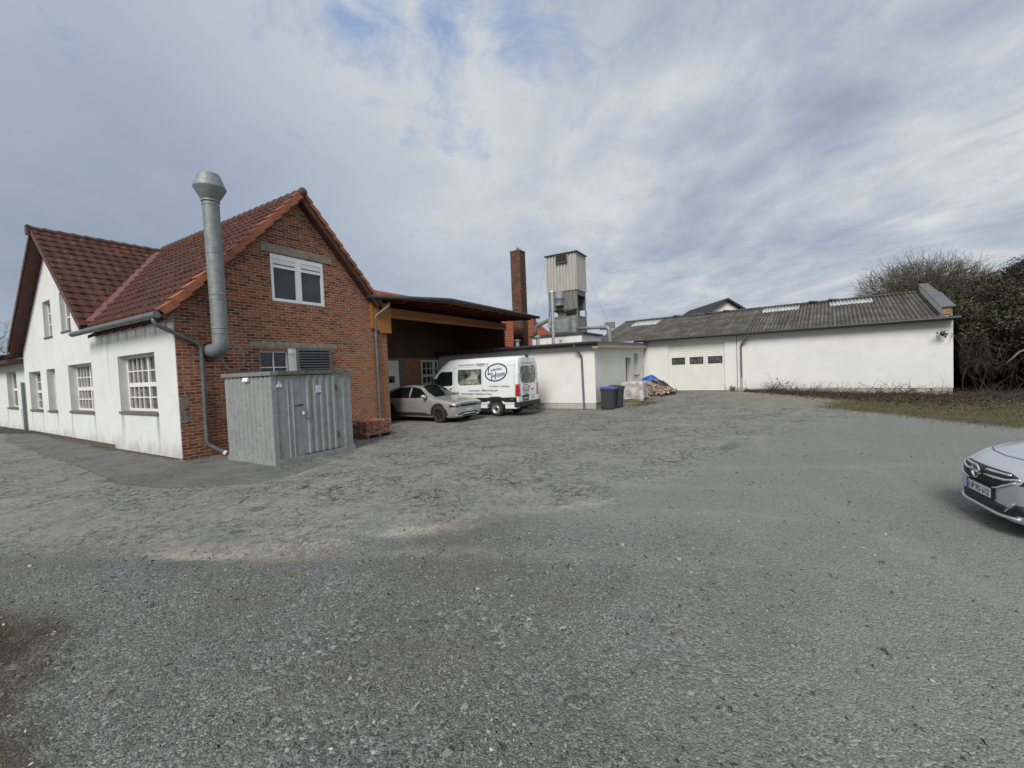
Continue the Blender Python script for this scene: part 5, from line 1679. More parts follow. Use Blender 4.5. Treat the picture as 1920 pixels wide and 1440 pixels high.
part('corner_post', MB().box(cx0 - 0.03, cx0 + 0.09, cy0 - 0.03, cy0 - 0.002, 0.10, czt - 0.05).box(cx0 - 0.028, cx0 - 0.002, cy0 - 0.002, cy0 + 0.07, 0.10, czt - 0.05), MAT['galv_box'], ct)
part('base_frame', MB().box(cx0 - 0.04, cx1 + 0.03, cy0 - 0.05, cy0 - 0.031, 0.0, 0.13).box(cx0 - 0.045, cx0 - 0.022, cy0 - 0.031, cy1, 0.0, 0.13)
     .box(cx0, cx1, cy0 + 0.05, cy1 - 0.05, 0.01, 0.098), MAT['galv_box'], ct)
part('roof', MB().box(cx0 - 0.07, cx1 + 0.06, cy0 - 0.07, cy1 + 0.03, czt - 0.045, czt + 0.055), MAT['galv'], ct, bevel=0.008)
part('moss_strip', MB().box(cx0 + 0.12, cx1 - 0.1, cy0 - 0.074, cy0 - 0.0705, czt - 0.03, czt + 0.052), M('moss_rim', (0.12, 0.105, 0.062), 0.95, var=0.7, scale=14, dirt=(0.30, 0.31, 0.30), dscale=9), ct)
part('handle', MB().tube([(1.13, cy0 - 0.06, 1.40), (1.36, cy0 - 0.07, 1.42)], 0.014, 8).tube([(1.30, cy0 - 0.02, 1.415), (1.30, cy0 - 0.07, 1.415)], 0.02, 8), MAT['black'], dr_)
pl_ = part('padlock', MB().box(1.33, 1.385, cy0 - 0.075, cy0 - 0.05, 1.17, 1.245), MAT['pvc'], dr_, bevel=0.006)
part('shackle', MB().tube(bend([(1.34, cy0 - 0.062, 1.24), (1.34, cy0 - 0.062, 1.30), (1.375, cy0 - 0.062, 1.30), (1.375, cy0 - 0.062, 1.24)], 0.015), 0.006, 6), MAT['chrome'], dr_)
part('latch', MB().box(1.42, 1.56, cy0 - 0.065, cy0 - 0.045, 1.04, 1.065), MAT['zinc'], dr_)
part('hinge', MB().box(2.36, 2.385, cy0 - 0.052, cy0 - 0.0, 1.70, 1.88), MAT['rust'], dr_)
part('hinge', MB().box(2.36, 2.385, cy0 - 0.052, cy0 - 0.0, 0.42, 0.60), MAT['rust'], dr_)
wt = part('warning_sign', MB().prism([(0.70, 1.90), (0.86, 1.90), (0.78, 2.05)], 'y', cy0 - 0.036, cy0 - 0.0305), MAT['pvc'], ct)
part('symbol', MB().prism([(0.77, 1.955), (0.785, 1.955), (0.79, 2.005), (0.767, 2.005)], 'y', cy0 - 0.038, cy0 - 0.0365).box(0.772, 0.786, cy0 - 0.038, cy0 - 0.0365, 1.925, 1.942), MAT['ink'], wt)
part('notice', MB().box(1.73, 1.90, cy0 - 0.048, cy0 - 0.044, 1.70, 1.90), M('weathered_notice', (0.50, 0.55, 0.60), 0.5, var=0.4, scale=16), dr_)
part('small_lamp', MB().obox((cx0 - 0.05, -2.28, 2.10), (0.07, 0.20, 0.10), Euler((0, 0.3, 0.1)).to_matrix()), MAT['white_lamp'], ct, bevel=0.01)

# ------------------------------------------------------------------ pallet of loose bricks
pt = thing('pallet', 'wooden pallet carrying stacked old bricks beside the grey store', 'pallet', (4.75, -1.75, 0), 'Y')
gz = hz(*YW(4.75, -1.75).xy)
for k in range(5):
    part('board', MB().box(4.22, 5.34, -2.26 + k * 0.21, -2.13 + k * 0.21, gz + 0.10, gz + 0.13), MAT['pallet'], pt)
for k in range(3):
    part('runner', MB().box(4.24 + k * 0.5, 4.33 + k * 0.5, -2.26, -1.30, gz + 0.001, gz + 0.099), MAT['pallet'], pt)
bme = None
r_ = random.Random(11)
nb = 0
for layer in range(6):
    for iu in range(4):
        for iv in range(8):
            edge_ = iu in (0, 3) or iv in (0, 7) or layer >= 4
            if not edge_ or (layer == 5 and r_.random() < 0.45):
                continue
            if layer % 2 == 0:
                u_, v_, rz = 4.35 + iu * 0.26, -2.20 + iv * 0.122, 0
            else:
                u_, v_, rz = 4.30 + iv * 0.136, -2.14 + iu * 0.25, math.pi / 2
            z_ = gz + 0.1665 + layer * 0.0725
            rz += r_.uniform(-0.06, 0.06)
            p = YW(u_ + r_.uniform(-0.02, 0.02), v_ + r_.uniform(-0.02, 0.02), z_)
            if bme is None:
                b0 = part('brick', MB().box(-0.118, 0.118, -0.055, 0.055, -0.035, 0.035), MAT['loose'], None, bevel=0.004)
                bme = b0.data
                ob = b0
            else:
                ob = b0.copy()
                COL.objects.link(ob)
            ob.location = p
            ob.rotation_euler = (r_.uniform(-0.015, 0.015), r_.uniform(-0.015, 0.015), YA + rz)
            tag(ob, 'old reddish brick in the stack on the wooden pallet', 'brick', 'bricks stacked on the pallet')
            nb += 1

# ------------------------------------------------------------------ wheelie bins
def bin_mesh(name, u_, v_, label, lid):
    g = hz(*YW(u_, v_).xy)
    t_ = thing(name, label, 'bin', (u_, v_, g), 'Y', 'wheelie bins by the annex corner')
    t_.scale = (0.92, 0.92, 1.0)
    lo = [(-0.22, -0.27), (0.22, -0.27), (0.22, 0.27), (-0.22, 0.27)]
    hi = [(-0.285, -0.355), (0.285, -0.355), (0.285, 0.34), (-0.285, 0.34)]
    vs = [(u_ + a, v_ + b, g + 0.03) for a, b in lo] + [(u_ + a, v_ + b, g + 0.98) for a, b in hi]
    part('body', MB().add(vs, [(0, 3, 2, 1), (4, 5, 6, 7), (0, 1, 5, 4), (1, 2, 6, 5), (2, 3, 7, 6), (3, 0, 4, 7)]), MAT['bin'], t_, bevel=0.025)
    rm = MB().box(u_ - 0.305, u_ + 0.305, v_ - 0.375, v_ + 0.36, g + 0.90, g + 0.985)
    for k in range(4):
        a = -0.2 + k * 0.133
        rm.add([(u_ + a * 0.85 - 0.012, v_ - 0.283, g + 0.1), (u_ + a * 0.85 + 0.012, v_ - 0.283, g + 0.1), (u_ + a + 0.012, v_ - 0.362, g + 0.89), (u_ + a - 0.012, v_ - 0.362, g + 0.89),
                (u_ + a * 0.85 - 0.012, v_ - 0.26, g + 0.1), (u_ + a * 0.85 + 0.012, v_ - 0.26, g + 0.1), (u_ + a + 0.012, v_ - 0.34, g + 0.89), (u_ + a - 0.012, v_ - 0.34, g + 0.89)],
               [(0, 1, 2, 3), (7, 6, 5, 4), (0, 4, 5, 1), (1, 5, 6, 2), (2, 6, 7, 3), (3, 7, 4, 0)])
    part('rim', rm, MAT['bin'], t_, bevel=0.01)
    part('lid', MB().prism([(v_ - 0.42, g + 0.985), (v_ + 0.36, g + 1.0), (v_ + 0.33, g + 1.09), (v_ - 0.12, g + 1.075), (v_ - 0.40, g + 1.03)], 'x', u_ - 0.31, u_ + 0.31), MAT[lid], t_, bevel=0.015)
    for s in (-1, 1):
        part('wheel', MB().lathe([(0.0, -0.03), (0.095, -0.03), (0.10, 0), (0.095, 0.03), (0.0, 0.03)], (u_ + s * 0.24, v_ + 0.26, g + 0.10), 16, 'x'), MAT['rubber'], t_, smooth=True, sharp=50)
    part('handle', MB().tube([(u_ - 0.2, v_ + 0.39, g + 0.98), (u_ + 0.2, v_ + 0.39, g + 0.98)], 0.016, 8), MAT['bin'], t_)


bin_mesh('wheelie_bin', 14.52, -7.02, 'dark grey wheelie bin with a blue lid by the annex corner', 'blue_lid')
bin_mesh('wheelie_bin', 15.25, -7.18, 'dark grey wheelie bin with a grey lid behind the blue lidded one', 'bin')

# ------------------------------------------------------------------ pallet load under torn plastic film
def rumple(mb, seed, amp, f=5.0):
    rr = np.random.default_rng(seed)
    ph = rr.uniform(0, 6.28, (6, 3))
    k = rr.normal(0, f, (6, 3))
    out = []
    for p in mb.v:
        p = np.array(p)
        d = np.array([np.sin(k @ p + ph[:, i]).sum() for i in range(3)]) * amp / 3
        out.append(tuple(p + d))
    mb.v = out
    return mb


def grid_box(u0, u1, v0, v1, z0, z1, n=10, taper=0.0, bottom=False):
    """box shell of small quads, open below"""
    mb = MB()

    def face(f):
        vs, fs = [], []
        for i in range(n + 1):
            for j in range(n + 1):
                vs.append(f(i / n, j / n))
        for i in range(n):
            for j in range(n):
                a = i * (n + 1) + j
                fs.append((a, a + 1, a + n + 2, a + n + 1))
        mb.add(vs, fs)
    L = lambda a, b, t: a + (b - a) * t
    face(lambda a, b: (L(u0, u1, a), v0, L(z0, z1, b)))
    face(lambda a, b: (L(u0, u1, a), v1, L(z0, z1, b)))
    face(lambda a, b: (u0, L(v0, v1, a), L(z0, z1, b)))
    face(lambda a, b: (u1, L(v0, v1, a), L(z0, z1, b)))
    face(lambda a, b: (L(u0, u1, a), L(v0, v1, b), z1))
    return mb


def weld(mb, name, mats, parent, dist=0.002, smooth=True, sub=0, solid=0.0, label=None):
    ob = part(name, mb, mats, parent, smooth=smooth, label=label)
    bm = bmesh.new()
    bm.from_mesh(ob.data)
    bmesh.ops.remove_doubles(bm, verts=bm.verts, dist=dist)
    bmesh.ops.recalc_face_normals(bm, faces=bm.faces)
    bm.to_mesh(ob.data)
    bm.free()
    if smooth:
        ob.data.polygons.foreach_set('use_smooth', [True] * len(ob.data.polygons))
    if solid:
        sm = ob.modifiers.new('thickness', 'SOLIDIFY')
        sm.thickness = solid
    if sub:
        s = ob.modifiers.new('smooth', 'SUBSURF')
        s.levels = s.render_levels = sub
    return ob


def film_mat():
    m, t, b = new_mat('plastic_film')
    oc = t.n('ShaderNodeTexCoord').outputs['Object']
    n = t.noise(oc, 3.5, 6, 0.7, 0.8)
    c = t.mix(t.mapr(n, 0.35, 0.65), (0.45, 0.42, 0.42), (0.80, 0.79, 0.79))
    t.link(c, b.inputs['Base Color'])
    b.inputs['Roughness'].default_value = 0.25
    n2 = t.noise(oc, 2.2, 5, 0.65, 0.5)
    t.link(t.mapr(n2, 0.36, 0.62, 0.28, 0.92), b.inputs['Alpha'])
    bump(t, b, t.noise(oc, 7, 6, 0.7, 1.0), 1.0, 0.05)
    return m


MAT['film'] = film_mat()
wu0, wu1, wv0, wv1 = 17.25, 18.25, -7.93, -6.85
gz = hz(*YW(17.7, -7.4).xy)
wp = thing('wrapped_pallet', 'pallet load of old bricks under torn translucent plastic film by the annex', 'pallet load', (17.75, -7.4, gz), 'Y')
part('pallet', MB().box(wu0, wu1, wv0, wv1, gz + 0.10, gz + 0.13).box(wu0, wu0 + 0.1, wv0, wv1, gz, gz + 0.099).box(wu1 - 0.1, wu1, wv0, wv1, gz, gz + 0.099).box(17.7, 17.8, wv0, wv1, gz, gz + 0.099), MAT['pallet'], wp)
m = MB()
r_ = random.Random(4)
for layer in range(9):
    for iv in range(9):
        for iu in range(4):
            if 0 < iv < 8 and 0 < iu < 3 and layer < 8:
                continue
            m.obox((wu0 + 0.13 + iu * 0.25, wv0 + 0.06 + iv * 0.121, gz + 0.17 + layer * 0.088), (0.235, 0.11, 0.078), Euler((0, 0, r_.uniform(-0.08, 0.08))).to_matrix())
bl = part('brick_load', m, MAT['loose'], wp)
bl['kind'] = 'stuff'
weld(rumple(grid_box(wu0 - 0.06, wu1 + 0.06, wv0 - 0.05, wv1 + 0.06, gz + 0.16, gz + 1.04, 12), 8, 0.030, 6.0), 'film', MAT['film'], wp)
weld(rumple(grid_box(wu0 - 0.07, wu0 + 0.12, wv0 - 0.07, wv0 + 0.14, gz + 0.05, gz + 1.02, 10), 5, 0.022, 7.0), 'film_corner', MAT['film'], wp)

# ------------------------------------------------------------------ heap of rubble with two tarpaulins
rc = Vector((8.35, 25.15, 0))
rc.z = hz(rc.x, rc.y)


def heap(x, y):
    d = math.hypot((x - rc.x) * 0.95 + (y - rc.y) * 0.2, (y - rc.y) * 0.8)
    return hz(x, y) + 0.80 * max(0.0, 1 - (d / 1.2)) ** 0.8


n = 900
rv, rf_, rt = [], [], []
a = RNG.random(n) * 2 * np.pi
rr = 1.2 * np.sqrt(RNG.random(n))
X = rc.x + rr * np.cos(a)
Y = rc.y + rr * np.sin(a) * 1.1
Zh = np.array([heap(x, y) for x, y in zip(X, Y)])
s = RNG.uniform(0.04, 0.13, n)
Rm = rand_rot(n)
P = np.einsum('nij,nkj->nki', Rm, CUB_V[None] * (1 + 0.3 * RNG.normal(size=(n, len(CUB_V), 1))) * np.array([1.0, 0.7, 0.55])[None, None]) * s[:, None, None]
P += np.stack([X, Y, Zh], 1)[:, None]
Fm = (CUB_F[None] + (np.arange(n) * len(CUB_V))[:, None, None]).reshape(-1, 3)


def rubble_mat():
    m, t, b = new_mat('rubble')
    a_ = t.n('ShaderNodeAttribute', attribute_name='tone').outputs['Fac']
    oc = t.n('ShaderNodeTexCoord').outputs['Object']
    c = t.ramp(a_, [(0, (0.26, 0.13, 0.09)), (0.35, (0.33, 0.20, 0.15)), (0.55, (0.30, 0.25, 0.20)), (0.8, (0.38, 0.33, 0.27)), (1, (0.48, 0.44, 0.38))])
    c = t.mix(t.mapr(t.noise(oc, 14, 5, 0.7), 0.4, 0.7, 0, 0.5), c, (0.14, 0.11, 0.085))
    t.link(c, b.inputs['Base Color'])
    b.inputs['Roughness'].default_value = 0.95
    return m


np_mesh('rubble', P.reshape(-1, 3), Fm, rubble_mat(), {'tone': np.repeat(RNG.random(n), len(CUB_V))}, kind='stuff', label='heap of broken bricks and rubble left of the garage door', cat='rubble')
# slabs lying on the heap
r_ = random.Random(2)
for k, (dx, dy, sz) in enumerate(((-0.35, -0.35, 0.5), (0.05, -0.5, 0.42))):
    x, y = rc.x + dx, rc.y + dy
    ob = part('concrete_slab', MB().obox((0, 0, 0), (sz, sz * 0.7, 0.09)), MAT['concrete'], None, bevel=0.012)
    ob.location = (x, y, heap(x, y) + 0.16)
    ob.rotation_euler = (0.6 - 0.3 * k, 0.3 + 0.5 * k, 0.7 * k)
    tag(ob, ('larger beige slab leaning on the left of the rubble heap', 'smaller beige slab leaning on the middle of the rubble heap')[k], 'slab')


def drape(name, cx, cy, rx, ry, rot, z0, lift, mat, label, cat, seed, n=22, flat=False):
    vs, fs = [], []
    rr_ = np.random.default_rng(seed)
    ph = rr_.uniform(0, 6.28, 8)
    for i in range(n + 1):
        for j in range(n + 1):
            a_, b_ = i / n * 2 - 1, j / n * 2 - 1
            x = cx + rx * a_ * math.cos(rot) - ry * b_ * math.sin(rot)
            y = cy + rx * a_ * math.sin(rot) + ry * b_ * math.cos(rot)
            e = max(abs(a_), abs(b_))
            z = heap(x, y) + lift * (1 - e ** 3) + 0.03 * math.sin(7 * a_ + ph[0] + 3 * b_) + 0.025 * math.sin(11 * b_ + ph[1]) * math.sin(4 * a_ + ph[2]) + z0
            vs.append((x, y, z))
    for i in range(n):
        for j in range(n):
            k = i * (n + 1) + j
            fs.append((k, k + 1, k + n + 2, k + n + 1))
    ob = part(name, MB().add(vs, fs), MAT[mat], None, smooth=True)
    s_ = ob.modifiers.new('thickness', 'SOLIDIFY')
    s_.thickness = 0.012
    return tag(ob, label, cat)


drape('tarpaulin', rc.x - 0.25, rc.y + 0.15, 0.50, 0.40, 0.35, 0.14, 0.26, 'tarp_blue', 'blue tarpaulin bundled on top of the rubble heap', 'tarpaulin', 1)
drape('tarpaulin', rc.x + 0.62, rc.y + 0.22, 0.85, 0.55, 0.75, 0.06, 0.20, 'tarp_green', 'dark green tarpaulin hanging over the right of the rubble heap', 'tarpaulin', 2)


# ------------------------------------------------------------------ vehicles
def mono(xs, ys, x):
    """monotone cubic interpolation"""
    xs, ys = np.asarray(xs, float), np.asarray(ys, float)
    h = np.diff(xs)
    d = np.diff(ys) / h
    m_ = np.zeros(len(xs))
    m_[0], m_[-1] = d[0], d[-1]
    for i in range(1, len(xs) - 1):
        m_[i] = 0 if d[i - 1] * d[i] <= 0 else 2 / (1 / d[i - 1] + 1 / d[i])
    i = np.clip(np.searchsorted(xs, x) - 1, 0, len(xs) - 2)
    t = (x - xs[i]) / h[i]
    return ((2 * t ** 3 - 3 * t ** 2 + 1) * ys[i] + (t ** 3 - 2 * t ** 2 + t) * h[i] * m_[i] + (-2 * t ** 3 + 3 * t ** 2) * ys[i + 1] + (t ** 3 - t ** 2) * h[i] * m_[i + 1])


def car_body(keys, nst=70, sub=3, round_=0.5):
    """keys: list of (x, [(y,z) half section from bottom centre to top centre]); returns MB and BVH"""
    keys = sorted(keys, key=lambda k: k[0])
    xs = [k[0] for k in keys]
    K = len(keys[0][1])
    X = np.unique(np.concatenate([np.linspace(xs[0], xs[-1], nst), xs]))
    P = np.zeros((len(X), K, 2))
    for i in range(K):
        for c in range(2):
            ys = [k[1][i][c] for k in keys]
            P[:, i, c] = [float(mono(xs, ys, x)) for x in X]
    # refine the section with a gentle Catmull-Rom
    ring = []
    for i in range(K - 1):
        p0, p1, p2, p3 = P[:, max(i - 1, 0)], P[:, i], P[:, i + 1], P[:, min(i + 2, K - 1)]
        for k in range(sub):
            t = k / sub
            cr = 0.5 * (2 * p1 + (p2 - p0) * t + (2 * p0 - 5 * p1 + 4 * p2 - p3) * t * t + (3 * p1 - p0 - 3 * p2 + p3) * t ** 3)
            ring.append(p1 * (1 - t) * (1 - round_) + p2 * t * (1 - round_) + cr * round_)
    ring.append(P[:, -1])
    ring = np.stack(ring, 1)
    n = ring.shape[1]
    mb = MB()
    full = []
    for s in range(len(X)):
        right = [(X[s], -y, z) for y, z in ring[s]]
        left = [(X[s], y, z) for y, z in ring[s][::-1][1:-1]]
        full.append(right + left)
    m_ = len(full[0])
    vs = [p for r in full for p in r]
    fs = []
    for s in range(len(X) - 1):
        for k in range(m_):
            k2 = (k + 1) % m_
            fs.append((s * m_ + k, s * m_ + k2, (s + 1) * m_ + k2, (s + 1) * m_ + k))
    fs.append(tuple(range(m_)))
    fs.append(tuple((len(X) - 1) * m_ + k for k in range(m_ - 1, -1, -1)))
    mb.add(vs, fs)
    return mb


def finish_body(name, mb, mat, root, arches, arch_r, hw, sharp=32):
    ob = part(name, mb, mat, root, smooth=True)
    for i, x in enumerate(arches):
        for s in (-1, 1):
            cut = part('cut', MB().lathe([(0.0, -0.22), (arch_r, -0.22), (arch_r, 0.3), (0.0, 0.3)], (x, s * hw, arch_r - 0.04 if arch_r < 0.40 else 0.37), 40, 'y'), MAT['dark'], None)
            cut.parent = root
            bo = ob.modifiers.new('arch', 'BOOLEAN')
            bo.operation = 'DIFFERENCE'
            bo.object = cut
            bo.solver = 'EXACT'
    bpy.context.view_layer.update()
    dg = bpy.context.evaluated_depsgraph_get()
    me = bpy.data.meshes.new_from_object(ob.evaluated_get(dg))
    cuts = [m_.object for m_ in ob.modifiers]
    ob.modifiers.clear()
    old = ob.data
    ob.data = me
    for c in cuts:
        bpy.data.objects.remove(c)
    me.name = name
    if len(me.materials) == 0:
        me.materials.append(mat)
    else:
        while len(me.materials) < 2:
            me.materials.append(MAT['dark'])
    me.polygons.foreach_set('use_smooth', [True] * len(me.polygons))
    me.set_sharp_from_angle(angle=R(sharp))
    # proxy tree of the uncut body for laying panels on it
    tree = BVHTree.FromPolygons([Vector(p) for p in mb.v], mb.f)
    return ob, tree


def onto(tree, O, A, B, D_, pts2, off):
    """project 2D points (a,b) in plane O,A,B along D_ onto the body"""
    O, A, B, D_ = Vector(O), Vector(A), Vector(B), Vector(D_).normalized()
    out = []
    for a, b in pts2:
        p = O + A * a + B * b
        loc, nr, idx, dist = tree.ray_cast(p - D_ * 3.0, D_)
        if loc is None:
            loc, nr, idx, dist = tree.find_nearest(p)
        out.append(loc - D_ * off)
    return out


VIEW = {'left': ((0, 3, 0), (1, 0, 0), (0, 0, 1), (0, -1, 0)), 'right': ((0, -3, 0), (1, 0, 0), (0, 0, 1), (0, 1, 0)),
        'front': ((5, 0, 0), (0, 1, 0), (0, 0, 1), (-1, 0, 0)), 'rear': ((-6, 0, 0), (0, 1, 0), (0, 0, 1), (1, 0, 0)),
        'top': ((0, 0, 4), (1, 0, 0), (0, 1, 0), (0, 0, -1)), 'screen': ((3, 0, 3), (0, 1, 0), (-0.55, 0, 0.83), (-0.83, 0, -0.55))}


def panel(name, tree, view, poly, mat, parent, off=0.004, step=0.07, thick=0.006, label=None):
    """thin curved panel on a body: poly of (a,b) seen from a side"""
    O, A, B, D_ = VIEW[view]
    bm = bmesh.new()
    vs = [bm.verts.new((a, b, 0)) for a, b in poly]
    bm.faces.new(vs)
    xs = [p[0] for p in poly]
    ys = [p[1] for p in poly]
    for ax, lo, hi in ((0, min(xs), max(xs)), (1, min(ys), max(ys))):
        k = int((hi - lo) / step)
        for i in range(1, k + 1):
            c = lo + (hi - lo) * i / (k + 1)
            co = (c, 0, 0) if ax == 0 else (0, c, 0)
            no = (1, 0, 0) if ax == 0 else (0, 1, 0)
            bmesh.ops.bisect_plane(bm, geom=bm.verts[:] + bm.edges[:] + bm.faces[:], plane_co=co, plane_no=no)
    bmesh.ops.triangulate(bm, faces=bm.faces[:])
    pts = onto(tree, O, A, B, D_, [(v_.co.x, v_.co.y) for v_ in bm.verts], off)
    for v_, p in zip(bm.verts, pts):
        v_.co = p
    bm.normal_update()
    Dv = Vector(D_)
    bad = [f for f in bm.faces if f.normal.dot(Dv) > 0]
    if len(bad) > len(bm.faces) / 2:
        bmesh.ops.reverse_faces(bm, faces=bm.faces[:])
    me = bpy.data.meshes.new(name)
    bm.to_mesh(me)
    bm.free()
    ob = link_mesh(name, me, mat, parent, smooth=True)
    if parent is not None:
        ob['off'] = (0, 0, 0)
    if thick:
        s = ob.modifiers.new('thickness', 'SOLIDIFY')
        s.thickness = thick
        s.offset = -1
    if label:
        ob['label'] = label
    return ob


def rrect(a0, a1, b0, b1, r, n=5):
    out = []
    for cx, cy, s in ((a1 - r, b1 - r, 0), (a0 + r, b1 - r, 1), (a0 + r, b0 + r, 2), (a1 - r, b0 + r, 3)):
        for k in range(n + 1):
            a = math.pi / 2 * (s + k / n)
            out.append((cx + r * math.cos(a), cy + r * math.sin(a)))
    return out


def line_poly(pts, w_):
    """thin strip along a 2D polyline"""
    L, R_ = [], []
    for i, p in enumerate(pts):
        a, b = pts[max(i - 1, 0)], pts[min(i + 1, len(pts) - 1)]
        d = math.hypot(b[0] - a[0], b[1] - a[1])
        nx, ny = -(b[1] - a[1]) / d, (b[0] - a[0]) / d
        L.append((p[0] + nx * w_ / 2, p[1] + ny * w_ / 2))
        R_.append((p[0] - nx * w_ / 2, p[1] - ny * w_ / 2))
    return L + R_[::-1]


def glyphs(text, size, shear=0.0, bold=0.0, spacing=1.0):
    cu_ = bpy.data.curves.new('lettering', 'FONT')
    cu_.body = text
    cu_.size = size
    cu_.shear = shear
    cu_.offset = bold
    cu_.space_character = spacing
    cu_.resolution_u = 4
    ob = bpy.data.objects.new('lettering', cu_)
    COL.objects.link(ob)
    bpy.context.view_layer.update()
    me = bpy.data.meshes.new_from_object(ob.evaluated_get(bpy.context.evaluated_depsgraph_get()))
    V_ = [(v_.co.x, v_.co.y) for v_ in me.vertices]
    F_ = [tuple(p.vertices) for p in me.polygons]
    bpy.data.objects.remove(ob)
    bpy.data.curves.remove(cu_)
    bpy.data.meshes.remove(me)
    return V_, F_


def lettering(name, tree, view, text, a, b, width, mat, parent, height=None, shear=0.25, bold=0.0, rot=0.0, off=0.006, flip=None, label=None, spacing=1.0):
    """text starting at (a,b); width sets its length"""
    O, A, B, D_ = VIEW[view]
    V_, F_ = glyphs(text, 1.0, shear, bold, spacing)
    xs = [p[0] for p in V_]
    ys = [p[1] for p in V_]
    w0 = max(xs) - min(xs)
    k = width / w0
    ky = k if height is None else height / (max(ys) - min(ys))
    sg = -1 if view in ('left', 'rear') else 1
    c, s = math.cos(rot), math.sin(rot)
    pts = []
    for x, y in V_:
        x, y = (x - min(xs)) * k, (y - min(ys)) * ky if height is not None else y * ky
        x, y = x * c - y * s, x * s + y * c
        pts.append((a + sg * x, b + y))
    P_ = onto(tree, O, A, B, D_, pts, off)
    mb = MB().add(P_, F_)
    ob = part(name, mb, mat, parent, fix=False, label=label)
    return ob


def wheel(root, x, y, r, w_, style, hubmat):
    s = 1 if y > 0 else -1
    ty = part('wheel', MB().lathe([(r * 0.62, -w_ / 2), (r * 0.90, -w_ / 2), (r * 0.985, -w_ * 0.40), (r, -w_ * 0.3), (r, w_ * 0.3), (r * 0.985, w_ * 0.40), (r * 0.90, w_ / 2), (r * 0.62, w_ / 2), (r * 0.62, 0)],
                                  (x, y, r), 36, 'y', close=True), MAT['rubber'], root, smooth=True, sharp=40)
    f = s * w_ / 2
    rim = MB()
    if style == 'steel':
        rim.lathe([(r * 0.62, f * 0.9), (r * 0.60, f * 0.99), (r * 0.52, f * 0.80), (r * 0.40, f * 0.55), (r * 0.30, f * 0.62), (r * 0.24, f * 0.75)], (x, y, r), 32, 'y')
        hub = MB().lathe([(0.0, f * 0.9), (r * 0.16, f * 0.88), (r * 0.25, f * 0.72), (r * 0.34, f * 0.50)], (x, y, r), 24, 'y')
        for k in range(12):
            a = 2 * math.pi * k / 12
            hub.lathe([(0.0, f * 0.80), (r * 0.05, f * 0.79), (r * 0.055, f * 0.5)], (x + r * 0.45 * math.cos(a), y, r + r * 0.45 * math.sin(a)), 8, 'y')
        part('hub', hub, MAT['black'], ty, smooth=True, sharp=40)
    else:
        rim.lathe([(r * 0.64, f * 0.9), (r * 0.62, f * 0.98), (r * 0.57, f * 0.9), (r * 0.55, f * 0.1)], (x, y, r), 36, 'y')
        rim.lathe([(0.0, f * 0.86), (r * 0.13, f * 0.84), (r * 0.15, f * 0.5)], (x, y, r), 20, 'y')
        for k in range(5):
            for dlt in (-0.17, 0.17):
                a = 2 * math.pi * k / 5 + dlt + 0.3
                p0 = (x + r * 0.10 * math.cos(a), y + f * 0.78, r + r * 0.10 * math.sin(a))
                p1 = (x + r * 0.59 * math.cos(a + dlt * 0.5), y + f * 0.86, r + r * 0.59 * math.sin(a + dlt * 0.5))
                rim.beam(p0, p1, r * 0.10, 0.03, up=(0, 1, 0))
    part('rim', rim, hubmat, ty, smooth=True, sharp=40)
    part('brake', MB().lathe([(0.0, f * 0.05), (r * 0.56, f * 0.05)], (x, y, r), 24, 'y'), MAT['dark'], ty)
    return ty


def place(root, pos, ang):
    root.location = pos
    root.rotation_euler = (0, 0, ang)


# ---- white high roof van
van = thing('white_van', 'white high roof van with blue lettering parked under the canopy', 'van', (0, 0, 0), 'W', rot=0.0)
vp_ = YW(11.80, -3.03)
place(van, (vp_.x, vp_.y, hz(vp_.x, vp_.y)), YA + math.pi / 2 + 0.0)


def vs_(w_, zb, zt, top_w=0.70, sh=2.45, shw=0.87):
    return [(0, zb), (0.80 * w_, zb), (0.965 * w_, zb + 0.06), (1.0 * w_, 0.95), (0.995 * w_, 1.35), (0.965 * w_, 1.95), (shw * w_, sh), (top_w * w_, zt - 0.035), (0.4 * w_, zt - 0.006), (0, zt)]


keys = [(-1.17, vs_(0.955, 0.55, 2.62, 0.66, 2.40, 0.84)), (-1.13, vs_(0.99, 0.52, 2.665, 0.70, 2.45, 0.87)), (-1.05, vs_(1.005, 0.50, 2.69)), (0, vs_(1.01, 0.50, 2.70)), (2.1, vs_(1.01, 0.50, 2.70)),
        (2.75, vs_(1.005, 0.48, 2.66, 0.69, 2.40, 0.86)),
        (3.15, [(0, .46), (.80, .46), (.96, .5), (1.0, .95), (.985, 1.35), (.94, 1.85), (.83, 2.25), (.66, 2.44), (.38, 2.49), (0, 2.50)]),
        (3.6, [(0, .42), (.80, .42), (.96, .46), (1.0, .92), (.98, 1.25), (.94, 1.55), (.83, 1.90), (.70, 2.02), (.40, 2.07), (0, 2.08)]),
        (4.05, [(0, .38), (.80, .38), (.95, .42), (.99, .85), (.97, 1.05), (.93, 1.20), (.85, 1.36), (.74, 1.43), (.40, 1.48), (0, 1.49)]),
        (4.4, [(0, .33), (.74, .33), (.90, .38), (.96, .72), (.95, .90), (.91, 1.05), (.82, 1.16), (.66, 1.22), (.38, 1.26), (0, 1.27)]),
        (4.68, [(0, .32), (.62, .32), (.76, .36), (.82, .60), (.82, .72), (.78, .84), (.70, .95), (.58, 1.02), (.32, 1.05), (0, 1.06)]),
        (4.76, [(0, .36), (.50, .36), (.60, .40), (.66, .58), (.66, .68), (.62, .78), (.56, .86), (.46, .92), (.26, .95), (0, .95)])]
vb, vt = finish_body('body', car_body(keys, 80, 3, 0.6), MAT['van_paint'], van, [0.0, 3.665], 0.44, 0.98)
for x in (0.0, 3.665):
    for y in (-0.86, 0.86):
        wheel(van, x, y, 0.355, 0.24, 'steel', MAT['wheel_sil'])
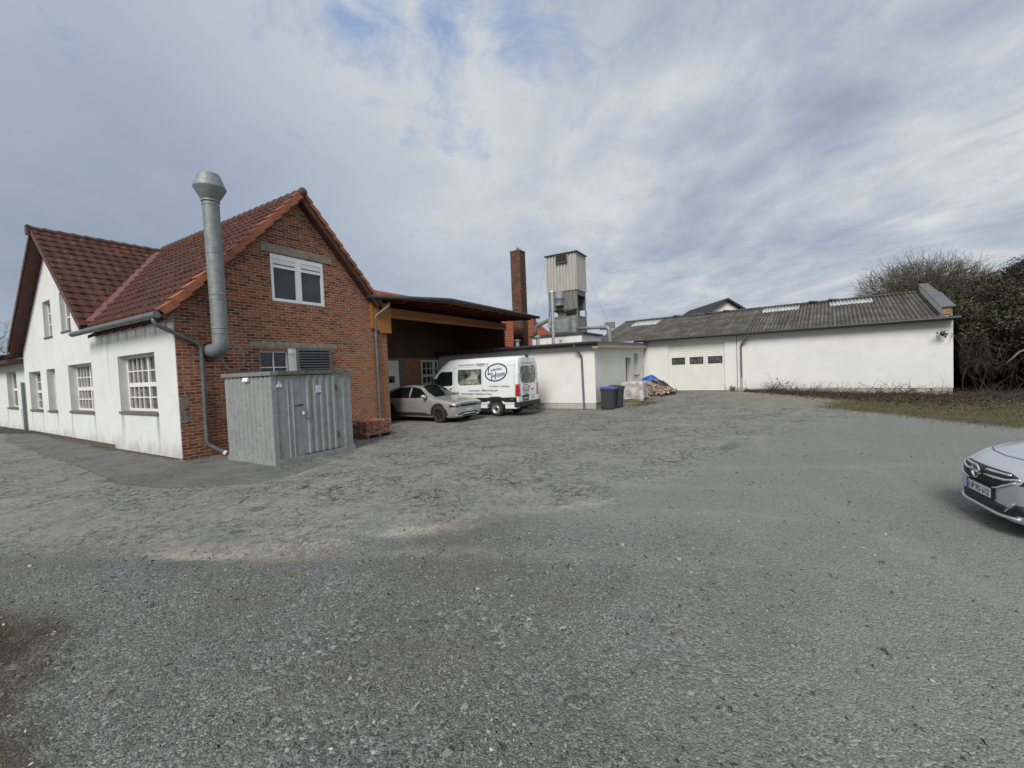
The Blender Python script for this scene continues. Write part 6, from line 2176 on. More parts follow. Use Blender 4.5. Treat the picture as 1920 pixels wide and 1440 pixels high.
part('under_body', MB().box(-1.0, 4.4, -0.70, 0.70, 0.30, 0.56), MAT['dark'], van)


def photo_mat(name, seed):
    m, t, b = new_mat(name)
    oc = t.mapping(t.n('ShaderNodeTexCoord').outputs['Object'], (1, 1, 1), loc=(seed, seed * 2.3, 0))
    n = t.noise(t.mapping(oc, (1.0, 1.0, 1.6)), 2.6, 6, 0.7, 0.9)
    v_ = t.voro(t.mapping(oc, (1, 1, 0.7)), 4.5, out='Color')
    sp = t.n('ShaderNodeSeparateColor')
    t.link(v_, sp.inputs[0])
    c = t.ramp(t.math('ADD', t.math('MULTIPLY', n, 0.8), t.math('MULTIPLY', sp.outputs[0], 0.25)), [(0.38, (0.02, 0.022, 0.018)), (0.5, (0.09, 0.10, 0.08)), (0.62, (0.22, 0.23, 0.19)), (0.75, (0.42, 0.43, 0.38))])
    t.link(c, b.inputs['Base Color'])
    b.inputs['Roughness'].default_value = 0.2
    b.inputs['Coat Weight'].default_value = 0.4
    return m


MAT['wrap_a'] = photo_mat('window_print', 1.7)
MAT['wrap_b'] = photo_mat('rear_window_print', 4.2)
for sd in ('left', 'right'):
    panel('side_window', vt, sd, [(2.10, 2.17), (0.74, 2.17), (0.74, 1.46), (1.95, 1.43), (2.06, 1.50), (2.10, 1.62)], MAT['wrap_a'], van, 0.005, label='side window covered with a grey printed picture')
    panel('door_window', vt, sd, [(2.42, 2.10), (2.42, 1.48), (2.5, 1.42), (3.55, 1.40), (3.66, 1.46), (3.35, 1.98), (3.18, 2.10)], MAT['car_glass'], van, 0.005)
    panel('side_trim', vt, sd, [(-1.10, 0.66), (-0.5, 0.66), (-0.42, 0.70), (0.42, 0.70), (0.5, 0.66), (3.2, 0.66), (3.2, 0.85), (0.36, 0.85), (0.24, 0.90), (-0.24, 0.90), (-0.36, 0.85), (-1.10, 0.88)], MAT['black'], van, 0.012, thick=0.02)
    for x0, x1 in ((-1.05, -0.47), (0.5, 1.25), (1.26, 2.0), (2.02, 3.15)):
        ys = 0.955 if sd == 'left' else -0.955
        part('sill_box', MB().box(x0, x1, min(ys, ys * 0.7), max(ys, ys * 0.7), 0.36, 0.655), MAT['van_paint'], van, bevel=0.012)
    for pts in ([(2.32, 0.92), (2.32, 2.38)], [(0.70, 0.92), (0.70, 2.25)], [(2.30, 2.27), (-1.0, 2.27)], [(-1.02, 0.92), (-1.02, 2.50)], [(3.62, 1.38), (3.5, 0.92)], [(2.3, 1.06), (0.72, 1.06)]):
        panel('seam', vt, sd, line_poly(pts, 0.010), MAT['zinc'], van, 0.0025, thick=0)
    panel('marker_lamp', vt, sd, rrect(0.80, 0.90, 0.71, 0.745, 0.012), MAT['amber'], van, 0.02)
    panel('marker_lamp', vt, sd, rrect(-0.92, -0.80, 0.75, 0.785, 0.012), MAT['amber'], van, 0.02)
    panel('mirror_base', vt, sd, rrect(3.35, 3.5, 1.42, 1.55, 0.03), MAT['black'], van, 0.03, thick=0.03)
    s = 1 if sd == 'left' else -1
    part('mirror', MB().obox((3.44, s * 1.13, 1.62), (0.16, 0.22, 0.34)), MAT['black'], van, bevel=0.04)
    panel('door_handle', vt, sd, rrect(2.45, 2.6, 1.25, 1.30, 0.02), MAT['black'], van, 0.02)
panel('windscreen', vt, 'screen', [(-0.72, 0.2), (0.72, 0.2), (0.62, 0.95), (-0.62, 0.95)], MAT['car_glass'], van, 0.005)
panel('grille', vt, 'front', rrect(-0.42, 0.42, 0.62, 0.88, 0.05), MAT['black'], van, 0.006)
for s in (-1, 1):
    panel('headlight', vt, 'front', rrect(s * 0.62 - 0.13, s * 0.62 + 0.13, 0.80, 1.0, 0.05), MAT['lamp'], van, 0.006)
    panel('tail_light', vt, 'rear', [(s * 0.745, 0.92), (s * 0.96, 0.90), (s * 0.96, 1.44), (s * 0.80, 1.44)], MAT['red_lamp'], van, 0.012, thick=0.02)
    panel('tail_light', vt, 'left' if s > 0 else 'right', [(-1.17, 0.90), (-1.05, 0.90), (-1.07, 1.44), (-1.165, 1.44)], MAT['red_lamp'], van, 0.010, thick=0.015)
panel('rear_window', vt, 'rear', [(-0.60, 2.25), (0.62, 2.25), (0.70, 2.20), (0.72, 1.70), (0.66, 1.56), (0.50, 1.46), (-0.50, 1.46), (-0.66, 1.56), (-0.72, 1.70), (-0.70, 2.20)], MAT['wrap_b'], van, 0.006, label='rear window covered with a grey printed picture')
for pts in ([(-0.02, 0.72), (-0.02, 1.45)], [(-0.02, 2.26), (-0.02, 2.6)], [(0.78, 0.66), (0.80, 2.45)], [(-0.78, 0.66), (-0.80, 2.45)], [(-0.75, 0.91), (0.0, 0.91)]):
    panel('seam', vt, 'rear', line_poly(pts, 0.010), MAT['zinc'], van, 0.003, thick=0)
panel('plate_recess', vt, 'rear', [(0.03, 0.68), (0.60, 0.68), (0.60, 0.86), (0.64, 0.93), (0.02, 0.95), (0.0, 0.90)], MAT['black'], van, 0.008)
rp = panel('number_plate', vt, 'rear', rrect(0.06, 0.56, 0.71, 0.82, 0.01), M('dusty_plate', (0.26, 0.26, 0.26), 0.5, var=0.3, scale=20), van, 0.014)
panel('handle_recess', vt, 'rear', rrect(-0.42, -0.24, 1.14, 1.19, 0.02), MAT['black'], van, 0.02)
panel('badge', vt, 'rear', rrect(-0.10, -0.045, 1.22, 1.33, 0.025), MAT['wheel_dark'], van, 0.012)
for s in (-1, 1):
    part('door_hinge', MB().obox((-1.175, s * 0.83, 1.95), (0.05, 0.10, 0.05)), MAT['van_paint'], van, bevel=0.01)
part('rear_bumper', MB().prism([(-1.26, -0.93), (-1.26, 0.93), (-1.18, 1.0), (-0.98, 1.02), (-0.98, -1.02), (-1.18, -1.0)], 'z', 0.44, 0.655), MAT['black'], van, bevel=0.02)
part('tow_step', MB().box(-1.42, -1.2, -0.95, 0.35, 0.36, 0.41), MAT['black'], van, bevel=0.01)
part('roof_camera', MB().obox((-1.16, 0.05, 2.67), (0.10, 0.20, 0.07)).obox((-1.15, 0.05, 2.72), (0.05, 0.09, 0.05)), MAT['black'], van, bevel=0.012)
# lettering and the oval sign
lettering('lettering', vt, 'left', 'www.ladenbau-', 2.08, 2.335, 1.0, MAT['navy'], van, shear=0.3)
lettering('lettering', vt, 'left', 'hoppe', 1.07, 2.335, 0.50, MAT['navy'], van, shear=0.3, bold=0.022)
lettering('lettering', vt, 'left', '.de', 0.56, 2.335, 0.19, MAT['navy'], van, shear=0.3)
lettering('lettering', vt, 'left', '\u2022 Tischlerei \u2022 Ladenbau', 0.38, 1.325, 1.16, MAT['ink'], van, shear=0.28, bold=0.008)
lettering('lettering', vt, 'left', '\u2022 Innenausbau \u2022 Ma\u00dfanfertigungen', 1.50, 1.145, 1.66, MAT['ink'], van, shear=0.28, bold=0.008)
lettering('lettering', vt, 'left', '\u2022 Einrichtungen \u2022 Fenster und T\u00fcren', 1.92, 0.985, 1.74, MAT['ink'], van, shear=0.28, bold=0.008)
lettering('lettering', vt, 'rear', 'www.ladenbau-hoppe.de', 0.60, 2.325, 1.16, MAT['navy'], van, shear=0.3)
for q, z in ((0.34, 0.86), (0.22, 0.80), (0.30, 0.75)):
    panel('sticker', vt, 'rear', line_poly([(-0.25 - q, z), (-0.25, z)], 0.02), MAT['zinc'], van, 0.004, thick=0)


def oval_sign(view, ca, cb_, ra, rb, tilt, k):
    """ring plus the two words with their tall shared initials"""
    sg = -1 if view in ('left', 'rear') else 1
    O, A, B, D_ = VIEW[view]
    c, s = math.cos(tilt), math.sin(tilt)
    n = 56
    pts, fs = [], []
    for i in range(n):
        a = 2 * math.pi * i / n
        for f in (1.0, 0.90):
            x, y = ra * f * math.cos(a), (rb * (f if f == 1 else 0.865)) * math.sin(a)
            pts.append((ca + sg * (x * c - y * s), cb_ + x * s + y * c))
    for i in range(n):
        j = (i + 1) % n
        fs.append((2 * i, 2 * j, 2 * j + 1, 2 * i + 1))
    ring = part('oval_sign', MB().add(onto(vt, O, A, B, D_, pts, 0.007), fs), MAT['ring'], van, fix=False)

    def tx(text, x, y, w_, h, bold, sh=0.22):
        a = ca + sg * (x * c - y * s) * k
        b = cb_ + (x * s + y * c) * k
        lettering('lettering', vt, view, text, a, b, w_ * k, MAT['navy'], ring, height=h * k, shear=sh, bold=bold, rot=tilt, off=0.007)
    tx('L', -0.46, -0.05, 0.20, 0.36, 0.012, 0.28)
    tx('adenbau', -0.28, 0.08, 0.62, 0.135, 0.012, 0.15)
    tx('H', -0.30, -0.30, 0.32, 0.32, 0.012, 0.28)
    tx('oppe', 0.00, -0.26, 0.46, 0.20, 0.014, 0.12)
    return ring


oval_sign('left', -0.06, 1.985, 0.605, 0.405, 0.13, 1.0)
oval_sign('rear', 0.25, 1.19, 0.27, 0.225, 0.13, 0.50)

# ---- matt silver electric hatchback
ic = thing('silver_hatchback', 'matt silver grey hatchback with dark wheels parked under the canopy', 'car', (0, 0, 0), 'W', rot=0.0)
IA = R(-34)
hd = Vector((math.cos(IA), math.sin(IA), 0))
lf = Vector((-hd.y, hd.x, 0))
fw_ = Vector((-3.018, 17.54, 0))
ip = fw_ + lf * 0.86 - hd * 0.02
place(ic, (ip.x, ip.y, hz(ip.x, ip.y)), IA)
keys = [(-3.79, [(0, .38), (.55, .38), (.68, .45), (.74, .62), (.74, .80), (.70, .95), (.62, 1.03), (.45, 1.08), (.25, 1.09), (0, 1.09)]),
        (-3.68, [(0, .30), (.66, .30), (.80, .40), (.86, .65), (.86, .85), (.82, 1.00), (.70, 1.12), (.52, 1.18), (.28, 1.20), (0, 1.20)]),
        (-3.35, [(0, .24), (.72, .24), (.87, .33), (.93, .62), (.92, .86), (.885, 1.03), (.66, 1.30), (.50, 1.37), (.28, 1.40), (0, 1.41)]),
        (-2.7, [(0, .20), (.76, .20), (.90, .28), (.945, .60), (.93, .86), (.895, 1.03), (.655, 1.44), (.52, 1.51), (.28, 1.54), (0, 1.55)]),
        (-1.9, [(0, .19), (.78, .19), (.90, .27), (.935, .58), (.925, .85), (.895, 1.02), (.66, 1.50), (.52, 1.57), (.28, 1.60), (0, 1.605)]),
        (-1.35, [(0, .19), (.78, .19), (.90, .27), (.93, .58), (.92, .84), (.895, 1.01), (.67, 1.46), (.52, 1.53), (.28, 1.57), (0, 1.58)]),
        (-0.75, [(0, .19), (.78, .19), (.90, .27), (.93, .58), (.925, .83), (.90, .99), (.75, 1.19), (.60, 1.26), (.30, 1.30), (0, 1.31)]),
        (-0.30, [(0, .19), (.78, .19), (.90, .27), (.94, .58), (.93, .82), (.905, .95), (.82, 1.03), (.66, 1.06), (.32, 1.08), (0, 1.09)]),
        (0.15, [(0, .19), (.78, .19), (.90, .28), (.945, .56), (.93, .78), (.90, .90), (.81, .965), (.64, .985), (.32, 1.005), (0, 1.01)]),
        (0.55, [(0, .20), (.74, .20), (.87, .27), (.925, .50), (.92, .72), (.895, .83), (.80, .90), (.62, .935), (.32, .955), (0, .96)]),
        (0.76, [(0, .22), (.68, .22), (.80, .28), (.89, .46), (.90, .68), (.885, .79), (.79, .845), (.60, .88), (.32, .90), (0, .905)]),
        (0.85, [(0, .26), (.60, .26), (.72, .31), (.81, .46), (.84, .66), (.825, .74), (.74, .785), (.56, .815), (.30, .83), (0, .835)])]
ib, it_ = finish_body('body', car_body(keys, 80, 3, 0.55), MAT['matt_silver'], ic, [0.0, -3.0], 0.395, 0.90)
for x in (0.0, -3.0):
    for y in (-0.83, 0.83):
        wheel(ic, x, y, 0.365, 0.245, 'alloy', MAT['wheel_dark'])
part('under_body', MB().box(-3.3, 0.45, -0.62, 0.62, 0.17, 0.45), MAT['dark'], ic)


def arch_strip(cx, r0, r1, z0, a0=-0.10, a1=math.pi + 0.10, n=20):
    o_ = [(cx + r1 * math.cos(a0 + (a1 - a0) * k / n), z0 + r1 * math.sin(a0 + (a1 - a0) * k / n)) for k in range(n + 1)]
    i_ = [(cx + r0 * math.cos(a0 + (a1 - a0) * k / n), z0 + r0 * math.sin(a0 + (a1 - a0) * k / n)) for k in range(n + 1)]
    return o_ + i_[::-1]


for sd in ('right', 'left'):
    panel('side_window', it_, sd, [(-1.70, 1.03), (-0.72, 1.04), (-0.66, 1.07), (-0.92, 1.24), (-1.22, 1.425), (-1.70, 1.50)], MAT['car_glass'], ic, 0.011)
    panel('side_window', it_, sd, [(-3.22, 1.12), (-2.95, 1.04), (-1.75, 1.03), (-1.75, 1.50), (-2.5, 1.475), (-2.98, 1.36)], MAT['car_glass'], ic, 0.011)
    for cx in (0.0, -3.0):
        panel('arch_trim', it_, sd, arch_strip(cx, 0.385, 0.47, 0.355), MAT['wheel_dark'], ic, 0.010, thick=0.014)
    panel('sill_trim', it_, sd, [(-2.55, 0.22), (-0.46, 0.22), (-0.42, 0.32), (-0.85, 0.42), (-2.3, 0.42), (-2.55, 0.36)], MAT['wheel_dark'], ic, 0.006)
    for pts in ([(-1.72, 0.44), (-1.72, 1.0)], [(-0.55, 0.40), (-0.42, 0.70), (-0.48, 1.0)], [(-2.75, 0.75), (-2.62, 1.0)], [(-0.6, 0.44), (-1.5, 0.62), (-2.6, 0.86)]):
        panel('seam', it_, sd, line_poly(pts, 0.009), MAT['zinc_dark'], ic, 0.002, thick=0)
    s = -1 if sd == 'right' else 1
    mo_ = part('mirror', MB().obox((-0.72, s * 1.04, 1.11), (0.16, 0.22, 0.13), Euler((0, 0, s * -0.25)).to_matrix()), MAT['matt_silver'], ic, bevel=0.04)
    part('mirror_foot', MB().obox((-0.72, s * 0.95, 1.03), (0.10, 0.20, 0.05)), MAT['black'], ic, bevel=0.01)
panel('windscreen', it_, 'top', [(-1.24, -0.52), (-1.30, 0), (-1.24, 0.52), (-0.80, 0.66), (-0.34, 0.72), (-0.26, 0), (-0.34, -0.72), (-0.80, -0.66)], MAT['car_glass'], ic, 0.006)
panel('roof_panel', it_, 'top', [(-3.1, -0.50), (-1.36, -0.50), (-1.36, 0.50), (-3.1, 0.50)], MAT['wheel_dark'], ic, 0.004)
panel('light_bar', it_, 'front', [(-0.84, 0.655), (0.84, 0.655), (0.84, 0.735), (0.66, 0.755), (-0.66, 0.755), (-0.84, 0.735)], MAT['black'], ic, 0.008)
for s in (-1, 1):
    panel('headlight', it_, 'front', [(s * 0.52, 0.66), (s * 0.84, 0.665), (s * 0.84, 0.73), (s * 0.52, 0.745)], MAT['lamp'], ic, 0.012)
    panel('headlight', it_, 'right' if s < 0 else 'left', [(0.58, 0.665), (0.84, 0.655), (0.84, 0.74), (0.60, 0.745)], MAT['car_glass'], ic, 0.008)
    panel('fog_trim', it_, 'front', [(s * 0.30, 0.385), (s * 0.60, 0.385), (s * 0.72, 0.34), (s * 0.72, 0.315), (s * 0.42, 0.315)], MAT['black'], ic, 0.006)
panel('lower_grille', it_, 'front', [(-0.42, 0.27), (0.42, 0.27), (0.52, 0.42), (-0.52, 0.42)], MAT['black'], ic, 0.006)
panel('skid_trim', it_, 'front', line_poly([(-0.78, 0.30), (-0.52, 0.30), (-0.36, 0.345), (0.36, 0.345), (0.52, 0.30), (0.78, 0.30)], 0.035), MAT['chrome'], ic, 0.016)
ipl = part('number_plate', MB().box(0.862, 0.872, -0.26, 0.26, 0.44, 0.55), MAT['plate'], ic, bevel=0.003)
part('plate_band', MB().box(0.8722, 0.8745, -0.26, -0.215, 0.44, 0.55), MAT['blue'], ipl)
V_, F_ = glyphs('LIP  LB 8E', 1.0, 0, 0.01)
xs = [p[0] for p in V_]
k = 0.42 / (max(xs) - min(xs))
part('lettering', MB().add([(0.8745, -0.19 + (x - min(xs)) * k, 0.46 + y * 0.096) for x, y in V_], F_), MAT['ink'], ipl, fix=False)
panel('badge', it_, 'top', rrect(0.66, 0.70, -0.03, 0.03, 0.015), MAT['wheel_dark'], ic, 0.004)

# ---- silver car at the right edge: its front
ac = thing('silver_car', 'silver car with a wet bonnet and mesh grille at the right edge of the yard', 'car', (0, 0, 0), 'W', rot=0.0)
AA = math.atan2(0.436, -0.9)
ah = Vector((math.cos(AA), math.sin(AA), 0))
ap = Vector((5.75, 5.22, 0)) - ah * 0.945
place(ac, (ap.x, ap.y, -0.065), AA)
keys = [(-3.42, [(0, .40), (.50, .40), (.62, .45), (.70, .60), (.70, .76), (.66, .90), (.58, .98), (.42, 1.02), (.22, 1.03), (0, 1.03)]),
        (-3.25, [(0, .28), (.66, .28), (.80, .36), (.85, .60), (.85, .80), (.80, .96), (.62, 1.12), (.46, 1.18), (.25, 1.20), (0, 1.20)]),
        (-2.6, [(0, .20), (.74, .20), (.86, .28), (.90, .58), (.89, .82), (.85, .98), (.60, 1.34), (.46, 1.40), (.25, 1.42), (0, 1.43)]),
        (-1.7, [(0, .18), (.76, .18), (.87, .26), (.90, .56), (.89, .80), (.86, .96), (.62, 1.40), (.46, 1.46), (.25, 1.48), (0, 1.485)]),
        (-1.05, [(0, .18), (.76, .18), (.87, .26), (.90, .56), (.89, .80), (.86, .95), (.64, 1.32), (.50, 1.38), (.26, 1.41), (0, 1.42)]),
        (-0.35, [(0, .18), (.76, .18), (.87, .26), (.905, .56), (.895, .79), (.87, .93), (.78, 1.03), (.60, 1.06), (.30, 1.08), (0, 1.085)]),
        (0.2, [(0, .18), (.76, .18), (.87, .26), (.905, .55), (.895, .76), (.86, .88), (.76, .965), (.58, 1.005), (.30, 1.03), (0, 1.035)]),
        (0.55, [(0, .18), (.70, .18), (.82, .24), (.87, .50), (.865, .70), (.82, .79), (.70, .865), (.52, .915), (.28, .945), (0, .95)]),
        (0.75, [(0, .185), (.60, .185), (.70, .24), (.775, .46), (.775, .64), (.73, .72), (.60, .775), (.46, .82), (.25, .845), (0, .85)]),
        (0.87, [(0, .20), (.46, .20), (.55, .25), (.62, .44), (.62, .58), (.57, .66), (.46, .71), (.36, .75), (.20, .775), (0, .78)]),
        (0.93, [(0, .24), (.30, .24), (.37, .28), (.43, .44), (.43, .54), (.39, .60), (.32, .64), (.25, .67), (.14, .69), (0, .695)])]
ab, at_ = finish_body('body', car_body(keys, 90, 3, 0.6), MAT['silver'], ac, [0.0, -2.66], 0.36, 0.87)
for x in (0.0, -2.66):
    for y in (-0.78, 0.78):
        wheel(ac, x, y, 0.325, 0.215, 'alloy', MAT['wheel_sil'])
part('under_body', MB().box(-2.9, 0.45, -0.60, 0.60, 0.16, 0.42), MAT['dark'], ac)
gr = panel('grille', at_, 'front', [(-0.54, 0.715), (-0.42, 0.750), (0.42, 0.750), (0.54, 0.715), (0.53, 0.665), (0.36, 0.570), (0.24, 0.535), (-0.24, 0.535), (-0.36, 0.570), (-0.53, 0.665)], MAT['black'], ac, 0.006, step=0.05)
# honeycomb dashes of the grille
for r_i in range(4):
    for c_i in range(-6, 7):
        a = c_i * 0.062 + (0.031 if r_i % 2 else 0)
        b = 0.556 + r_i * 0.027
        if abs(a) > 0.24 + (b - 0.54) * 1.6:
            continue
        panel('mesh_bar', at_, 'front', rrect(a - 0.022, a + 0.022, b - 0.006, b + 0.006, 0.005, 2), MAT['wheel_dark'], gr, 0.014, thick=0.006)
for pts in ([(-0.58, 0.705), (-0.44, 0.668), (-0.10, 0.655)], [(0.58, 0.705), (0.44, 0.668), (0.10, 0.655)], [(-0.46, 0.728), (-0.10, 0.722)], [(0.46, 0.728), (0.10, 0.722)]):
    panel('chrome_bar', at_, 'front', line_poly(pts, 0.024), MAT['chrome'], ac, 0.022, step=0.04, thick=0.015)
panel('grille_lip', at_, 'front', line_poly([(-0.56, 0.665), (-0.37, 0.560), (-0.24, 0.524), (0.24, 0.524), (0.37, 0.560), (0.56, 0.665)], 0.020), MAT['silver'], ac, 0.020, step=0.04, thick=0.018)
m = MB()
for k in range(28):
    a0, a1 = 2 * math.pi * k / 28, 2 * math.pi * (k + 1.15) / 28
    m.beam((0.985, 0.080 * math.cos(a0), 0.672 + 0.080 * math.sin(a0)), (0.985, 0.080 * math.cos(a1), 0.672 + 0.080 * math.sin(a1)), 0.017, 0.017, up=(1, 0, 0))
m.prism([(-0.11, 0.688), (0.012, 0.688), (0.012, 0.676), (0.11, 0.656), (-0.012, 0.656), (-0.012, 0.668)], 'x', 0.978, 0.992)
part('emblem', m, MAT['chrome'], ac)
for s in (-1, 1):
    panel('headlight', at_, 'left' if s > 0 else 'right', [(0.34, 0.755), (0.62, 0.735), (0.84, 0.690), (0.87, 0.640), (0.66, 0.650), (0.42, 0.690)], MAT['car_glass'], ac, 0.006, step=0.05)
    panel('fog_recess', at_, 'front', [(s * 0.46, 0.30), (s * 0.58, 0.42), (s * 0.66, 0.42), (s * 0.66, 0.30)], MAT['black'], ac, 0.006)
    panel('fog_trim', at_, 'front', line_poly([(s * 0.44, 0.30), (s * 0.565, 0.43)], 0.014), MAT['chrome'], ac, 0.010)
    panel('mirror_base', at_, 'left' if s > 0 else 'right', rrect(-0.62, -0.5, 0.96, 1.02, 0.02), MAT['black'], ac, 0.03, thick=0.03)
    part('mirror', MB().obox((-0.56, s * 0.99, 1.05), (0.14, 0.20, 0.12)), MAT['silver'], ac, bevel=0.035)
    sd = 'left' if s > 0 else 'right'
    panel('side_window', at_, sd, [(-1.55, 0.99), (-0.45, 0.98), (-0.62, 1.08), (-1.05, 1.31), (-1.55, 1.36)], MAT['car_glass'], ac, 0.005)
    panel('side_window', at_, sd, [(-2.7, 1.04), (-2.5, 1.00), (-1.6, 0.99), (-1.6, 1.36), (-2.3, 1.31)], MAT['car_glass'], ac, 0.005)
    panel('seam', at_, sd, line_poly([(-0.48, 0.36), (-0.42, 0.98)], 0.008), MAT['zinc_dark'], ac, 0.002, thick=0)
panel('windscreen', at_, 'top', [(-1.02, -0.50), (-1.07, 0), (-1.02, 0.50), (-0.62, 0.64), (-0.30, 0.68), (-0.24, 0), (-0.30, -0.68), (-0.62, -0.64)], MAT['car_glass'], ac, 0.006)
panel('bonnet_gap', at_, 'top', line_poly([(0.70, 0.66), (0.745, 0.52), (0.80, 0.30), (0.825, 0.0), (0.80, -0.30), (0.745, -0.52), (0.70, -0.66)], 0.010) if False else line_poly([(-0.2, 0.74), (0.25, 0.73), (0.50, 0.66), (0.62, 0.52), (0.69, 0.30), (0.715, 0.0), (0.69, -0.30), (0.62, -0.52), (0.50, -0.66), (0.25, -0.73), (-0.2, -0.74)], 0.009), MAT['dark'], ac, 0.002, thick=0)
panel('lower_grille', at_, 'front', [(-0.58, 0.33), (-0.42, 0.375), (0.42, 0.375), (0.58, 0.33), (0.56, 0.262), (-0.56, 0.262)], MAT['black'], ac, 0.006)
panel('splitter', at_, 'front', line_poly([(-0.60, 0.255), (-0.3, 0.235), (0.3, 0.235), (0.60, 0.255)], 0.028), MAT['silver'], ac, 0.03, thick=0.03)
apl = part('plate_holder', MB().box(0.935, 0.958, -0.285, 0.285, 0.385, 0.535), MAT['black'], ac, bevel=0.004)
part('number_plate', MB().box(0.9582, 0.964, -0.26, 0.26, 0.405, 0.515), MAT['plate'], ac)
part('plate_band', MB().box(0.9642, 0.966, -0.26, -0.215, 0.405, 0.515), MAT['blue'], apl)
V_, F_ = glyphs('LIP RS 612', 1.0, 0, 0.012)
xs = [p[0] for p in V_]
k = 0.44 / (max(xs) - min(xs))
part('lettering', MB().add([(0.966, -0.20 + (x - min(xs)) * k, 0.425 + y * 0.102) for x, y in V_], F_), MAT['ink'], apl, fix=False)

# ------------------------------------------------------------------ vegetation
def bark_mat(name, col):
    m, t, b = new_mat(name)
    oc = t.n('ShaderNodeTexCoord').outputs['Object']
    c = t.mix(t.mapr(t.noise(oc, 3, 5, 0.6), 0.3, 0.7), tuple(x * 0.6 for x in col), tuple(x * 1.3 for x in col))
    t.link(c, b.inputs['Base Color'])
    b.inputs['Roughness'].default_value = 0.95
    return m


def leaf_mat(name, stops, rough=0.5):
    m, t, b = new_mat(name)
    a = t.n('ShaderNodeAttribute', attribute_name='tone').outputs['Fac']
    t.link(t.ramp(a, stops), b.inputs['Base Color'])
    b.inputs['Roughness'].default_value = rough
    b.inputs['Specular IOR Level'].default_value = 0.3
    return m


MAT['bark'] = bark_mat('grey_bark', (0.16, 0.145, 0.115))
MAT['bark_green'] = bark_mat('mossy_bark', (0.105, 0.092, 0.062))
MAT['cane'] = bark_mat('brown_cane', (0.075, 0.053, 0.042))
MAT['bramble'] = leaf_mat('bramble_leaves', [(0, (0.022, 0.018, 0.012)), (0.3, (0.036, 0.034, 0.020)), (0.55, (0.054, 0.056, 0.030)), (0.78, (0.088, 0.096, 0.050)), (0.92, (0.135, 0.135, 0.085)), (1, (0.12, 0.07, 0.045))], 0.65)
MAT['litter'] = leaf_mat('dead_leaves', [(0, (0.045, 0.029, 0.021)), (0.5, (0.088, 0.058, 0.039)), (0.8, (0.14, 0.10, 0.066)), (1, (0.28, 0.23, 0.165))], 0.9)
MAT['grass'] = leaf_mat('grass_blades', [(0, (0.050, 0.055, 0.018)), (0.5, (0.085, 0.094, 0.030)), (0.8, (0.13, 0.13, 0.05)), (1, (0.26, 0.21, 0.12))], 0.8)


def segs_to_tubes(A, B, ra, rb, n=4):
    """many tapered tubes at once: returns V,F"""
    A, B = np.asarray(A, float), np.asarray(B, float)
    ra, rb = np.asarray(ra, float), np.asarray(rb, float)
    d = B - A
    d /= np.maximum(np.linalg.norm(d, axis=1), 1e-9)[:, None]
    ref = np.where((np.abs(d[:, 2]) > 0.9)[:, None], np.array([1.0, 0, 0]), np.array([0, 0, 1.0]))
    s = np.cross(d, ref)
    s /= np.linalg.norm(s, axis=1)[:, None]
    t = np.cross(s, d)
    an = 2 * np.pi * np.arange(n) / n
    ring = s[:, None] * np.cos(an)[None, :, None] + t[:, None] * np.sin(an)[None, :, None]
    Va = A[:, None] + ring * ra[:, None, None]
    Vb = B[:, None] + ring * rb[:, None, None]
    V_ = np.concatenate([Va, Vb], 1).reshape(-1, 3)
    k = np.arange(n)
    F0 = np.stack([k, (k + 1) % n, (k + 1) % n + n, k + n], 1)
    F_ = (F0[None] + (np.arange(len(A)) * 2 * n)[:, None, None]).reshape(-1, 4)
    return V_, F_


def grow(rng, p, d, L, r, depth, out, wig=0.35, up=0.10, split=(2, 4), shrink=0.72, droop=0.0, side=0.42):
    """recursive branch of short crooked segments"""
    ns = max(2, int(3 + L * 1.2))
    st = L / ns
    for i in range(ns):
        nd = d + rng.normal(0, wig * 0.5, 3) + np.array([0, 0, up - droop * (1 if depth < 2 else 0)])
        nd /= np.linalg.norm(nd)
        q = p + nd * st
        r2 = r * (1 - 0.42 / ns)
        out.append((p, q, r, r2, depth))
        p, d, r = q, nd, r2
        if depth > 0 and i >= 1 and rng.random() < side:
            sd = d + rng.normal(0, 0.75, 3)
            sd /= np.linalg.norm(sd)
            grow(rng, p, sd, L * rng.uniform(0.4, 0.7), r * 0.55, depth - 1, out, wig, up, split, shrink, droop, side)
    if depth > 0:
        for _ in range(rng.integers(*split)):
            sd = d + rng.normal(0, 0.55, 3)
            sd /= np.linalg.norm(sd)
            grow(rng, p, sd, L * shrink * rng.uniform(0.75, 1.15), r * 0.72, depth - 1, out, wig, up, split, shrink, droop, side)


def bare_tree(name, label, base, seed, stems, L, r, depth, group=None, wig=0.35, up=0.10, spread=0.6, mat='bark', cat='tree', thin=0.006, side=0.42):
    rng = np.random.default_rng(seed)
    t_ = thing(name, label, cat, base, 'W', group)
    out = []
    for k in range(stems):
        a = 2 * np.pi * (k + rng.random() * 0.6) / max(stems, 1)
        d = np.array([spread * np.cos(a), spread * np.sin(a), 1.0]) if stems > 1 else np.array([0.05, 0.0, 1.0])
        d /= np.linalg.norm(d)
        grow(rng, np.zeros(3), d, L * rng.uniform(0.8, 1.15), r, depth, out, wig, up, side=side)
    for nm, sel, n in (('trunk', [o_ for o_ in out if o_[4] >= depth - 1], 7), ('crown', [o_ for o_ in out if o_[4] < depth - 1], 4)):
        if not sel:
            continue
        V_, F_ = segs_to_tubes([o_[0] for o_ in sel], [o_[1] for o_ in sel], np.maximum([o_[2] for o_ in sel], thin), np.maximum([o_[3] for o_ in sel], thin * 0.8), n)
        np_mesh(nm, V_, F_, MAT[mat], parent=t_, smooth=True)
    return t_, out


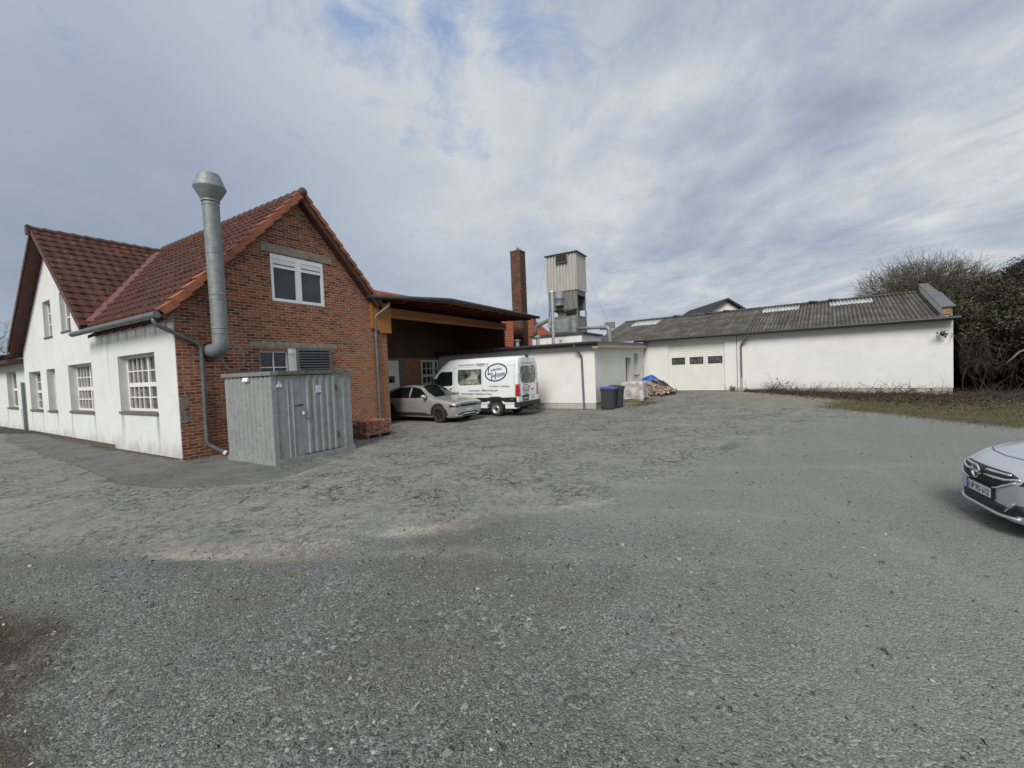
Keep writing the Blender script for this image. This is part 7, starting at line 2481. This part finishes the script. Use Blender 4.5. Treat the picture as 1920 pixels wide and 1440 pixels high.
TREE_STATS = {}
tr, o_ = bare_tree('bare_tree', 'large bare thorny tree with tangled twigs behind the end of the corrugated roof', (26.2, 27.0, 0.0), 8, 10, 2.3, 0.10, 5, wig=0.42, up=0.055, spread=0.90, mat='bark_green', thin=0.0075, side=0.55)
def twig_cloud(root, cen, rad, n, rng, r=0.0075, mat='bark_green'):
    """crooked fine twigs filling a rounded crown, growing up and outwards"""
    u = rng.normal(size=(n, 3))
    u /= np.linalg.norm(u, axis=1)[:, None]
    p = np.array(cen) + u * np.array(rad) * (rng.random(n) ** 0.5)[:, None] * 0.85
    d = u * np.array([1, 1, 0.6]) + rng.normal(0, 0.6, (n, 3)) + np.array([0, 0, 0.35])
    d /= np.linalg.norm(d, axis=1)[:, None]
    L = rng.uniform(0.5, 1.7, n) * (0.5 + 0.5 * rng.random(n))
    A1, B1, R1, R2 = [], [], [], []
    for i in range(6):
        d = d + rng.normal(0, 0.30, (n, 3)) + np.array([0, 0, 0.05])
        d /= np.linalg.norm(d, axis=1)[:, None]
        q = p + d * (L / 6)[:, None]
        A1.append(p)
        B1.append(q)
        R1.append(np.full(n, r * (1.5 - 0.16 * i)))
        R2.append(np.full(n, r * (1.34 - 0.16 * i)))
        p = q
    V_, F_ = segs_to_tubes(np.concatenate(A1), np.concatenate(B1), np.concatenate(R1), np.concatenate(R2), 3)
    np_mesh('twigs', V_, F_, MAT[mat], parent=root, sub=True)


twig_cloud(tr, (26.0, 26.6, 5.9), (4.5, 2.6, 2.0), 5600, np.random.default_rng(9))
TREE_STATS['bare'] = len(o_)
bare_tree('bare_tree', 'smaller bare twiggy tree rising out of the green thicket', (28.6, 26.6, 0.0), 12, 8, 2.9, 0.09, 5, wig=0.42, up=0.06, spread=0.8, mat='bark_green', thin=0.0075, side=0.60)
for k, (x, y, s_, L) in enumerate(((-54.5, 44.5, 21, 3.6), (-59.0, 52.0, 33, 4.2))):
    bare_tree('bare_tree', ('bare tree standing behind the white gable at the left edge', 'farther bare tree half hidden behind the white gable')[k], (x, y, 0), s_, 1, L, 0.22, 5, group='bare trees beyond the left gable', wig=0.30, up=0.10, thin=0.016)


def leaf_cloud(n, centers, size, rng, tone_bias=0.0, zmin=-1e9, flat=0.0, keep=None):
    """leaf quads folded along the middle, spread through ellipsoid shells"""
    cs = np.array([c[:3] for c in centers], float)
    rs = np.array([c[3:6] for c in centers], float)
    wts = rs.prod(axis=1) ** 0.67
    idx = rng.choice(len(cs), n, p=wts / wts.sum())
    u = rng.normal(size=(n, 3))
    u /= np.linalg.norm(u, axis=1)[:, None]
    rad = rng.random(n) ** 0.45
    lump = 1 + 0.18 * np.sin(u[:, 0] * 5 + idx) * np.sin(u[:, 2] * 6 + idx * 2)
    P_ = cs[idx] + u * rs[idx] * (rad * lump)[:, None]
    ok = P_[:, 2] > zmin
    if keep is not None:
        ok &= keep(P_)
    P_, u, rad = P_[ok], u[ok], rad[ok]
    n = len(P_)
    nrm_ = u * 0.6 + rng.normal(0, 0.55, (n, 3)) + np.array([0, 0, 0.5])
    nrm_ /= np.linalg.norm(nrm_, axis=1)[:, None]
    a = np.cross(nrm_, rng.normal(size=(n, 3)))
    a /= np.linalg.norm(a, axis=1)[:, None]
    b = np.cross(nrm_, a)
    s = size * rng.uniform(0.6, 1.4, n)[:, None]
    V_ = np.stack([P_ - a * s, P_ + b * s * 0.45 + nrm_ * s * 0.15, P_ + a * s, P_ - b * s * 0.45 + nrm_ * s * 0.15], 1).reshape(-1, 3)
    F_ = (np.arange(n) * 4)[:, None] + np.array([0, 1, 2, 3])[None]
    lf3 = np.sin(2.1 * P_[:, 0] + 1.3 * P_[:, 2]) * np.sin(1.7 * P_[:, 1] - 0.9 * P_[:, 0]) + 0.6 * np.sin(4.3 * P_[:, 2] + 2.0 * P_[:, 1])
    tone = np.clip(rng.beta(2, 2.6, n) + tone_bias + 0.16 * lf3, 0, 1)
    return V_, F_, np.repeat(tone, 4)


# evergreen thicket at the end of the wing
rg = np.random.default_rng(77)
tk = thing('thicket', 'dense dark bramble and ivy thicket at the right end of the white wing', 'thicket', (23, 20, 0), 'W')
cl = [(21.7, 20.5, 3.3, 1.1, 1.3, 1.15), (22.3, 21.2, 3.7, 1.2, 1.3, 0.95), (22.6, 19.0, 3.2, 1.3, 1.4, 1.25), (23.7, 20.2, 4.1, 1.4, 1.5, 1.3), (21.2, 19.7, 2.7, 0.7, 0.8, 0.8),
      (24.0, 22.2, 4.4, 1.5, 1.4, 1.15), (23.0, 22.9, 4.0, 1.2, 1.1, 0.9), (23.2, 17.3, 3.2, 1.4, 1.5, 1.3), (25.7, 21.0, 4.7, 1.7, 1.7, 1.45), (27.0, 23.6, 5.0, 1.9, 1.7, 1.5), (24.6, 18.0, 3.9, 1.6, 1.6, 1.5),
      (28.2, 22.2, 5.5, 2.0, 2.0, 1.6)]
right_of = lambda P_: (P_[:, 0] - 0.2 > 1.045 * P_[:, 1]) | ((0.6 * (P_[:, 0] - JR.x) + 0.8 * (P_[:, 1] - JR.y) > 0.5) & (0.8 * (P_[:, 0] - JR.x) - 0.6 * (P_[:, 1] - JR.y) > 14.75))
V_, F_, T_ = leaf_cloud(120000, cl, 0.058, rg, zmin=1.75, keep=right_of)
np_mesh('foliage', V_, F_, MAT['bramble'], {'tone': T_}, parent=tk, sub=True)
# canes: arching down at the front edge
A_, B_, Ra, Rb = [], [], [], []
for k in range(4200):
    c = cl[rg.integers(len(cl))]
    a = rg.uniform(0, 2 * np.pi)
    p = np.array([c[0] + c[3] * 0.9 * np.cos(a) * rg.random(), c[1] + c[4] * 0.9 * np.sin(a) * rg.random(), rg.uniform(1.35, 2.7)])
    d = np.array([rg.normal(-0.5, 0.6), rg.normal(-0.6, 0.6), rg.normal(0.1, 0.35)])
    L = rg.uniform(0.4, 1.2)
    for i in range(5):
        d = d + np.array([0, 0, -0.16]) + rg.normal(0, 0.12, 3)
        q = p + d / np.linalg.norm(d) * L / 5
        if q[0] - 0.15 < 1.045 * q[1]:
            break
        A_.append(p)
        B_.append(q)
        Ra.append(0.006)
        Rb.append(0.0045)
        p = q
for k in range(70):
    c = cl[rg.integers(len(cl))]
    x, y = c[0] + rg.normal(0, c[3] * 0.6), c[1] + rg.normal(0, c[4] * 0.6)
    if x - 0.4 < 1.045 * y:
        continue
    p = np.array([x, y, 0.0])
    d = np.array([rg.normal(0, 0.25), rg.normal(0, 0.25), 1.0])
    for i in range(5):
        q = p + d * 0.55 + rg.normal(0, 0.09, 3)
        A_.append(p)
        B_.append(q)
        Ra.append(0.012 - i * 0.0015)
        Rb.append(0.011 - i * 0.0015)
        p = q
V_, F_ = segs_to_tubes(A_, B_, Ra, Rb, 4)
np_mesh('canes', V_, F_, MAT['cane'], parent=tk, sub=True)
# sprig hanging in front of the wall end
A_, B_ = [], []
sp = [(20.55, 19.3, 2.55), (20.2, 19.45, 2.9), (19.9, 19.55, 2.95), (19.6, 19.62, 2.78)]
for i in range(3):
    A_.append(sp[i])
    B_.append(sp[i + 1])
for q in ((19.75, 19.5, 3.1), (20.0, 19.4, 2.5), (20.35, 19.2, 2.3)):
    A_.append(sp[2] if q[2] > 2.9 else sp[1])
    B_.append(q)
V_, F_ = segs_to_tubes(A_, B_, [0.01] * len(A_), [0.007] * len(A_), 4)
np_mesh('sprig', V_, F_, MAT['cane'], parent=tk, sub=True)
V_, F_, T_ = leaf_cloud(46, [(19.75, 19.52, 2.93, 0.34, 0.12, 0.16)], 0.075, rg)
np_mesh('sprig_leaves', V_, F_, MAT['bramble'], {'tone': T_ * 0.6}, parent=tk, sub=True)
bb = thing('broken_branch', 'pale bent broken branch leaning out of the thicket', 'branch', (22.0, 18.0, 1.6), 'W')
tag(bb, None)
m = MB().tube([(22.6, 17.7, 2.35), (21.6, 17.6, 2.15), (21.1, 17.65, 1.95), (20.75, 17.8, 1.5)], [0.035, 0.045, 0.04, 0.03], 7)
part('limb', m, MAT['bark'], bb, smooth=True)
part('twig', MB().tube([(21.3, 17.6, 2.05), (21.35, 17.5, 2.5), (21.6, 17.4, 2.75)], [0.03, 0.02, 0.012], 6), MAT['bark'], bb, smooth=True)

# dark hedge bank behind the thicket so that its hollow stays closed
hb = thing('hedge', 'hedge in darkened leaf tones closing the hollow behind the thicket', 'hedge', (31, 23, 0), 'W')
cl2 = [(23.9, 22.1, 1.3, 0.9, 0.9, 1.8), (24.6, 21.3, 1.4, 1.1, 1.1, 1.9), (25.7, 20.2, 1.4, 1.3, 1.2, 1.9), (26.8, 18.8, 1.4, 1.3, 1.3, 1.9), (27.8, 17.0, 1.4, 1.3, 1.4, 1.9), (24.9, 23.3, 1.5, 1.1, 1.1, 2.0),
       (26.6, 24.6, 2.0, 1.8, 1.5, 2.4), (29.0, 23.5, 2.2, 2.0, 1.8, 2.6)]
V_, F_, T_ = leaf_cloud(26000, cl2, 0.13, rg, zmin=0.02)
np_mesh('foliage', V_, F_, MAT['bramble'], {'tone': T_ * 0.45}, parent=hb, sub=True)  # leaf tone scaled down: shade of the deep hollow put into the colour


# litter, grass, weeds
def scatter_quads(X, Y, size, rng, up=0.3, lift=0.01):
    n = len(X)
    nrm_ = rng.normal(0, up, (n, 3)) + np.array([0, 0, 1.0])
    nrm_ /= np.linalg.norm(nrm_, axis=1)[:, None]
    a = np.cross(nrm_, rng.normal(size=(n, 3)))
    a /= np.linalg.norm(a, axis=1)[:, None]
    b = np.cross(nrm_, a)
    s = size * rng.uniform(0.5, 1.4, n)[:, None]
    P_ = np.stack([X, Y, H(X, Y) + lift + rng.random(n) * np.where(X > 10, 0.05, 0.006)], 1)
    V_ = np.stack([P_ - a * s, P_ + b * s * 0.5 + nrm_ * s * 0.25, P_ + a * s, P_ - b * s * 0.5 + nrm_ * s * 0.2], 1).reshape(-1, 3)
    return V_, (np.arange(n) * 4)[:, None] + np.array([0, 1, 2, 3])[None]


def rw_xy(s, t):
    c, s_ = math.cos(RA), math.sin(RA)
    return JR.x + s * c - t * s_, JR.y + s * s_ + t * c


n = 34000
s = rg.uniform(6.0, 24.0, n)
t = -np.abs(rg.normal(0, 1.0, n)) * np.interp(s, [6, 9, 13, 24], [0.4, 1.1, 2.1, 3.4]) - 0.02
t = np.where(s > 14.6, t + rg.uniform(0, 3.0, n), t)
X, Y = rw_xy(s, t)
X = np.concatenate([X, rg.uniform(-6, 9, 240)])
Y = np.concatenate([Y, rg.uniform(2.2, 12, 240)])
n = len(X)
V_, F_ = scatter_quads(X, Y, np.where(np.arange(n) < n - 240, 0.05, 0.022)[:, None], rg, 0.6, 0.004)
np_mesh('leaf_litter', V_, F_, MAT['litter'], {'tone': np.repeat(rg.beta(1.8, 2.4, n), 4)}, kind='stuff', label='brown dead leaves and stalks along the foot of the white wing', cat='leaf litter')
# dry stalks in the litter
n = 5500
s = rg.uniform(7.0, 22.0, n)
t = -np.abs(rg.normal(0, 1.0, n)) * np.interp(s, [6, 9, 13, 24], [0.3, 0.9, 1.9, 3.2]) - 0.05
t = np.where(s > 14.6, t + rg.uniform(0, 2.0, n), t)
X, Y = rw_xy(s, t)
A_ = np.stack([X, Y, H(X, Y)], 1)
d = rg.normal(0, 1, (n, 3))
d[:, 2] = np.abs(rg.normal(0.15, 0.35, n))
d /= np.linalg.norm(d, axis=1)[:, None]
B_ = A_ + d * rg.uniform(0.15, 0.75, n)[:, None]
V_, F_ = segs_to_tubes(A_, B_, np.full(n, 0.006), np.full(n, 0.004), 3)
np_mesh('dry_stalks', V_, F_, MAT['cane'], kind='stuff', label='dry brown stalks among the dead leaves', cat='stalks')


def blades(X, Y, h, rng, w_=0.006):
    n = len(X)
    z = H(X, Y)
    a = rng.uniform(0, 2 * np.pi, n)
    hh = np.asarray(h) * rng.uniform(0.4, 1.3, n)
    lean = rng.normal(0, 0.45, (n, 2)) * hh[:, None]
    sx_, sy_ = np.cos(a) * w_, np.sin(a) * w_
    V_ = np.stack([np.stack([X - sx_, Y - sy_, z - 0.005], 1), np.stack([X + sx_, Y + sy_, z - 0.005], 1),
                   np.stack([X + lean[:, 0], Y + lean[:, 1], z + hh], 1)], 1).reshape(-1, 3)
    return V_, (np.arange(n) * 3)[:, None] + np.array([0, 1, 2])[None]


gx_, gy_ = [], []


def patch(n, f):
    x, y = f(n)
    mo = masks(x, y)[4]
    k = rg.random(len(x)) < np.clip(mo * 1.1, 0, 1) * (0.35 + 0.65 * (lowfreq(x, y, 2.5, 8) > -0.1))
    gx_.append(x[k])
    gy_.append(y[k])


patch(30000, lambda n: (rg.uniform(11.8, 22, n), rg.uniform(9, 19.5, n)))
patch(6000, lambda n: (rg.uniform(5.0, 8.6, n), rg.uniform(20.3, 22.8, n)))
patch(9000, lambda n: (rg.uniform(-6.5, -2.2, n), rg.uniform(1.8, 4.4, n)))
patch(5000, lambda n: (rg.uniform(-28, -19, n), rg.uniform(17.5, 25, n)))
x = np.concatenate([rg.uniform(0.5, 4.4, 900)])
v0 = rg.uniform(-6.4, -4.0, 900)
q = [YW(14.26 - abs(rg.normal(0, 0.12)), v_) for v_ in rg.uniform(-7.0, 1.0, 900)]
gx_.append(np.array([p.x for p in q]))
gy_.append(np.array([p.y for p in q]))
for q in ([YW(-0.04 - abs(rg.normal(0, 0.07)), v_) for v_ in rg.uniform(0.2, 15, 1100)], [YW(u_, -0.04 - abs(rg.normal(0, 0.08))) for u_ in rg.uniform(0.0, 0.6, 160)],
          [YW(u_, -3.42 - abs(rg.normal(0, 0.05))) for u_ in rg.uniform(0.6, 2.9, 200)], [YW(u_, -1.0 + rg.normal(0, 0.5)) for u_ in rg.uniform(3.0, 6.8, 700)]):
    keep_ = [p for p in q if math.sin(p.x * 2.3 + p.y * 1.9) + math.sin(p.x * 5.1) * 0.7 > -0.1]
    gx_.append(np.array([p.x for p in keep_]))
    gy_.append(np.array([p.y for p in keep_]))
X, Y = np.concatenate(gx_), np.concatenate(gy_)
V_, F_ = blades(X, Y, np.where((X < 0) & (Y < 6), 0.028, 0.07), rg, np.where(X < 0, 0.003, 0.007))
np_mesh('grass', V_, F_, MAT['grass'], {'tone': np.repeat(rg.random(len(X)), 3)}, kind='stuff', label='short yellowish grass and moss in worn patches at the edges of the yard', cat='grass')


def weed(name, label, s, t, n, L, seed, leaves=0, cat='branches', spread=1.2):
    x, y = rw_xy(s, t)
    rng = np.random.default_rng(seed)
    t_ = thing(name, label, cat, (x, y, hz(x, y)), 'W')
    A_, B_, Ra, Rb = [], [], [], []
    for k in range(n):
        p = np.array([rng.normal(0, spread * 0.45), rng.normal(0, 0.15), 0.0])
        d = np.array([rng.normal(0, 1.0), rng.normal(0, 0.4), rng.uniform(0.25, 1.0)])
        d /= np.linalg.norm(d)
        LL = L * rng.uniform(0.4, 1.2)
        for i in range(5):
            d = d + rng.normal(0, 0.16, 3) - np.array([0, 0, 0.08])
            q_ = p + d / np.linalg.norm(d) * LL / 5
            q_[2] = max(q_[2], 0.01)
            A_.append(p)
            B_.append(q_)
            Ra.append(0.012 - 0.0015 * i)
            Rb.append(0.0105 - 0.0015 * i)
            p = q_
    A_, B_ = np.array(A_), np.array(B_)
    c, s_ = math.cos(RA), math.sin(RA)
    M3 = np.array([[c, -s_, 0], [s_, c, 0], [0, 0, 1]])
    V_, F_ = segs_to_tubes(A_ @ M3.T, B_ @ M3.T, Ra, Rb, 4)
    np_mesh('twigs', V_, F_, MAT['cane'], parent=t_, kind='stuff')
    if leaves:
        V_, F_, T_ = leaf_cloud(leaves, [(0, 0, L * 0.35, spread * 0.5, 0.2, L * 0.35)], 0.055, rng)
        np_mesh('leaves', V_ @ M3.T, F_, MAT['bramble'], {'tone': T_}, parent=t_)


weed('brush_pile', 'tangle of cut brown branches lying against the white wing wall', 7.6, -0.35, 42, 1.15, 3, 70, 'brush pile', 1.5)
weed('brush_pile', 'low heap of cut branches on the dead leaves before the right half of the wing', 12.4, -1.5, 50, 1.0, 13, 20, 'brush pile', 2.0)
weed('brush_pile', 'messy heap of cut branches in front of the thicket', 15.6, -1.7, 70, 1.2, 14, 0, 'brush pile', 2.4)
weed('dead_stems', 'few upright dead stems at the foot of the white wing wall', 9.75, -0.25, 9, 0.8, 4, 0, 'stems', 0.7)
weed('small_weed', 'small leafy weed growing beside the downpipe of the white wing', 5.35, -0.25, 10, 0.42, 6, 90, 'weed', 0.35)
